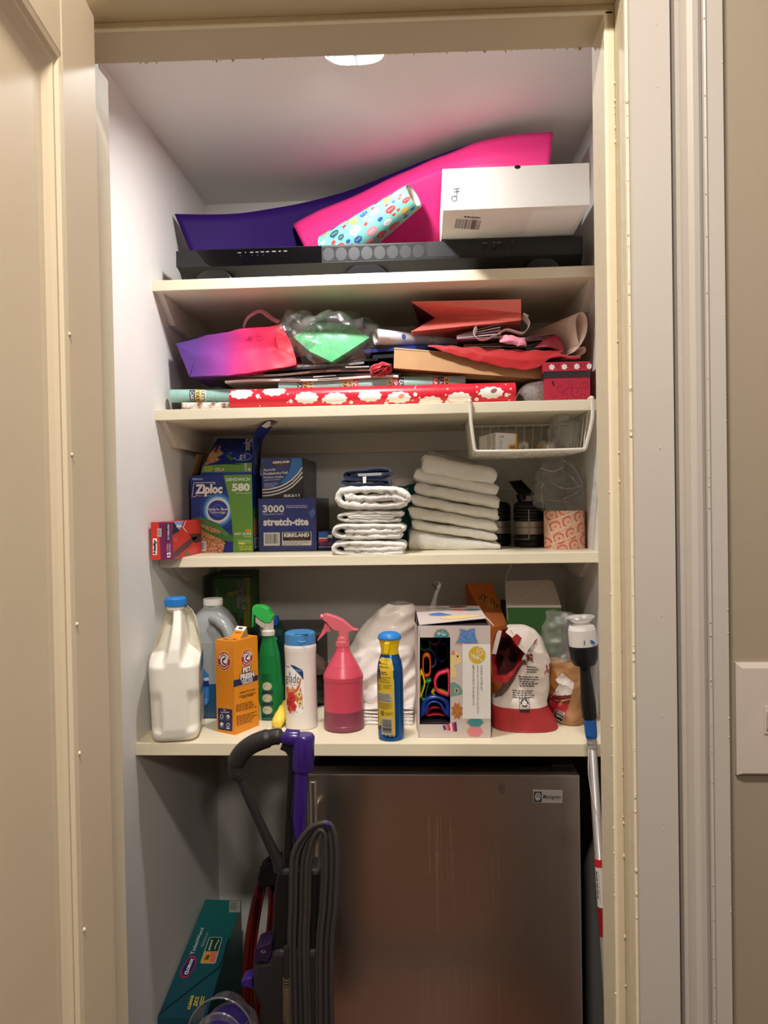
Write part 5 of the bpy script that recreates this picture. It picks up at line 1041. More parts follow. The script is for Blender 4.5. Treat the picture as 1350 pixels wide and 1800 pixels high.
b.text(S, 'CARPET ODOR', 465, 893, 640, 925, WHITE, 5, bold=.03); b.text(S, 'ELIMINATOR', 485, 930, 638, 960, WHITE, 5, bold=.03); b.dashes(S, 430, 968, 680, 980, 1, ink(150, 150, 180), 5)
b.text(S, 'ELIMINATES ODORS', 445, 1070, 678, 1095, INK, 2, bold=.02); b.text(S, 'LASTING FRAGRANCE', 430, 1122, 684, 1148, INK, 2, bold=.02); b.text(S, 'EVERY SWEEP', 478, 1150, 650, 1174, INK, 2, bold=.02)
b.dashes(S, 390, 1240, 715, 1360, 5, ink(80, 50, 20), 2, seed=6); b.dashes(S, 396, 1410, 715, 1560, 6, ink(80, 50, 20), 2, seed=8)
b.poly(F1, [(125, 1310), (325, 1335), (335, 1350), (335, 1660), (325, 1672), (130, 1640), (118, 1628), (115, 1325)], NV, 2); b.text(F1, 'Our', 200, 1330, 240, 1356, WHITE, 4, bold=.02); b.text(F1, 'Commitment', 160, 1362, 290, 1386, WHITE, 4, bold=.01)
for x, y in ((175, 1440), (270, 1445), (175, 1560), (272, 1570)): b.arc(F1, x, y, 26, 32, .35, ink(196, 196, 206), 4); b.dashes(F1, x-26, y+40, x+26, y+54, 1, ink(150, 150, 170), 4)
b.disc(F1, 175, 1555, 14, 18, WHITE, 5); b.poly(F1, [(255, 1420), (290, 1425), (296, 1460), (270, 1475), (282, 1450), (262, 1445)], WHITE, 5); b.poly(F1, [(245, 1610), (298, 1615), (298, 1632), (245, 1628)], WHITE, 4)
b.build('carton', t)
b = MB(); c_ = (pL+pR)/2+up; ax = (pR-pM).normalized(); wd = (pL-pM).normalized()
q0 = pM.lerp(pR, .40)+up+wd*.010; q1 = q0+wd*.030; tip = Vector((0, 0, 1))*.024+ax*.024
b.add([q0, q1, q1+tip, q0+tip], [(0, 1, 2, 3)], OR); b.add([q0, q0+tip, q0+ax*.028], [(0, 1, 2)], mat('carton_grey', (150, 120, 80), .7)); b.add([q1, q1+tip, q1+ax*.028], [(0, 1, 2)], mat('carton_grey', (150, 120, 80), .7))
Fq = rectmap(0, 0, 10, 10, [q1+tip, q0+tip, q0, q1]); b.rect(Fq, 0, 0, 10, 3.6, WHITE, 2); b.rect(Fq, 3, 1, 7, 2.4, INK, 3); b.dashes(Fq, 2, 4.5, 8, 6, 2, ink(90, 60, 30), 2)
b.build('pour_spout', t)
b = MB(); Ft = rectmap(0, 0, 100, 40, [pL+up, pB+up, pR+up, pM+up]); b.disc(Ft, 24, 20, 13, 13, ink(150, 70, 60), 1); b.disc(Ft, 24, 20, 7, 7, ink(220, 170, 120), 2); b.poly(Ft, [(40, 8), (70, 8), (70, 30), (40, 30)], ink(90, 60, 30), 1); b.build('printed_top', t)
# generic turned bottles
def z_of(y, Y): return PY(700, y, Y).z
def gbottle(name, label, cat, c, parts):
    t = thing(name, label, cat, (c[0], c[1], Z4))
    for nm, prof, m, kw in parts: MB().lathe(prof, (c[0], c[1], Z4), m, n=kw.pop('n', 48), **kw).build(nm, t)
    return t
# carpet powder canister, white with blue flip cap
GW = mat('white_canister', (228, 222, 216), .35, var=.02); GB = mat('sky_blue_cap', (66, 132, 188), .42, var=.03)
gc = (PY(529, 1200, 1.69).x, 1.690); gr = .0375
prof = [(gr*.96, .0005), (gr, .004), (gr*1.0, .02), (gr*.985, .06), (gr*.965, .12), (gr*.955, .15), (gr*.975, .170), (gr, .184), (gr, .190), (gr*.97, .1955), (gr*.9, .198)]
t = gbottle('powder_canister', 'white carpet powder canister with sky blue flip cap and floral label', 'canister', gc, [('bottle', prof, GW, {})])
b = MB(); b.lathe([(gr*.965, .195), (gr*.975, .197), (gr*.955, .219), (gr*.93, .2215), (gr*.8, .2235), (0, .2235)], (gc[0], gc[1], Z4), GB, n=48); fz_ = Z4+.219; b.tube([(gc[0]+.010+.010*math.sin(k*.4-1.2), gc[1]-gr*.985, Z4+.209-.004*math.cos(k*.4-1.2)) for k in range(7)], .0012, ink(110, 170, 214), n=6); b.box(gc[0]-.006, gc[0]+.024, gc[1]-gr*.94, gc[1]-gr*.6, Z4+.2222, Z4+.2242, GB, .0006); b.build('flip_cap', t)
rf = lerp_profile([(r_, h+Z4) for r_, h in prof]); F = cylmap(gc, rf, 372, 286, 290, 1690, Z4+.195, Z4); b = MB()
b.poly(F, [(108, 640), (130, 605), (230, 600), (400, 640), (465, 710), (475, 850), (475, 1330), (440, 1390), (340, 1440), (180, 1430), (110, 1380)], ink(238, 234, 228), 1)
b.poly(F, [(210, 602), (300, 608), (440, 670), (465, 720), (468, 850), (420, 780), (330, 690)], ink(24, 58, 110), 2)
b.text(F, 'glade', 122, 745, 395, 945, INK, 3, bold=-.005, shear=.15); b.stroke(F, [(205+160*k/12, 905+30*math.sin(math.pi*k/12)) for k in range(13)], 5, INK, 2); b.poly(F, [(190, 740), (205, 700), (222, 735), (245, 750), (225, 785), (212, 760)], ink(110, 160, 200), 3)
b.dashes(F, 140, 622, 220, 660, 2, INK, 3); b.dashes(F, 330, 665, 450, 715, 3, ink(150, 170, 200), 3)
b.poly(F, [(125, 1010), (150, 970), (260, 965), (370, 935), (410, 870), (420, 800), (432, 830), (405, 930), (420, 1000), (445, 1100), (440, 1230), (390, 1310), (250, 1330), (235, 1400), (190, 1420), (140, 1300)], ink(206, 110, 50), 2)
FL, FL2 = ink(196, 50, 50), ink(222, 196, 140)
for cx, cy, r_, m in ((240, 1150, 92, FL), (200, 1220, 70, ink(170, 38, 44)), (280, 1290, 70, FL), (390, 1080, 60, FL2), (400, 1230, 56, FL2), (190, 1340, 44, FL)):
    for k in range(5): a = k*1.2566+cx; b.disc(F, cx+r_*.45*math.cos(a), cy+r_*.6*math.sin(a), r_*.42, r_*.5, m, 3+k % 2, 14)
    b.disc(F, cx, cy, 12, 14, INK, 6, 10)
b.stroke(F, [(310, 1080), (370, 1040), (405, 960), (425, 880)], 14, WHITE, 5); b.dashes(F, 190, 985, 290, 1050, 3, ink(240, 210, 170), 5); b.stroke(F, [(140, 1280), (165, 1360), (200, 1400)], 12, WHITE, 5)
b.text(F, '32 OZ (2 LB)', 245, 1362, 355, 1395, INK, 3); b.text(F, '907 g', 245, 1402, 290, 1428, INK, 3); b.rect(F, 438, 1280, 448, 1335, INK, 3)
b.build('label_sticker', t)
# yellow handle leaning behind it
YW = mat('yellow_rubber', (240, 214, 84), .5, var=.04)
b = MB(); A, B = PY(489, 1284, 1.68), PY(504, 1236, 1.73); A.z = Z4+.014; b.tube(smooth_path([A+Vector((-.001, -.01, -.004)), A, A.lerp(B, .35), A.lerp(B, .7), B], 5), [.006]+[.0125]*4+[.0145]*6+[.013]*5+[.010]*5, YW, n=18)
tag(b.build('duster_handle'), 'rounded yellow rubber handle lying behind the white powder canister', 'handle')
# pink spray bottle
PKB = mat('pink_spray_plastic', (204, 74, 94), .32, var=.02); PKL = mat('pink_bottle_liquid', (134, 62, 82), .32, var=.02); PKH = mat('pink_trigger_plastic', (216, 104, 116), .3, var=.02)
kc = (PY(604.5, 1250, 1.68).x, 1.680); kr = .0465
c9 = crop(545, 1070, 6.923)
def kz(y): return PY(604, 1070+y/6.923, 1.68).z-Z4
zr = lambda y: kz(y)+.0075*(1-min(1, max(0, (1560-y)/400)))
kl = .0455; ks = kz(800)
t = thing('spray_bottle', 'translucent pink spray bottle with pink trigger head, a third full', 'spray bottle', (kc[0], kc[1], Z4))
MB().lathe([(kr*.92, .0005), (kr*.99, .003), (kr*1.01, .007), (kr*1.01, .013), (kr*.99, .0145), (kr*.985, .017), (kr*.985, kl)], (kc[0], kc[1], Z4), PKL, n=56).build('liquid', t)
MB().lathe([(kr*.985, kl), (kr*.98, ks-.012), (kr*1.0, ks-.008), (kr*1.0, ks), (kr*.93, ks+.007), (kr*.77, ks+.022), (kr*.765, ks+.023), (kr*.55, ks+.040), (kr*.38, ks+.055), (kr*.315, ks+.066), (kr*.30, kz(460))], (kc[0], kc[1], Z4), PKB, n=56).build('bottle', t)
b = MB(); b.lathe([(kr*.32, kz(460)), (kr*.335, kz(455)), (kr*.335, kz(395)), (kr*.30, kz(388)), (kr*.28, kz(345)), (kr*.24, kz(330))], (kc[0], kc[1], Z4), PKH, n=36)
for k in range(30): a = k*math.pi/15; b.box(kc[0]+kr*.335*math.cos(a)-.0006, kc[0]+kr*.335*math.cos(a)+.0006, kc[1]+kr*.335*math.sin(a)-.0006, kc[1]+kr*.335*math.sin(a)+.0006, Z4+kz(452), Z4+kz(400), PKH)
b.build('collar', t)
def outline(pts, Y, c): return [PY(*c(x, y), Y) for x, y in pts]
b = MB(); b.prism(outline([(352, 395), (350, 300), (340, 272), (300, 268), (240, 225), (200, 170), (160, 140), (158, 70), (205, 68), (300, 96), (395, 140), (450, 185), (520, 245), (552, 255), (552, 268), (515, 272), (458, 292), (455, 395)], 1.669, c9), (0, .022, 0), PKH); b.build('spray_head', t, bevel=.0035)
b = MB(); b.tube([PY(*c9(128, 95), 1.68), PY(*c9(150, 100), 1.68), PY(*c9(195, 116), 1.68)], .0062, PKH, n=20); b.build('nozzle', t)
b = MB(); b.prism(outline([(185, 170), (240, 232), (258, 262), (238, 290), (205, 282), (150, 340), (92, 396), (84, 388), (128, 310), (165, 225)], 1.675, c9), (0, .010, 0), PKH); b.build('trigger', t, bevel=.0025)
b = MB(); b.prism(outline([(440, 190), (520, 246), (585, 252), (585, 266), (470, 284), (462, 274), (505, 258), (440, 215)], 1.672, c9), (0, .016, 0), PKH); b.build('rear_spur', t, bevel=.001)
# spray can
CANB = mat('blue_lacquered_can', (18, 84, 150), .22, .55, var=.03); CY_ = mat('yellow_can_plastic', (226, 190, 22), .35, var=.03)
pc = (PY(686.5, 1230, 1.607).x, 1.607); pr_ = .0288
prof = [(pr_*.9, .0005), (pr_*.98, .003), (pr_, .008), (pr_, .14), (pr_*.985, .155), (pr_*.90, .170), (pr_*.74, .183), (pr_*.66, .190)]
t = gbottle('spray_can', 'slim blue and yellow dusting spray can beside the pink spray bottle', 'spray can', pc, [('can', prof, CANB, {}), ('actuator_collar', [(pr_*.68, .188), (pr_*.68, .200), (pr_*.74, .212), (pr_*.86, .221)], CY_, {})])
ca_ = crop(655, 1105, 8.78)
b = MB(); b.lathe([(pr_*.88, .2205), (pr_*.92, .222), (pr_*.86, .229), (pr_*.6, .2345), (0, .236)], (pc[0], pc[1], Z4), CAPB, n=40); b.prism(outline([(80, 168), (110, 130), (190, 92), (260, 100), (260, 186), (170, 172)], pc[1]-.012, ca_), (0, .024, 0), CAPB); b.build('cap', t, bevel=.002)
b = MB(); o_ = outline([(172, 215), (170, 380), (192, 408), (225, 408), (250, 385), (266, 215)], pc[1]-pr_*.70-.007, ca_); b.prism(o_, (0, .010, 0), CY_); b.build('trigger', t, bevel=.0022)
MB().prism(outline([(168, 200), (262, 200), (260, 222), (172, 222)], pc[1]-pr_*.70-.002, ca_), (0, .01, 0), mat('dark_slot', (70, 40, 16), .6)).build('trigger_slot', t)
rf = lerp_profile([(r_, h+Z4) for r_, h in prof]); F = cylmap(pc, rf, 278, 203, 372, 1775, Z4+.19, Z4+.0); CL = ink(214, 182, 48); b = MB()
b.poly(F, [(78, 470), (120, 430), (300, 432), (322, 460), (345, 600), (352, 1660), (335, 1690), (80, 1670)], ink(206, 196, 120), 1); b.poly(F, [(78, 480), (125, 440), (295, 442), (312, 468), (335, 604), (342, 1650), (328, 1678), (80, 1660)], CL, 2)
b.dashes(F, 92, 510, 262, 532, 1, INK, 3); b.text(F, 'multisurface', 90, 550, 265, 588, INK, 3); b.dashes(F, 85, 640, 292, 700, 2, INK, 3, fill=.5, seed=2); b.dashes(F, 82, 722, 300, 830, 6, ink(90, 76, 30), 3); b.dashes(F, 90, 850, 160, 960, 5, ink(110, 90, 40), 3, seed=4); b.dashes(F, 180, 850, 310, 920, 4, ink(80, 70, 30), 3)
b.rect(F, 84, 990, 312, 1140, ink(176, 172, 158), 3); b.dashes(F, 90, 1000, 305, 1132, 7, ink(60, 56, 54), 4, seed=9); b.dashes(F, 110, 1150, 325, 1255, 5, ink(70, 60, 24), 3, seed=10); b.disc(F, 158, 1320, 30, 40, ink(60, 52, 30), 3, 18); b.arc(F, 158, 1320, 20, 26, .3, CL, 4); b.dashes(F, 198, 1295, 325, 1350, 3, ink(90, 76, 30), 3)
b.barcode(F, 145, 1390, 310, 1660, ink(180, 176, 168), INK, 3, horiz=True); b.arc(F, 100, 1570, 18, 26, .4, INK, 3); b.dashes(F, 150, 1662, 330, 1678, 1, INK, 3)
b.build('label_sticker', t)
# green trigger spray behind the orange box
GS = mat('green_spray_bottle', (24, 116, 58), .22, var=.03); GH = mat('bright_green_plastic', (52, 176, 78), .3, var=.03); NW = mat('neck_white_plastic', (206, 200, 192), .35)
c2 = crop(365, 1000, 6.75); bx = PY(474.5, 1200, 1.755).x
t = thing('spray_bottle', 'green trigger spray bottle with bright green head, behind the orange box', 'spray bottle', (bx, 1.755, Z4))
zq = lambda y: PY(474, y, 1.755).z-Z4
MB().lathe([(.030, .0005), (.034, .004), (.0345, .02), (.034, .07), (.031, .10), (.026, zq(1150)), (.019, zq(1128)), (.0145, zq(1114))], (bx, 1.755, Z4), GS, n=40, sy=.75).build('bottle', t)
MB().lathe([(.0165, zq(1116)), (.0165, zq(1109)), (.0135, zq(1106)), (.014, zq(1085))], (bx-.002, 1.755, Z4), NW, n=30).build('neck', t)
b = MB(); b.prism(outline([(562, 640), (560, 560), (600, 540), (715, 600), (712, 700), (640, 700)], 1.743, c2), (0, .024, 0), NW); b.build('shroud', t, bevel=.003)
b = MB(); b.prism(outline([(527, 470), (540, 440), (640, 442), (715, 480), (742, 545), (765, 570), (762, 610), (735, 640), (680, 640), (600, 590), (548, 540), (532, 700), (524, 690)], 1.738, c2), (0, .034, 0), GH); b.build('trigger_head', t, bevel=.007)
rf = lambda z: .034; b = MB(); F = cylmap((bx, 1.755), lerp_profile([(.0345, Z4), (.034, Z4+.07), (.031, Z4+.1), (.026, Z4+zq(1150)), (.019, Z4+zq(1128))]), 735, 128, 790, 1790, Z4+zq(1117), Z4, sy=.75)
for k in range(3):
    cy = 1375+142*k; b.disc(F, 728, cy, 48, 52, ink(190, 186, 160), 2, 22); b.arc(F, 728, cy, 48, 52, .1, ink(90, 130, 80), 3); b.stroke(F, [(695, cy+10), (720, cy-12), (760, cy+8)], 6, ink(130, 120, 90), 3); b.poly(F, [(680, cy+58), (782, cy+50), (782, cy+84), (680, cy+90)], ink(30, 46, 70), 3)
b.dashes(F, 675, 1225, 775, 1320, 5, ink(14, 60, 34), 2); b.poly(F, [(612, 1180), (640, 1200), (660, 1350), (640, 1460), (612, 1480)], speck_mat('label_speckle', (24, 116, 58), (150, 90, 50), 300, .5, .4, 0), 2); b.poly(F, [(612, 1560), (640, 1540), (668, 1640), (672, 1790), (612, 1790)], ink(190, 196, 170), 2)
b.build('label_sticker', t)
# dark teal detergent bottle behind it
DT = mat('dark_teal_bottle', (16, 48, 50), .18, var=.03); dx_ = PY(490, 1200, 1.87).x; zq = lambda y: PY(490, y, 1.87).z-Z4
t = thing('detergent_bottle', 'dark teal bottle with blue cap between green spray and white canister', 'bottle', (dx_, 1.87, Z4))
MB().lathe([(.030, .0005), (.034, .004), (.034, zq(1125)), (.031, zq(1114)), (.020, zq(1105)), (.012, zq(1100)), (.012, zq(1094))], (dx_, 1.87, Z4), DT, n=40, p=2.6, sy=.7).build('bottle', t)
MB().lathe([(.0125, zq(1098)), (.0125, zq(1086)), (.010, zq(1083)), (0, zq(1083))], (dx_-.008, 1.87, Z4), mat('royal_blue_cap', (20, 76, 160), .4), n=24).build('cap', t)
b = MB(); F = lambda x, y, h=0: Vector((PY(*c2(x, y), 1.845).x, 1.8455-h, PY(*c2(x, y), 1.845).z)); b.poly(F, [(750, 770), (810, 760), (825, 800), (820, 860), (752, 870)], ink(22, 44, 100), 1); b.rect(F, 790, 812, 822, 842, ink(170, 180, 190), 2); b.poly(F, [(780, 940), (838, 950), (842, 990), (784, 996)], ink(24, 50, 120), 1); b.poly(F, [(800, 1000), (842, 996), (842, 1140), (826, 1130)], ink(90, 130, 120), 1); b.build('label_sticker', t)
# green carton against the back wall
GC = mat('dark_green_carton', (52, 92, 34), .45, var=.08); t = thing('cleaner_box', 'tall dark green box standing against the closet back wall, behind the jugs', 'box', (-.56, 2.1, Z4))
x0, x1, y0 = PY(374, 1060, 2.06).x, PY(442, 1060, 2.06).x, 2.06; zt = PY(410, 1015, y0).z; b = MB(); b.box(x0, x1, y0, 2.165, Z4, zt, GC, .004); F = facemap(((60, 95), (515, 95), (540, 760), (60, 760)), frontface(x0, x1, PY(410, 1112, y0).z, zt, y0))
b.poly(F, [(440, 100), (505, 100), (520, 700), (440, 700)], ink(120, 120, 34), 1); b.poly(F, [(350, 130), (455, 125), (455, 420), (400, 500), (350, 440)], speck_mat('grey_speck_print', (120, 120, 112), (70, 76, 66), 260, .5, .5, 0), 2); [b.stroke(F, [(250+16*k+10*math.cos(i*.9), 290-3*k+22*math.sin(i*.9+k)) for i in range(7)], 7, ink(176, 160, 30), 3) for k in range(8)]; b.arc(F, 437, 448, 46, 46, .15, BLACK, 4); b.disc(F, 437, 448, 36, 36, ink(110, 120, 80), 3); b.rect(F, 398, 490, 416, 518, INK, 4); b.rect(F, 402, 496, 412, 512, ink(150, 154, 130), 5); b.rect(F, 420, 490, 442, 516, INK, 4); b.rect(F, 425, 496, 436, 510, ink(150, 154, 130), 5)
b.rect(F, 215, 510, 355, 690, ink(14, 44, 24), 2); b.dashes(F, 230, 530, 345, 670, 4, ink(70, 110, 76), 3, vert=True); b.dashes(F, 108, 215, 126, 380, 1, ink(150, 160, 130), 2, vert=True); b.rect(F, 385, 580, 430, 680, ink(70, 40, 26), 2); b.build('carton', t)
b = MB(); b.box(x0-.002, x1+.001, y0-.002, 2.167, zt, zt+.013, mat('dark_green_lid', (36, 52, 30), .4), .004); b.build('lid', t)
# dark storage bin with a lid edge, at the back
DB = mat('dark_grey_bin', (50, 48, 48), .4, var=.08); t = thing('storage_bin', 'dark grey plastic bin at the back, behind canister and pink bottle', 'storage bin', (-.35, 2.0, Z4))
x0, x1, y0, y1, zt = -.452, -.285, 1.93, 2.15, PY(520, 1088, 2.15).z
b = MB(); b.prism([(x0+.01, y0+.01, Z4), (x1-.01, y0+.01, Z4), (x1-.01, y1-.01, Z4), (x0+.01, y1-.01, Z4)], (0, 0, zt-Z4-.01), DB); b.build('bin', t)
b = MB(); b.box(x0, x1, y0, y1, zt-.012, zt-.002, mat('bin_lid', (78, 74, 72), .35, var=.05), .003); b.box(x0, x1, y0-.003, y0+.012, zt-.022, zt-.010, mat('bin_rim', (30, 36, 44), .35), .002); b.build('lid', t)
b = MB(); blob(b, (-.305, 1.885, Z4+.098), .05, .045, .03, mat('brown_fabric_bag', (110, 92, 82), .7, var=.2, vs=40), .014, 30, 2, 36, 22, amp2=.005); b.build('x'); bpy.data.objects['x'].name = 'cloth_bag'; tag(bpy.data.objects['cloth_bag'], 'crumpled brownish cloth bag behind the trigger of the pink bottle', 'bag'); WORLD['cloth_bag'] = bpy.data.objects['cloth_bag'].matrix_world.copy()
b = MB(); blob(b, (-.30, 1.88, Z4+.042), .048, .05, .0415, mat('black_bundle', (20, 19, 20), .4, var=.2), .012, 30, 6, 36, 22, amp2=.004, cut=Z4+.0005); tag(b.build('cable_bundle'), 'black bundle lying under the brownish cloth bag', 'bundle')
# white carrier bag
PLW = mat('white_carrier_bag', (234, 226, 218), .28, var=.05, vs=15, bump=.5, bs=60); 
t = thing('carrier_bag', 'crumpled white plastic carrier bag standing behind the blue spray can', 'plastic bag', (-.08, 1.88, Z4))
out = [(1068, 684, 722), (1080, 664, 731), (1100, 644, 734), (1125, 624, 735), (1155, 606, 735), (1185, 603, 734), (1215, 612, 735), (1240, 634, 736), (1262, 640, 736)]
def cbag(u, v):
    k = (1-v)*(len(out)-1); i = min(int(k), len(out)-2); a = k-i; y, l, r_ = [out[i][n]*(1-a)+out[i+1][n]*a for n in range(3)]
    A, B = PY(l, y, 1.80), PY(r_, y, 1.80); cx, hx = (A.x+B.x)/2, (B.x-A.x)/2; th = 2*math.pi*u; dp = .035+.07*(1-v)
    p = Vector((cx+hx*math.cos(th), 1.84+dp*.9*math.sin(th)+.03*v, max(A.z, Z4+.002)))
    st = Vector((p.x*.7+p.z*.5, p.y, p.z*.7-p.x*.5)); ridge = 1-2*abs(noise.noise(Vector((st.x*11, st.y*15, st.z*34)))); n2 = noise.noise(p*26)
    return p+Vector((math.cos(th)*.5, math.sin(th), .15))*(.014*ridge+.008*n2)*min(1, v*5+.2)
b = MB(); b.grid(cbag, 90, 60, PLW, cu=True); b.build('bag', t)
for i in range(5):
    b = MB(); z = Z4+.001+.0075*i; b.grid(lambda u, v: noisy((-.155+.12*u, 1.70+.004*i+.12*v, z+.004+.002*math.sin(u*9+i)), .002, 40, i), 20, 6, PLW); b.grid(lambda u, v: noisy((-.155+.12*u, 1.70+.004*i, z+.004*v+.002*math.sin(u*9+i)*v), .0012, 60, i), 20, 2, PLW)
    tag(b.build('folded_bag', solid=.001), ['lowest folded white plastic bag of the pile under the carrier bag', 'second folded white plastic bag from the bottom of that pile', 'middle folded white plastic bag of the pile by the blue spray can', 'fourth folded white plastic bag of the pile by the blue spray can', 'topmost folded white plastic bag of the pile by the blue spray can'][i], 'plastic bag', 'folded plastic bags')
# cookie cutter box with window
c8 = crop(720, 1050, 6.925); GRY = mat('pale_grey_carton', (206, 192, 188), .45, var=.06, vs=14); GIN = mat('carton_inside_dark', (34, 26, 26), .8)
kx0, kx1, ky = PY(738.5, 1200, 1.607).x, PY(860.5, 1200, 1.607).x, 1.607; kz1 = PY(800, 1099.5, ky).z; kyb = 1.86
t = thing('cookie_cutter_box', 'pale grey cookie cutter box with cut-out window and lid ajar', 'box', ((kx0+kx1)/2, 1.73, Z4))
F = facemap(((115, 345), (965, 340), (980, 1715), (140, 1715)), frontface(kx0, kx1, Z4+.0005, kz1, ky)); wx0, wx1, wy0, wy1 = 122, 495, 490, 1555
b = MB()
for r_ in ((115, 343, 985, wy0), (115, wy1, 985, 1715), (wx1, wy0, 985, wy1)): b.rect(F, *r_, GRY, 0)
def fm(q_, d=0.0): return F(q_[0], q_[1], d)
W4 = [fm((wx0, wy0)), fm((wx1, wy0)), fm((wx1, wy1)), fm((wx0, wy1))]; back = Vector((0, .19, 0))
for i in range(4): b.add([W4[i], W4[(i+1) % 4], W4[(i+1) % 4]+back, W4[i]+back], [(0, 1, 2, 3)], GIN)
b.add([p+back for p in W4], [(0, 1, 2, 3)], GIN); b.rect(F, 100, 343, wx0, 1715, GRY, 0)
xl = F(100, 900).x; bl, br_ = Vector((xl-.012, ky+.06, 0)), Vector((kx1+.001, ky, 0))
xr2 = F(985, 900).x; xb = xl-.006
def V3(x, y, z): return Vector((x, y, z))
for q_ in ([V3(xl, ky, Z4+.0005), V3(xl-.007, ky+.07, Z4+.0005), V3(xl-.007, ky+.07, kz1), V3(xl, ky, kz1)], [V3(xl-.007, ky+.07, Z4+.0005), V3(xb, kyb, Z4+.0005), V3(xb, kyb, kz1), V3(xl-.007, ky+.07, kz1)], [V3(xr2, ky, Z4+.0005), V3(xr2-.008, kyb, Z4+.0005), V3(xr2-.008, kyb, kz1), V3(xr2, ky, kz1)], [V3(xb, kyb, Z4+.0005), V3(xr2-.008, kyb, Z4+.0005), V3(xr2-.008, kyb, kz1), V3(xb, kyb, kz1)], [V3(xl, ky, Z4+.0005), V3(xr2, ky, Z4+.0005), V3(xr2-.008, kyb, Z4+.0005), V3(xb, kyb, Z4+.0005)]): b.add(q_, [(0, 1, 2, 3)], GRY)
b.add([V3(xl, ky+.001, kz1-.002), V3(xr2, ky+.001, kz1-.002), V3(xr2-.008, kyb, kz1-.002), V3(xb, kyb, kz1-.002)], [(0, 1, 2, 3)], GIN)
TQ, CB_, CPK, CTN, CYL_ = ink(70, 140, 150), ink(70, 120, 190), ink(222, 130, 140), ink(206, 158, 112), ink(232, 206, 140)
def scal(F, cx, cy, r_, m, L, n=14, k=.06): b.fan(F, [(cx+r_*(1+k*math.cos(n*a*math.pi/36))*math.cos(a*math.pi/36), cy+r_*(1+k*math.cos(n*a*math.pi/36))*math.sin(a*math.pi/36)) for a in range(72)], m, L)
b.poly(F, [(285, 488), (290, 440), (330, 390), (390, 374), (450, 390), (490, 440), (494, 488)], CTN, 1); b.poly(F, [(300, 488), (305, 445), (340, 400), (390, 386), (440, 398), (474, 440), (480, 488)], TQ, 2)
b.stroke(F, [(340, 440), (350, 424), (368, 440), (350, 462), (342, 446), (380, 436), (420, 465), (446, 450), (432, 436), (418, 462)], 7, WHITE, 3); b.stroke(F, [(402, 410), (404, 470)], 4, WHITE, 3)
b.poly(F, [(600, 376), (650, 388), (700, 400), (740, 380), (800, 374), (798, 430), (815, 500), (846, 562), (700, 600), (552, 570), (590, 500), (606, 430)], CTN, 1); b.poly(F, [(612, 378), (650, 390), (702, 404), (745, 382), (800, 376), (796, 430), (812, 500), (838, 556), (700, 562), (566, 555), (600, 500), (620, 440)], speck_mat('blue_sugar_print', (60, 104, 176), (120, 160, 214), 420, .5, .4, 0), 2)
b.poly(F, [(497, 680), (512, 640), (545, 640), (590, 680), (628, 730), (632, 780), (600, 822), (540, 830), (560, 900), (582, 960), (560, 985), (497, 985)], CYL_, 1); b.poly(F, [(505, 700), (515, 645), (545, 650), (556, 694), (530, 705)], CPK, 2); b.disc(F, 585, 722, 11, 13, INK, 2)
b.poly(F, [(497, 1050), (540, 1035), (610, 1080), (650, 1150), (640, 1190), (560, 1205), (497, 1220)], ink(110, 160, 140), 1); b.disc(F, 572, 1142, 26, 34, ink(210, 190, 170), 2); b.disc(F, 572, 1142, 14, 22, ink(130, 50, 60), 3)
b.fan(F, [(575+(95 if k % 2 else 70)*math.cos(k*math.pi/8)*.85, 1390+(118 if k % 2 else 84)*math.sin(k*math.pi/8)) for k in range(16)], CTN, 1); b.fan(F, [(580+(84 if k % 2 else 60)*math.cos(k*math.pi/8)*.85, 1392+(106 if k % 2 else 76)*math.sin(k*math.pi/8)) for k in range(16)], speck_mat('orange_sugar_print', (150, 84, 40), (206, 140, 80), 420, .5, .4, 0), 2)
for k, m in enumerate((ink(90, 60, 110), CPK, ink(200, 60, 90), ink(236, 200, 206), ink(190, 60, 100), ink(80, 50, 90))): b.poly(F, [(400+28*k, 1570-8*k), (428+28*k, 1562-8*k), (450+26*k, 1620+4*k), (420+26*k, 1625+4*k)], m, 1)
b.rect(F, 645, 572, 985, 1485, WHITE, 4)
b.disc(F, 822, 705, 104, 108, ink(216, 178, 44), 5, 36); b.stroke(F, [(860, 690), (840, 650), (868, 636), (896, 660), (884, 700), (846, 712), (818, 672), (830, 622), (880, 606)], 9, WHITE, 6); b.stroke(F, [(744, 690), (800, 760), (772, 700)], 9, WHITE, 6); b.stroke(F, [(772, 690), (836, 770), (812, 706), (884, 782)], 11, WHITE, 6); b.text(F, 'WILTON', 740, 730, 758, 790, WHITE, 6, rot=90)
TXG = ink(110, 104, 104)
b.text(F, 'COOKIE CUTTER SET', 862, 830, 886, 1140, TXG, 5, rot=-90, bold=.01); b.text(F, 'JUEGO DE CORTADORES DE GALLETAS', 815, 830, 839, 1420, TXG, 5, rot=-90, bold=.01); b.text(F, 'EMPORTE-PIÈCE POUR BISCUITS', 765, 828, 792, 1322, TXG, 5, rot=-90, bold=.01)
b.fan(F, [(795+110*math.cos(k*math.pi/3), 1530+70*math.sin(k*math.pi/3)) for k in range(6)], CTN, 1); b.fan(F, [(800+100*math.cos(k*math.pi/3), 1528+60*math.sin(k*math.pi/3)) for k in range(6)], TQ, 2); b.fan(F, [(792+105*math.cos(k*math.pi/3+.1), 1640+70*math.sin(k*math.pi/3+.1)) for k in range(6)], CTN, 3); b.fan(F, [(796+96*math.cos(k*math.pi/3+.1), 1640+62*math.sin(k*math.pi/3+.1)) for k in range(6)], CPK, 4)
b.build('carton', t)
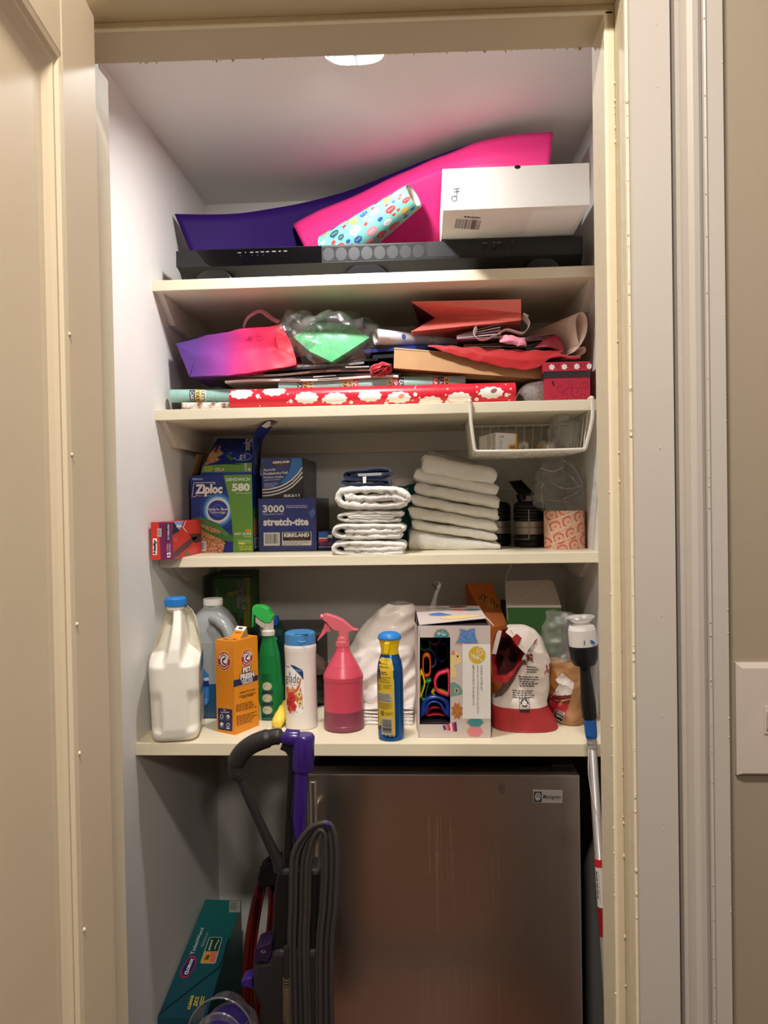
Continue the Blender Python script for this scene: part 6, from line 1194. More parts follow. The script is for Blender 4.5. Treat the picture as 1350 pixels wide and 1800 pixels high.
# lid ajar
b = MB(); LQ = [PY(729.5, 1067, 1.87), PY(842, 1065, 1.86), PY(855, 1087, 1.65), PY(737, 1098.5, 1.612)]; LQ[0].z = LQ[1].z = kz1+.006
b.add(LQ, [(0, 1, 2, 3)], GRY); tipq = [LQ[2], LQ[1].lerp(LQ[2], .8), PY(862, 1092, 1.67), PY(868, 1100, 1.63)]; b.add(tipq, [(0, 1, 2, 3)], GRY)
Ft = rectmap(0, 0, 100, 60, LQ)
for x, y, rx, ry, m in ((40, 34, 22, 6, CB_), (64, 22, 16, 5, CPK), (84, 22, 13, 5, TQ), (34, 14, 18, 4, ink(130, 160, 150)), (66, 7, 14, 4, ink(100, 60, 90)), (64, 48, 30, 5, CYL_)): b.disc(Ft, x, y, rx*1.05, ry*1.2, CTN, 4, 20); b.disc(Ft, x, y, rx, ry, m, 5, 20)
b.build('lid', t, solid=.0012)
# cutters seen through the window
def cutter(label, pts, col, y, dep, closed=True, wdt=.003):
    P = [Vector(F(*p)) for p in pts]; P = smooth_path(P, 5, closed) ; n = len(P); b = MB(); m = mat('cutter_%d_%d_%d' % col, col, .3, var=.03)
    b.grid(lambda u, v: P[int(round(u*n)) % n]+Vector((0, y+dep*v-0, 0)), n, 2, m, cu=True); b.grid(lambda u, v: P[int(round(u*n)) % n]+Vector((0, y, 0))+(sum(P, Vector())/n-P[int(round(u*n)) % n])*(-.02+.28*v), n, 1, m, cu=True)
    return tag(b.build('cookie_cutter', solid=.0016), label, 'cookie cutter', 'cookie cutters in the box window')
cutter('pink round cookie cutter in the middle of the box window', [(300, 1060), (340, 960), (430, 920), (488, 930), (488, 1210), (420, 1215), (330, 1170)], (214, 50, 80), .012, .025)
cutter('green curved cookie cutter at the left of the window, beside the pink ring', [(170, 1100), (210, 1050), (262, 1045), (230, 1090), (205, 1180), (190, 1290), (150, 1290), (148, 1180)], (24, 130, 70), .018, .03)
cutter('blue arched cookie cutter in the lower half of the box window', [(140, 1500), (150, 1330), (220, 1260), (330, 1240), (430, 1270), (485, 1340), (485, 1500), (440, 1420), (380, 1330), (300, 1300), (220, 1330), (180, 1420)], (24, 58, 150), .016, .03)
cutter('orange square cookie cutter in the upper left of the box window', [(165, 770), (245, 765), (250, 1000), (170, 1010)], (222, 90, 30), .04, .04)
cutter('yellow tall cookie cutter at the left edge of the box window', [(128, 950), (155, 940), (185, 1080), (150, 1200), (128, 1230)], (230, 190, 40), .010, .03)
cutter('dark green cookie cutter at the top left corner of the window', [(128, 560), (235, 570), (250, 690), (130, 700)], (20, 90, 50), .05, .04)
cutter('purple cookie cutter behind the orange one in the window', [(200, 700), (300, 760), (330, 900), (270, 960), (230, 860)], (70, 50, 120), .07, .04)
cutter('navy cookie cutter in the upper middle of the window', [(330, 660), (470, 650), (480, 830), (400, 900), (330, 820)], (30, 36, 110), .08, .04)
cutter('red cookie cutter lying at the bottom of the window', [(200, 1500), (220, 1420), (330, 1390), (430, 1430), (450, 1500), (330, 1490)], (190, 26, 50), .03, .04)
cutter('small yellow cookie cutter peeking under the pink ring in the window', [(270, 1220), (320, 1180), (390, 1200), (470, 1240), (380, 1260)], (226, 186, 50), .03, .03)
cutter('brick red cookie cutter at the top of the box window', [(255, 520), (350, 505), (380, 600), (300, 650), (250, 600)], (150, 40, 30), .06, .04)
# orange soap box and green-white box at the back
cb = crop(600, 980, 2.8125)
t = thing('soap_box', 'orange box leaning behind the cookie cutter box', 'box', PY(856, 1104, 1.92)); t.location.z = Z4; WORLD[t.name] = Matrix.Translation(t.location); OB = mat('burnt_orange_carton', (196, 104, 40), .5, var=.05)
Q = [PY(819.5, 1026, 1.98), PY(864.5, 1024, 1.985), PY(891, 1098, 1.92), PY(861, 1104, 1.91)]; Q2 = [Q[0], Q[1], Q[2], Q[3]]; dn = Vector((0, .02, Z4-Q[3].z))
b = MB(); b.add(Q, [(3, 2, 1, 0)], OB); q4 = [Q[3], Q[2], Vector((Q[2].x, Q[2].y+.005, Z4)), Vector((Q[3].x, Q[3].y+.005, Z4))]; b.add(q4, [(3, 2, 1, 0)], OB); bk = [Q[0]+Vector((.002, .09, -.01)), Q[1]+Vector((.002, .09, -.01)), Vector((Q[2].x, 2.05, Z4)), Vector((Q[3].x-.04, 2.05, Z4))]
b.add([Q[0], Q[1], bk[1], bk[0]], [(0, 1, 2, 3)], OB); b.add([Q[0], bk[0], bk[3], q4[3], Q[3]], [(0, 1, 2, 3, 4)], OB); b.add([Q[1], Q[2], q4[2], bk[2], bk[1]], [(0, 1, 2, 3, 4)], OB); b.add(bk, [(0, 1, 2, 3)], OB)
F = facemap(((0, 0), (100, 0), (100, 160), (0, 160)), Q); BR = ink(50, 34, 16)
YO = ink(206, 158, 60)
for row, (ox, oy) in enumerate(((26, 58), (44, 50))):   # bold looping lettering, too blurred to read
    for k in range(5):
        cx, cy = ox+9*k, oy+9*k; pts = [(cx+7*math.cos(i*1.1+k+row)*(.5+.5*math.sin(i+k)), cy+8*math.sin(i*1.1+k)) for i in range(9)]
        b.disc(F, cx, cy, 8, 9, BR, 2, 12); b.stroke(F, pts, 2.2, YO, 4)
b.dashes(F, 58, 62, 82, 78, 2, BR, 3)
b.build('carton', t)
GNB = mat('leaf_green_carton', (56, 104, 46), .5, var=.06); t = thing('snack_box', 'green box with its white lid flap standing open, at the back right', 'box', (.24, 2.0, Z4))
x0, x1, y0 = PY(891, 1090, 1.90).x, PY(986, 1090, 1.90).x, 1.90; zt = PY(940, 1068.5, y0).z; b = MB(); b.box(x0, x1, y0, 2.06, Z4, zt, GNB, mats={'t': GIN}); F = rectmap(0, 0, 100, 100, frontface(x0, x1, Z4, zt, y0)); b.build('carton', t)
b = MB(); fq = [PY(889, 1021, 1.945), PY(965, 1020, 1.945), PY(972, 1023, 1.943), PY(977, 1032, 1.938), PY(987, 1068, y0), PY(891, 1068, y0)]; b.prism(fq, (0, .0015, .0005), mat('card_grey_white', (196, 184, 174), .65)); b.build('lid_flap', t)
b = MB(); b.tube(smooth_path([PY(893, 1090, 1.893), PY(889, 1050, 1.90), PY(889, 1023, 1.89), PY(893, 1005, 1.85), PY(899, 994, 1.80), (PY(899, 994, 1.80).x+.002, 1.80, Z3-.025)], 5), .0009, ink(190, 186, 178), n=6); tag(b.build('string'), 'thin white string hanging from the third shelf to the green box', 'string')
b = MB(); cloth(b, [[PY(754, 1072, 1.80), PY(765, 1040, 1.805), PY(771, 1026, 1.81), PY(760, 1024, 1.815)], [PY(765, 1072, 1.80), PY(770, 1044, 1.805), PY(776, 1028, 1.81), PY(770, 1022, 1.815)]], film('stiff_clear_film', (220, 220, 220), .12, .3, .15, .2), 14, 3, .002, 60); b.tube([PY(758, 1026, 1.80), PY(764, 1030, 1.802), PY(768, 1036, 1.80)], .0016, BLACK, n=6); tag(b.build('hang_tab'), 'clear plastic hang tab with a dark tip behind the cookie cutter box', 'packaging')
# flour bag, folded over
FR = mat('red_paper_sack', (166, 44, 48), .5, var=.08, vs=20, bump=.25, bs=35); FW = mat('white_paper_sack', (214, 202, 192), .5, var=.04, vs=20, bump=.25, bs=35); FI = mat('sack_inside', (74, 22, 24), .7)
cf = crop(850, 1090, 6.75); t = thing('flour_bag', 'red and white paper flour bag, its top folded over to the left', 'flour bag', (.22, 1.73, Z4))
fo = [(1360, 150, 900), (1300, 110, 895), (1200, 100, 862), (1100, 98, 815), (1020, 104, 772), (960, 120, 755), (890, 215, 765), (800, 258, 775), (700, 310, 778), (600, 362, 780), (500, 425, 778), (420, 470, 765), (350, 500, 742), (280, 470, 715), (200, 400, 668), (130, 330, 600), (95, 300, 520)]
def fbag(u, v):
    k = v*(len(fo)-1); i = min(int(k), len(fo)-2); a = k-i; y, l, r_ = [fo[i][n]*(1-a)+fo[i+1][n]*a for n in range(3)]
    Yf_ = 1.640+.05*v; A, B = PY(*cf(l, y), Yf_+.03), PY(*cf(r_, y), Yf_+.03); cx, hx = (A.x+B.x)/2, (B.x-A.x)/2; th = 2*math.pi*u; ca, sa = math.cos(th), math.sin(th); p_ = 2.7
    kk = 1/((abs(ca)**p_+abs(sa)**p_)**(1/p_)); dy = .062-.022*v; p = Vector((cx+hx*kk*ca, Yf_+dy+dy*kk*sa, max(A.z, Z4+.001)))
    cr = noise.noise(Vector((p.x*30, p.y*30, p.z*22)))*.006+(1-2*abs(noise.noise(Vector((p.x*22+3, p.y*22, p.z*30)))))*.004; p += Vector((ca*.6, sa, .1))*cr*min(1, v*6+.15)
    if p.z < Z4+.001: p.z = Z4+.001
    return p
b = MB(); NV_ = 64; zred = PY(*cf(500, 1050), 1.66).z
for j0, j1, m in ((0, 17, FR), (17, NV_, FW)): b.grid(lambda u, v: fbag(u, (j0+(j1-j0)*v)/NV_), 80, j1-j0, m, cu=True)
b.add([fbag(k/40, 1) for k in range(40)], [tuple(range(40))], FW); b.add([fbag(k/40, 0) for k in range(40)], [tuple(range(40))], FR)
def Ff(x, y, h=0.0):   # print on the near side of the sack
    for i in range(len(fo)-1):
        if fo[i+1][0] <= y <= fo[i][0]: a = (fo[i][0]-y)/(fo[i][0]-fo[i+1][0]); v = (i+a)/(len(fo)-1); l = fo[i][1]*(1-a)+fo[i+1][1]*a; r_ = fo[i][2]*(1-a)+fo[i+1][2]*a; break
    else: v, l, r_ = .5, 200, 800
    s_ = max(-.98, min(.98, 2*(x-l)/(r_-l)-1)); u = (math.pi+math.acos(-s_))/(2*math.pi)
    best = fbag(u, v); return best+Vector((0, -h-.0012, 0))
Ff.curved = True
b.dashes(Ff, 415, 625, 640, 755, 5, INK, 1, seed=3); b.dashes(Ff, 500, 505, 620, 590, 3, INK, 1, seed=5); b.dashes(Ff, 345, 790, 625, 885, 4, ink(70, 66, 66), 1, seed=6)
b.rect(Ff, 405, 885, 515, 1042, INK, 1); b.rect(Ff, 411, 893, 509, 1005, FW, 2); b.arc(Ff, 460, 935, 44, 46, .36, INK, 3, -80, 20); b.arc(Ff, 460, 935, 44, 46, .36, INK, 3, 40, 140); b.arc(Ff, 460, 935, 44, 46, .36, INK, 3, 160, 260); b.text(Ff, 'RECYCLE', 424, 985, 498, 1000, INK, 3)
b.text(Ff, '100%', 500, 370, 570, 470, ink(120, 50, 40), 2, rot=90, bold=.04); b.text(Ff, 'All', 680, 500, 772, 610, ink(160, 34, 40), 2, bold=.02, shear=.2)
b.poly(Ff, [(330, 215), (400, 165), (465, 220), (410, 320), (340, 270)], FR, 2); b.poly(Ff, [(530, 215), (600, 180), (604, 215), (560, 250)], FR, 2); b.stroke(Ff, [(385, 125), (440, 100), (500, 110), (548, 150), (530, 190), (490, 205)], 9, INK, 3)
b.build('sack', t)
# folded mouth: a drooping open cuff on the left
def cuff(u, v):
    top_ = [(300, 92), (190, 120), (120, 250), (95, 420), (100, 600), (110, 735), (200, 742), (290, 730), (365, 650), (410, 560), (440, 470), (490, 400), (480, 350), (400, 230), (330, 120)]
    n = len(top_); k = u*n; i = int(k) % n; a = k-int(k); p0 = Vector((*top_[i], 0)).lerp(Vector((*top_[(i+1) % n], 0)), a); c_ = Vector((300, 420, 0)); s_ = 1-.62*v
    q_ = c_+(p0-c_)*s_; Y = 1.655+.07*v+.012*math.sin(u*12.6); p = PY(*cf(q_.x, q_.y), Y); return noisy(p, .006, 34, 2)
b = MB(); b.grid(lambda u, v: cuff(u, v*.45), 72, 8, FR, cu=True); b.build('folded_mouth', t)
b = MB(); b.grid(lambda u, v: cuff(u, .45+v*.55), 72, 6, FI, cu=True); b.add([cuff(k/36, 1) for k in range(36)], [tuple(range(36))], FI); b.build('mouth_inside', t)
b = MB(); o_ = [(100, 400), (150, 405), (218, 130), (180, 120), (150, 170)]; b.prism([PY(*cf(x, y), 1.640) for x, y in o_], (0, .001, 0), FW); o_ = [(250, 160), (300, 95), (420, 85), (480, 120), (440, 230), (590, 350), (560, 380), (500, 390), (420, 310), (340, 240), (300, 200)]
cloth(b, [[PY(*cf(300, 92), 1.65), PY(*cf(420, 80), 1.66), PY(*cf(540, 110), 1.66), PY(*cf(640, 200), 1.66)], [PY(*cf(255, 150), 1.638), PY(*cf(340, 220), 1.636), PY(*cf(420, 320), 1.636), PY(*cf(495, 400), 1.638)]], FW, 20, 5, .003, 40, 4)
cq = [PY(*cf(x, y), 1.6345) for x, y in ((335, 215), (395, 160), (455, 215), (405, 315))]; b.prism(cq, (0, .001, 0), FR); b.build('folded_rim', t)
# clear bag and brown paper sack at the right
b = MB(); 
def rbag(u, v):
    o2 = [(1178, 958, 1030), (1160, 956, 1034), (1130, 954, 1036), (1105, 958, 1034), (1085, 964, 1020), (1076, 966, 985)]
    k = v*(len(o2)-1); i = min(int(k), len(o2)-2); a = k-i; y, l, r_ = [o2[i][n]*(1-a)+o2[i+1][n]*a for n in range(3)]; A, B = PY(l, y, 1.74), PY(r_, y, 1.74); cx, hx = (A.x+B.x)/2, (B.x-A.x)/2; th = 2*math.pi*u
    p = Vector((cx+hx*math.cos(th), 1.765+.032*math.sin(th)*(1-.5*v), A.z)); d = Vector((math.cos(th), math.sin(th), .2)); p = p+d*(.007*noise.noise(p*34)+.006*(1-2*abs(noise.noise(p*50)))); p.x = min(p.x, RW-.003); return p
b.grid(rbag, 60, 30, film('cloudy_clear_bag', (226, 224, 220), .05, .22, .1, .10, .8, 40), cu=True); tag(b.build('plastic_bag'), 'crinkled clear plastic bag rising from the brown sack at the right', 'plastic bag')
cs = crop(960, 1000, 5.625); BS = mat('brown_kraft_sack', (166, 120, 78), .55, var=.12, vs=20, bump=.3, bs=35)
t = thing('snack_bag', 'half-open brown, white and red snack bag beside the flour bag', 'snack bag', (.34, 1.73, Z4))
so = [(1620, 150, 330), (1560, 135, 385), (1480, 90, 392), (1380, 52, 396), (1280, 34, 398), (1180, 28, 402), (1080, 30, 404), (980, 40, 400), (930, 60, 392)]
def sbag(u, v):
    k = v*(len(so)-1); i = min(int(k), len(so)-2); a = k-i; y, l, r_ = [so[i][n]*(1-a)+so[i+1][n]*a for n in range(3)]; A, B = PY(*cs(l, y), 1.70), PY(*cs(r_, y), 1.70); cx, hx = (A.x+B.x)/2, (B.x-A.x)/2; th = 2*math.pi*u
    p = Vector((cx+hx*math.cos(th), 1.735+.045*math.sin(th)*(1-.4*v), max(A.z, Z4+.001))); d = Vector((math.cos(th), math.sin(th), .1)); p = p+d*(.006*noise.noise(p*30)+.005*(1-2*abs(noise.noise(p*38))))*min(1, v*5+.2); p.x = min(p.x, RW-.003); p.z = max(p.z, Z4+.001); return p
b = MB(); b.grid(sbag, 60, 36, BS, cu=True)
def Fs(x, y, h=0.0):
    y = max(932, min(1615, y))
    for i in range(len(so)-1):
        if so[i+1][0] <= y <= so[i][0]: a = (so[i][0]-y)/(so[i][0]-so[i+1][0]); v = (i+a)/(len(so)-1); l = so[i][1]*(1-a)+so[i+1][1]*a; r_ = so[i][2]*(1-a)+so[i+1][2]*a; break
    s_ = max(-.97, min(.97, 2*(x-l)/(r_-l)-1)); u = (math.pi+math.acos(-s_))/(2*math.pi); return sbag(u, v)+Vector((-.3*h, -h-.001, 0))
Fs.curved = True
b.poly(Fs, [(110, 1100), (160, 1030), (280, 1130), (245, 1240), (80, 1260), (135, 1140)], ink(206, 196, 188), 2); b.poly(Fs, [(30, 1040), (110, 1020), (130, 1140), (75, 1255), (32, 1260)], ink(150, 96, 44), 1); b.poly(Fs, [(32, 1262), (245, 1235), (225, 1330), (34, 1330)], ink(110, 34, 38), 1); b.stroke(Fs, [(36, 1290), (100, 1310), (160, 1300), (238, 1280)], 7, ink(206, 160, 60), 3); b.poly(Fs, [(40, 1330), (220, 1335), (190, 1440), (90, 1480), (50, 1380)], ink(176, 30, 44), 1)
b.poly(Fs, [(100, 1388), (182, 1420), (165, 1520), (88, 1490)], ink(220, 220, 220), 3); b.poly(Fs, [(103, 1393), (177, 1423), (162, 1514), (92, 1486)], INK, 4); Gs = lambda x, y, h=0: Fs(x, y+.38*(x-105), h); b.text(Gs, 'NON', 110, 1402, 165, 1430, WHITE, 6, bold=.03); b.text(Gs, 'GMO', 107, 1438, 162, 1466, WHITE, 6, bold=.03)
b.build('sack', t)
# spin scrubber leaning in the right corner
SB = mat('scrubber_black', (20, 20, 22), .35, var=.04); SBL = mat('scrubber_blue', (36, 98, 176), .38, var=.03); SW_ = mat('scrubber_white', (222, 216, 210), .4, var=.02); PO = mat('grey_pole', (176, 170, 164), .35, .3, var=.03)
sy_ = 1.45; t = thing('spin_scrubber', 'electric spin scrubber with white head and black handle, leaning upright at the right', 'scrubber', (.36, 1.42, 0))
A0, A1 = PY(1022, 1100, sy_), PY(1040, 1300, sy_); ax = (A0-A1).normalized(); zt_ = lambda y: (PY(1022, y, sy_)-A1).dot(ax)
MB().lathe([(.0215, zt_(1168)), (.0265, zt_(1158)), (.0285, zt_(1140)), (.0285, zt_(1134))], A1, SB, n=40, ax=ax).build('motor_cup', t)
b = MB(); b.lathe([(.0268, zt_(1135)), (.0265, zt_(1106)), (.024, zt_(1100)), (.014, zt_(1097)), (.0135, zt_(1094))], A1, SW_, n=40, ax=ax); b.build('head_housing', t)
MB().lathe([(.013, zt_(1095)), (.020, zt_(1091)), (.0262, zt_(1086)), (.0268, zt_(1084)), (.0262, zt_(1083.5)), (.018, zt_(1088)), (.0, zt_(1092))], A1, film('clear_suction_cup', (224, 222, 218), .16, .4, .2, .35, 0), n=40, ax=ax, caps=False).build('suction_disc', t)
b = MB(); e1 = Vector((1, 0, 0)); Fh = lambda x, y, h=0: PY(x, y, sy_-.0282-h); b.poly(Fh, [(1026.5, 1126), (1028, 1126), (1028, 1134), (1026.5, 1134)], BLACK, 2); b.poly(Fh, [(1037, 1126), (1040, 1125), (1046, 1129), (1046, 1133), (1040, 1131)], SBL, 2); b.build('printed_mark', t)
b = MB(); b.lathe([(.0095, zt_(1270)), (.014, zt_(1262)), (.0148, zt_(1235)), (.0125, zt_(1205)), (.0105, zt_(1178)), (.012, zt_(1168)), (.0215, zt_(1166))], A1, SB, n=32, ax=ax); b.build('grip', t)
MB().lathe([(.0105, zt_(1298)), (.0118, zt_(1293)), (.0125, zt_(1262)), (.0128, zt_(1258)), (.010, zt_(1257))], A1, SBL, n=32, ax=ax).build('collar', t)
MB().lathe([(.0098, zt_(1318)), (.0104, zt_(1314)), (.0098, zt_(1310)), (.0104, zt_(1306)), (.0098, zt_(1302)), (.0105, zt_(1297))], A1, PO, n=28, ax=ax).build('collar_rings', t)
A2 = PY(1065.5, 1700, 1.42); A3 = A1+(A2-A1)*((A1.z-.004)/(A1.z-A2.z)); A1b = A1+ax*zt_(1315)
MB().tube([A1b, A1, A1.lerp(A3, .5), A3], .0088, PO, n=20).build('pole', t)
b = MB(); d_ = (A3-A1).normalized(); s0 = (PY(1053, 1509, 1.435).z-A1.z)/d_.z; P_ = lambda s: A1+d_*s
b.tube([P_(s0), P_(s0+.03), P_(s0+.145)], .0092, ink(226, 220, 214), n=20); b.tube([P_(s0-.001), P_(s0+.014)], .0094, ink(200, 40, 50), n=20); b.tube([P_(s0+.09), P_(s0+.145)], .0094, ink(150, 26, 34), n=20)
Fp = lambda x, y, h=0: P_(s0+.02+y)+Vector((-.0066+x, -.0072-h, 0)); b.dashes(Fp, .0005, .0, .006, .066, 1, INK, 3, vert=True, seed=4, fill=.7); b.dashes(Fp, -.0035, .0, -.0005, .064, 1, INK, 3, vert=True, seed=5, fill=.6); b.build('pole_label', t)
b = MB(); b.tube(smooth_path([PY(1035, 1315, 1.435), PY(1034, 1350, 1.43), PY(1037, 1380, 1.43), PY(1044, 1415, 1.43), PY(1052.5, 1440, 1.43)], 6), .0008, ink(226, 224, 220), n=6); b.build('plastic_tag', t)
# ================================================================== under the lowest shelf
# stainless fridge
SS = mat('stainless_door', (198, 189, 180), .25, .95, var=.06, vs=12, bump=.03, bs=30, aniso=.5, stretch=(14, 1, .6)); FB = mat('fridge_black', (14, 14, 15), .45, var=.05)
t = thing('mini_fridge', 'undercounter fridge with stainless steel door, beneath the lowest shelf', 'fridge', (.03, 1.9, 0)); fx0, fx1, fyf, fzt = -.272, .3275, 1.60, .857
b = MB(); b.box(fx0, fx1, 1.655, 2.17, .02, .853, FB, .004); b.box(fx0+.02, fx1-.02, 1.67, 1.70, 0, .02, FB); b.box(fx0+.02, fx1-.02, 2.1, 2.13, 0, .02, FB); b.build('cabinet', t)
b = MB(); b.box(fx0, fx1, fyf, 1.65, .09, fzt, SS, .0025); b.build('door', t)
b = MB(); STK = mat('dried_streak', (186, 172, 156), .45, .8, var=.1); q = random.Random(21); Fd_ = lambda x, y, h=0: PY(x, y, fyf-.00015-h*.2)
for k in range(22):
    x = q.choice([740, 752, 765, 770, 783, 790, 798, 806, 822, 826, 868, 872])+q.uniform(-5, 5); y0 = q.uniform(1420, 1500) if k < 13 else q.uniform(1690, 1720); y1 = y0+q.uniform(60, 150); pts = [(x+i*.35+q.uniform(-.5, .5), y0+(y1-y0)*i/8) for i in range(9)]
    b.stroke(Fd_, pts, q.uniform(.4, .9), STK, 1)
b.build('dried_drips', t); b = MB(); b.disc(Fd_, 882, 1387, 6, 9, mat('greasy_smudge', (120, 110, 104), .5, .8), 1, 14); b.build('smudge', t)
b = MB(); b.box(fx0+.004, fx1-.004, 1.65, 1.656, .09, fzt-.004, mat('door_gasket', (24, 24, 24), .7)); b.build('gasket', t)
b = MB(); b.box(fx1-.055, fx1-.005, 1.635, 1.70, .853, .868, FB, .004); b.build('hinge', t)
b = MB(); b.box(fx0+.01, fx1-.07, 1.70, 1.72, .853, .863, mat('grille_dark', (30, 30, 30), .5), .002); b.build('rear_grille', t)
hx = PY(552, 1450, 1.555).x; BRS = mat('brushed_steel_bar', (196, 188, 176), .28, .95)
b = MB(); b.lathe([(0, -.0005), (.0078, 0), (.0088, .001), (.0088, .52), (.0078, .521), (0, .5215)], (hx, 1.553, PY(552, 1373, 1.553).z-.52), BRS, n=28); hb = b.build('handle_bar', t)
for z in (.79-.0, .36): MB().tube([(hx, 1.556, z), (hx, fyf+.001, z)], .006, BRS, n=14).build('handle_post', t)
b = MB(); F = rectmap(937, 1389, 988, 1411, [PY(937, 1388.5, fyf), PY(988.5, 1389.5, fyf), PY(988, 1411, fyf), PY(937, 1410, fyf)]); q4 = [F(937, 1389), F(988, 1389), F(988, 1411), F(937, 1411)]; b.prism([p+Vector((0, -.0025, 0)) for p in q4], (0, .0024, 0), mat('chrome_badge', (206, 202, 198), .3, .55)); F2_ = lambda x, y, h=0: F(x, y, .0026+h)
b.rect(F2_, 938, 1391, 952, 1410, ink(60, 58, 60), 1); b.arc(F2_, 945, 1400, 4.6, 6.5, .16, WHITE, 2); b.text(F2_, 'GE', 942, 1397, 948, 1404, WHITE, 2, shear=.3); b.text(F2_, 'Monogram', 954, 1396, 985, 1406, ink(40, 36, 36), 1, bold=.01, shear=.2); b.build('badge', t)
# upright vacuum
VD = mat('vacuum_dark_grey', (40, 38, 38), .42, var=.05); VK = mat('vacuum_black', (20, 19, 20), .4, var=.05); VP = mat('vacuum_purple', (52, 28, 112), .25, var=.05, coat=.3); VC = film('clear_bin_plastic', (206, 204, 214), .16, .4, .1, .08, 0)
cv = crop(400, 1270, 6.136); VY = 1.40; vc = lambda x, y, Y=VY: PY(*cv(x, y), Y)
t = thing('vacuum_cleaner', 'purple and grey upright vacuum cleaner in front of the fridge', 'vacuum cleaner', (vc(760, 400).x, VY, 0))
wx_ = (vc(940, 300)-vc(700, 300)).x/2; cxt = vc(820, 300).x
b = MB(); b.tube([vc(820, 125), vc(820, 150), vc(815, 330), vc(812, 505)], [wx_*.86, wx_, wx_, wx_], VP, n=32, flat=.9, up=(1, 0, 0)); b.tube([vc(770, 168), vc(680, 165), vc(600, 142), vc(590, 125)], [.016, .016, .0145, .012], VP, n=20); b.build('wand_top', t, bevel=.003)
b = MB(); b.tube([vc(796, 505), vc(785, 800), vc(770, 1040), vc(775, 1150), vc(790, 1320), vc(800, 1500)], [.0145, .0145, .0145, .0125, .0115, .0105], VP, n=28, up=(1, 0, 0)); b.build('wand', t)
b = MB(); b.tube(smooth_path([vc(640, 165), vc(520, 152), vc(390, 185), vc(260, 240), vc(160, 320), vc(100, 420), vc(95, 520), vc(130, 600)], 6), [.010]*4+[.0155]*6+[.018]*22+[.0155]*8+[.0125]*3, VD, n=22); b.build('grip', t)
b = MB(); b.tube([vc(115, 560), vc(200, 760), vc(330, 1040), vc(440, 1280), vc(540, 1480), vc(570, 1600)], [.0085, .0085, .009, .010, .0115, .013], VD, n=16, flat=.75); b.build('strut', t)
b = MB(); b.prism([vc(700, 195, VY-.006), vc(640, 190, VY-.006), vc(590, 215, VY-.006), vc(560, 300, VY-.006), vc(620, 320, VY-.006), vc(655, 380, VY-.006), vc(640, 750, VY-.006), vc(600, 1480, VY-.006), vc(700, 1480, VY-.006), vc(690, 1100, VY-.006), vc(670, 1040, VY-.006), vc(705, 500, VY-.006)], (0, .022, 0), VK); b.build('spine', t, bevel=.003)
cw = crop(400, 1540, 6.136); vw = lambda x, y, Y=VY: PY(*cw(x, y), Y)
b = MB(); o_ = [vw(x, y, VY-.03) for x, y in ((560, -60), (530, 0), (495, 200), (480, 540), (470, 740), (468, 830), (980, 900), (1000, -60))]; b.prism(o_, (0, .06, 0), VK); b.build('body_upper', t, bevel=.008)
b = MB(); o_ = [vw(x, y, VY-.04) for x, y in ((560, 815), (470, 830), (440, 930), (280, 945), (265, 1100), (265, 1240), (345, 1420), (345, 2200), (1000, 2200), (1000, 815))]; b.prism(o_, (0, .085, 0), VD); b.build('body_lower', t, bevel=.008)
b = MB(); o_ = [vw(x, y, VY-.045) for x, y in ((295, 790), (350, 765), (470, 720), (470, 845), (440, 930), (285, 935))]; b.prism(o_, (0, .05, 0), mat('vacuum_deep_purple', (40, 24, 56), .3)); b.arc(lambda x, y, h=0: vw(x, y, VY-.0455-h), 385, 815, 26, 15, .3, ink(150, 140, 150), 1); b.build('release_button', t, bevel=.002)
b = MB(); b.tube(smooth_path([vw(640, 760, VY-.05), vw(640, 1000, VY-.05), vw(638, 1100, VY-.05), vw(632, 1600, VY-.052), vw(628, 2300, VY-.05)], 8), .0062, VD, n=14)
for k in range(60): z = vw(635, 1108+(18 if k > 4 else 32)*k+(0 if k > 4 else 0), VY-.051); b.tube([z+Vector((0, 0, .0014)), z+Vector((0, 0, -.0004))], .0072, mat('hose_rib', (120, 106, 84), .35, .3), n=14)
b.build('hose', t)
# clear dust bin: curved clear handle over a purple drum
bc = PY(396, 1812, 1.33); 
b = MB(); b.grid(lambda u, v: bc+Vector((-(.063-.017*v*.9)*math.cos(math.pi*(u*1.15-.1)), -.03+.05*v, (.082-.020*v)*math.sin(math.pi*(u*1.15-.1)))), 50, 6, VC); b.grid(lambda u, v: bc+Vector((-(.047-.006*v)*math.cos(math.pi*(u*1.1-.05)), -.035-.004*v, (.058-.010*v)*math.sin(math.pi*(u*1.1-.05)))), 50, 4, VC); b.tube([bc+Vector((-.064*math.cos(math.pi*(k/20*1.15-.1)), -.03, .083*math.sin(math.pi*(k/20*1.15-.1)))) for k in range(21)], .0018, VC, n=8); b.tube([bc+Vector((-.047*math.cos(math.pi*(k/20*1.1-.05)), -.036, .059*math.sin(math.pi*(k/20*1.1-.05)))) for k in range(21)], .0022, VC, n=8); b.build('bin_handle', t)
b = MB(); b.lathe([(.052, -.30), (.054, -.02), (.05, .0), (.040, .012), (0, .014)], bc+Vector((.004, .025, .0)), VC, n=36); b.build('dust_bin', t)
b = MB(); b.lathe([(.036, -.28), (.040, -.04), (.040, .004), (.03, .010), (0, .011)], bc+Vector((.004, .02, .006)), mat('cyclone_purple', (46, 34, 92), .3), n=36); b.build('cyclone', t)
b = MB(); o_ = [vw(x, y, VY-.042) for x, y in ((140, 1140), (200, 1105), (262, 1098), (262, 1230), (215, 1210), (150, 1200))]; b.prism(o_, (0, .03, 0), VP); b.build('bin_latch', t, bevel=.003)
b = MB(); b.box(bc.x-.05, bc.x+.19, VY-.09, VY+.12, 0, .07, VK, .012); b.build('floor_head', t)
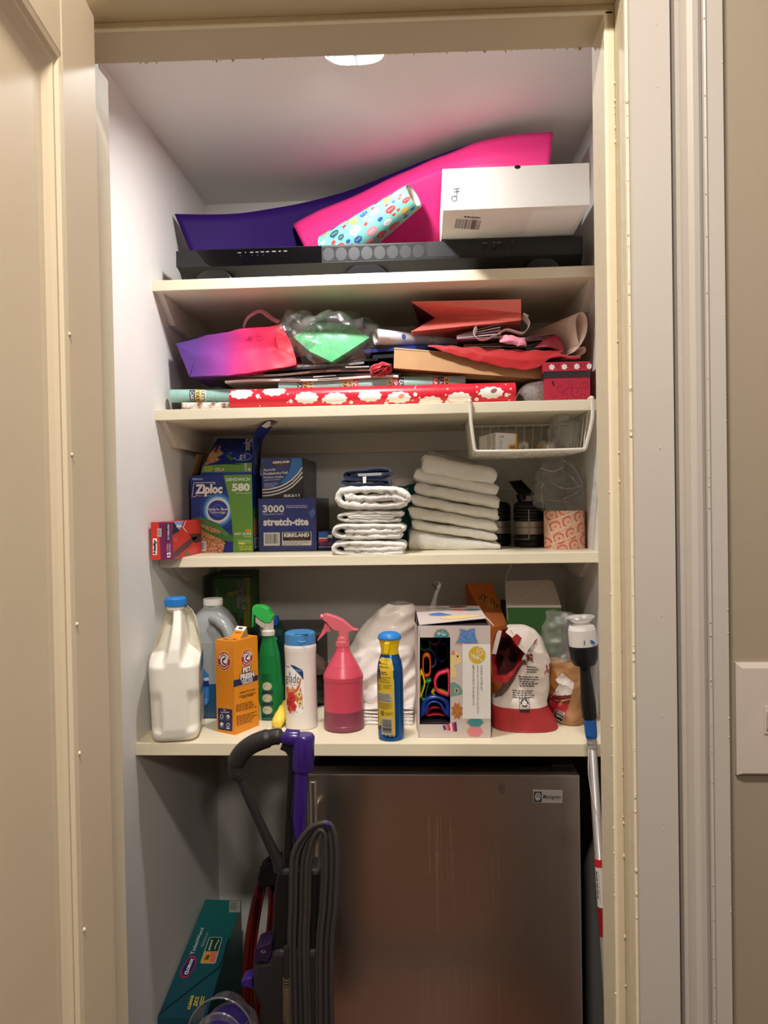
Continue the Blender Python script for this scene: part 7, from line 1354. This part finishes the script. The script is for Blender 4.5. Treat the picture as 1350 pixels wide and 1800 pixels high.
# power cord looped over its hook
b = MB(); hk = vc(1080, 1075, 1.36); b.tube(smooth_path([hk+Vector((-.012, .045, -.018)), hk+Vector((-.004, .02, -.012)), hk+Vector((0, -.012, -.004)), hk+Vector((.003, -.018, .006))], 5), .004, VP, n=12); b.build('cord_hook', t)
CO = mat('grey_rubber_cord', (60, 56, 55), .42, var=.04)
for i, (xl_, xr_, xt, yt) in enumerate(((690, 1180, 1030, 1085), (740, 1120, 1000, 1120), (800, 1085, 985, 1140), (850, 1060, 990, 1160), (885, 1030, 1010, 1150), (705, 1160, 1045, 1100))):
    Y = 1.352+.006*(i % 3); zl = .20+.02*(i % 3); pts = [vc(xl_-20, 2600, Y), vc(xl_-8, 2000, Y), vc(xl_, 1600, Y), vc(xl_+30, 1380, Y), vc((xl_+xt)/2+10, yt+70, Y), vc(xt, yt, Y), vc((xt+xr_)/2+25, yt+40, Y), vc(xr_-5, 1340, Y), vc(xr_, 1600, Y), vc(xr_-20, 2000, Y), vc(xr_-60, 2600, Y)]
    lo = [Vector((pts[-1].x-.005, Y, zl+.03)), Vector(((pts[0].x+pts[-1].x)/2, Y, zl)), Vector((pts[0].x+.005, Y, zl+.03))]
    b = MB(); b.tube(smooth_path(pts+lo, 6, closed=True), .0047, CO, n=10, closed=True); b.build('cord_loop', t)
# toilet wand box on the floor
TB = ramp_mat('teal_carton', [(0, (12, 66, 84)), (.5, (18, 84, 96)), (1, (22, 108, 100))], 1, -.2, .2, .4); cl = crop(270, 1570, 6.75)
TLq, TRq, BRq, BLq = PY(361, 1581, 2.02), PY(424, 1583, 2.02), PY(362, 1789, 1.655), PY(277, 1789, 1.655)
t = thing('toilet_wand_box', 'long teal cleaning wand box standing on the floor by the left wall', 'box', ((BLq.x+BRq.x)/2, 1.84, 0))
b = MB(); lo = [Vector((p.x, p.y, .001)) for p in (TLq, TRq, BRq, BLq)]; up4 = [TLq, TRq, BRq, BLq]; b.add(up4, [(3, 2, 1, 0)], TB)
for i in range(4): j = (i+1) % 4; b.add([up4[i], up4[j], lo[j], lo[i]], [(0, 1, 2, 3)], TB)
b.add(lo, [(0, 1, 2, 3)], TB)
F = facemap(((610, 70), (1040, 85), (620, 1478), (45, 1480)), up4); cen = (425, 850)
def hexo(cx, cy, a, bq, k): return [(cx-a*.1-bq*.43*k, cy), (cx, cy)]
hx_ = [(325, 920), (350, 850), (440, 715), (500, 715), (520, 780), (490, 870), (400, 975), (345, 980)]; b.poly(F, hx_, ink(200, 30, 60), 1); cxy = (425, 848); b.poly(F, [(cxy[0]+(x-cxy[0])*.84, cxy[1]+(y-cxy[1])*.84) for x, y in hx_], ink(20, 40, 110), 2)
G = facemap(((0, 0), (100, 0), (100, 30), (0, 30)), [F(362, 945), F(455, 738), F(494, 745), F(415, 945)])
b.text(G, 'CLOROX', 2, 2, 98, 28, WHITE, 4, bold=.06)
G2 = facemap(((0, 0), (100, 0), (100, 30), (0, 30)), [F(432, 700), F(560, 390), F(606, 395), F(490, 700)]); b.text(G2, 'ToiletWand', 0, 4, 100, 28, ink(206, 214, 210), 3, bold=.01)
G3 = facemap(((0, 0), (100, 0), (100, 30), (0, 30)), [F(560, 610), F(640, 430), F(670, 432), F(600, 620)]); b.dashes(G3, 2, 2, 98, 28, 2, ink(150, 170, 166), 2)
b.poly(F, [(566, 790), (665, 505), (690, 494), (810, 496), (824, 512), (745, 795), (725, 806), (578, 804)], ink(170, 190, 170), 1); b.poly(F, [(574, 786), (618, 670), (770, 672), (735, 790), (722, 798), (584, 797)], ink(214, 150, 60), 2); b.poly(F, [(622, 662), (672, 512), (692, 501), (806, 503), (816, 514), (772, 664)], ink(16, 60, 50), 2); b.poly(F, [(690, 672), (770, 672), (735, 790), (680, 795)], ink(214, 110, 90), 3)
G4 = facemap(((0, 0), (100, 0), (100, 60), (0, 60)), [F(600, 765), F(632, 700), F(690, 705), F(660, 770)]); b.text(G4, '36', 5, 5, 95, 55, INK, 5, bold=.05)
G5 = facemap(((0, 0), (100, 0), (100, 40), (0, 40)), [F(650, 650), F(690, 525), F(722, 527), F(684, 652)]); b.text(G5, 'BONUS', 2, 4, 98, 36, ink(200, 220, 206), 4, bold=.03); b.stroke(F, [(735, 640), (750, 590), (782, 540), (775, 525)], 10, ink(190, 210, 200), 4)
G6 = facemap(((0, 0), (100, 0), (100, 30), (0, 30)), [F(398, 1370), F(452, 1195), F(492, 1195), F(438, 1378)]); b.text(G6, 'CLEANS', 0, 2, 98, 28, YEL, 3, bold=.03); G7 = facemap(((0, 0), (60, 0), (60, 30), (0, 30)), [F(470, 1330), F(490, 1250), F(545, 1255), F(520, 1340)]); b.text(G7, '2X', 2, 2, 58, 28, YEL, 3, bold=.03); b.dashes(G7, 62, 2, 90, 28, 2, YEL, 3); b.dashes(facemap(((0, 0), (60, 0), (60, 30), (0, 30)), [F(540, 1310), F(575, 1200), F(620, 1210), F(590, 1310)]), 0, 0, 60, 30, 2, YEL, 3)
b.stroke(F, [(60, 1440), (300, 1240), (560, 1030), (790, 850), (850, 690), (905, 500)], 16, ink(8, 30, 36), 1); b.rect(F, 900, 90, 1030, 215, ink(150, 150, 146), 1); b.dashes(F, 910, 105, 1000, 190, 8, ink(50, 56, 58), 2)
b.build('carton', t)
# dark red coiled cord hanging behind the vacuum, black hook above
RC = mat('dark_red_cord', (96, 22, 20), .3, var=.1)
t = thing('extension_cord', 'dark red extension cord coil hanging behind the vacuum', 'cord', (PY(462, 1640, 1.75).x, 1.75, .0)); q = random.Random(4)
for i in range(14):
    cx = PY(468, 1640, 1.75).x+q.uniform(-.012, .012); wd = .030+q.uniform(-.01, .012); ht = .19+q.uniform(-.015, .02); Y = 1.735+.004*(i % 7); z0 = PY(465, 1640, 1.75).z-.02; b = MB(); tl = -.05
    b.tube([Vector((cx+wd*math.cos(k*math.pi/16)+tl*math.sin(k*math.pi/16)*-.3-.012*(1-math.sin(k*math.pi/16)), Y+.002*math.sin(k), z0+ht*math.sin(k*math.pi/16)*(1 if math.sin(k*math.pi/16) > 0 else 1.15))) for k in range(32)], .0034, RC, n=8, closed=True); b.build('cord_loop', t)
b = MB(); o_ = [PY(x, y, 1.72) for x, y in ((452, 1545), (456, 1528), (470, 1516), (490, 1512), (494, 1560), (450, 1562))]; b.prism(o_, (0, .05, 0), FB); b.build('strap', t, bevel=.006)
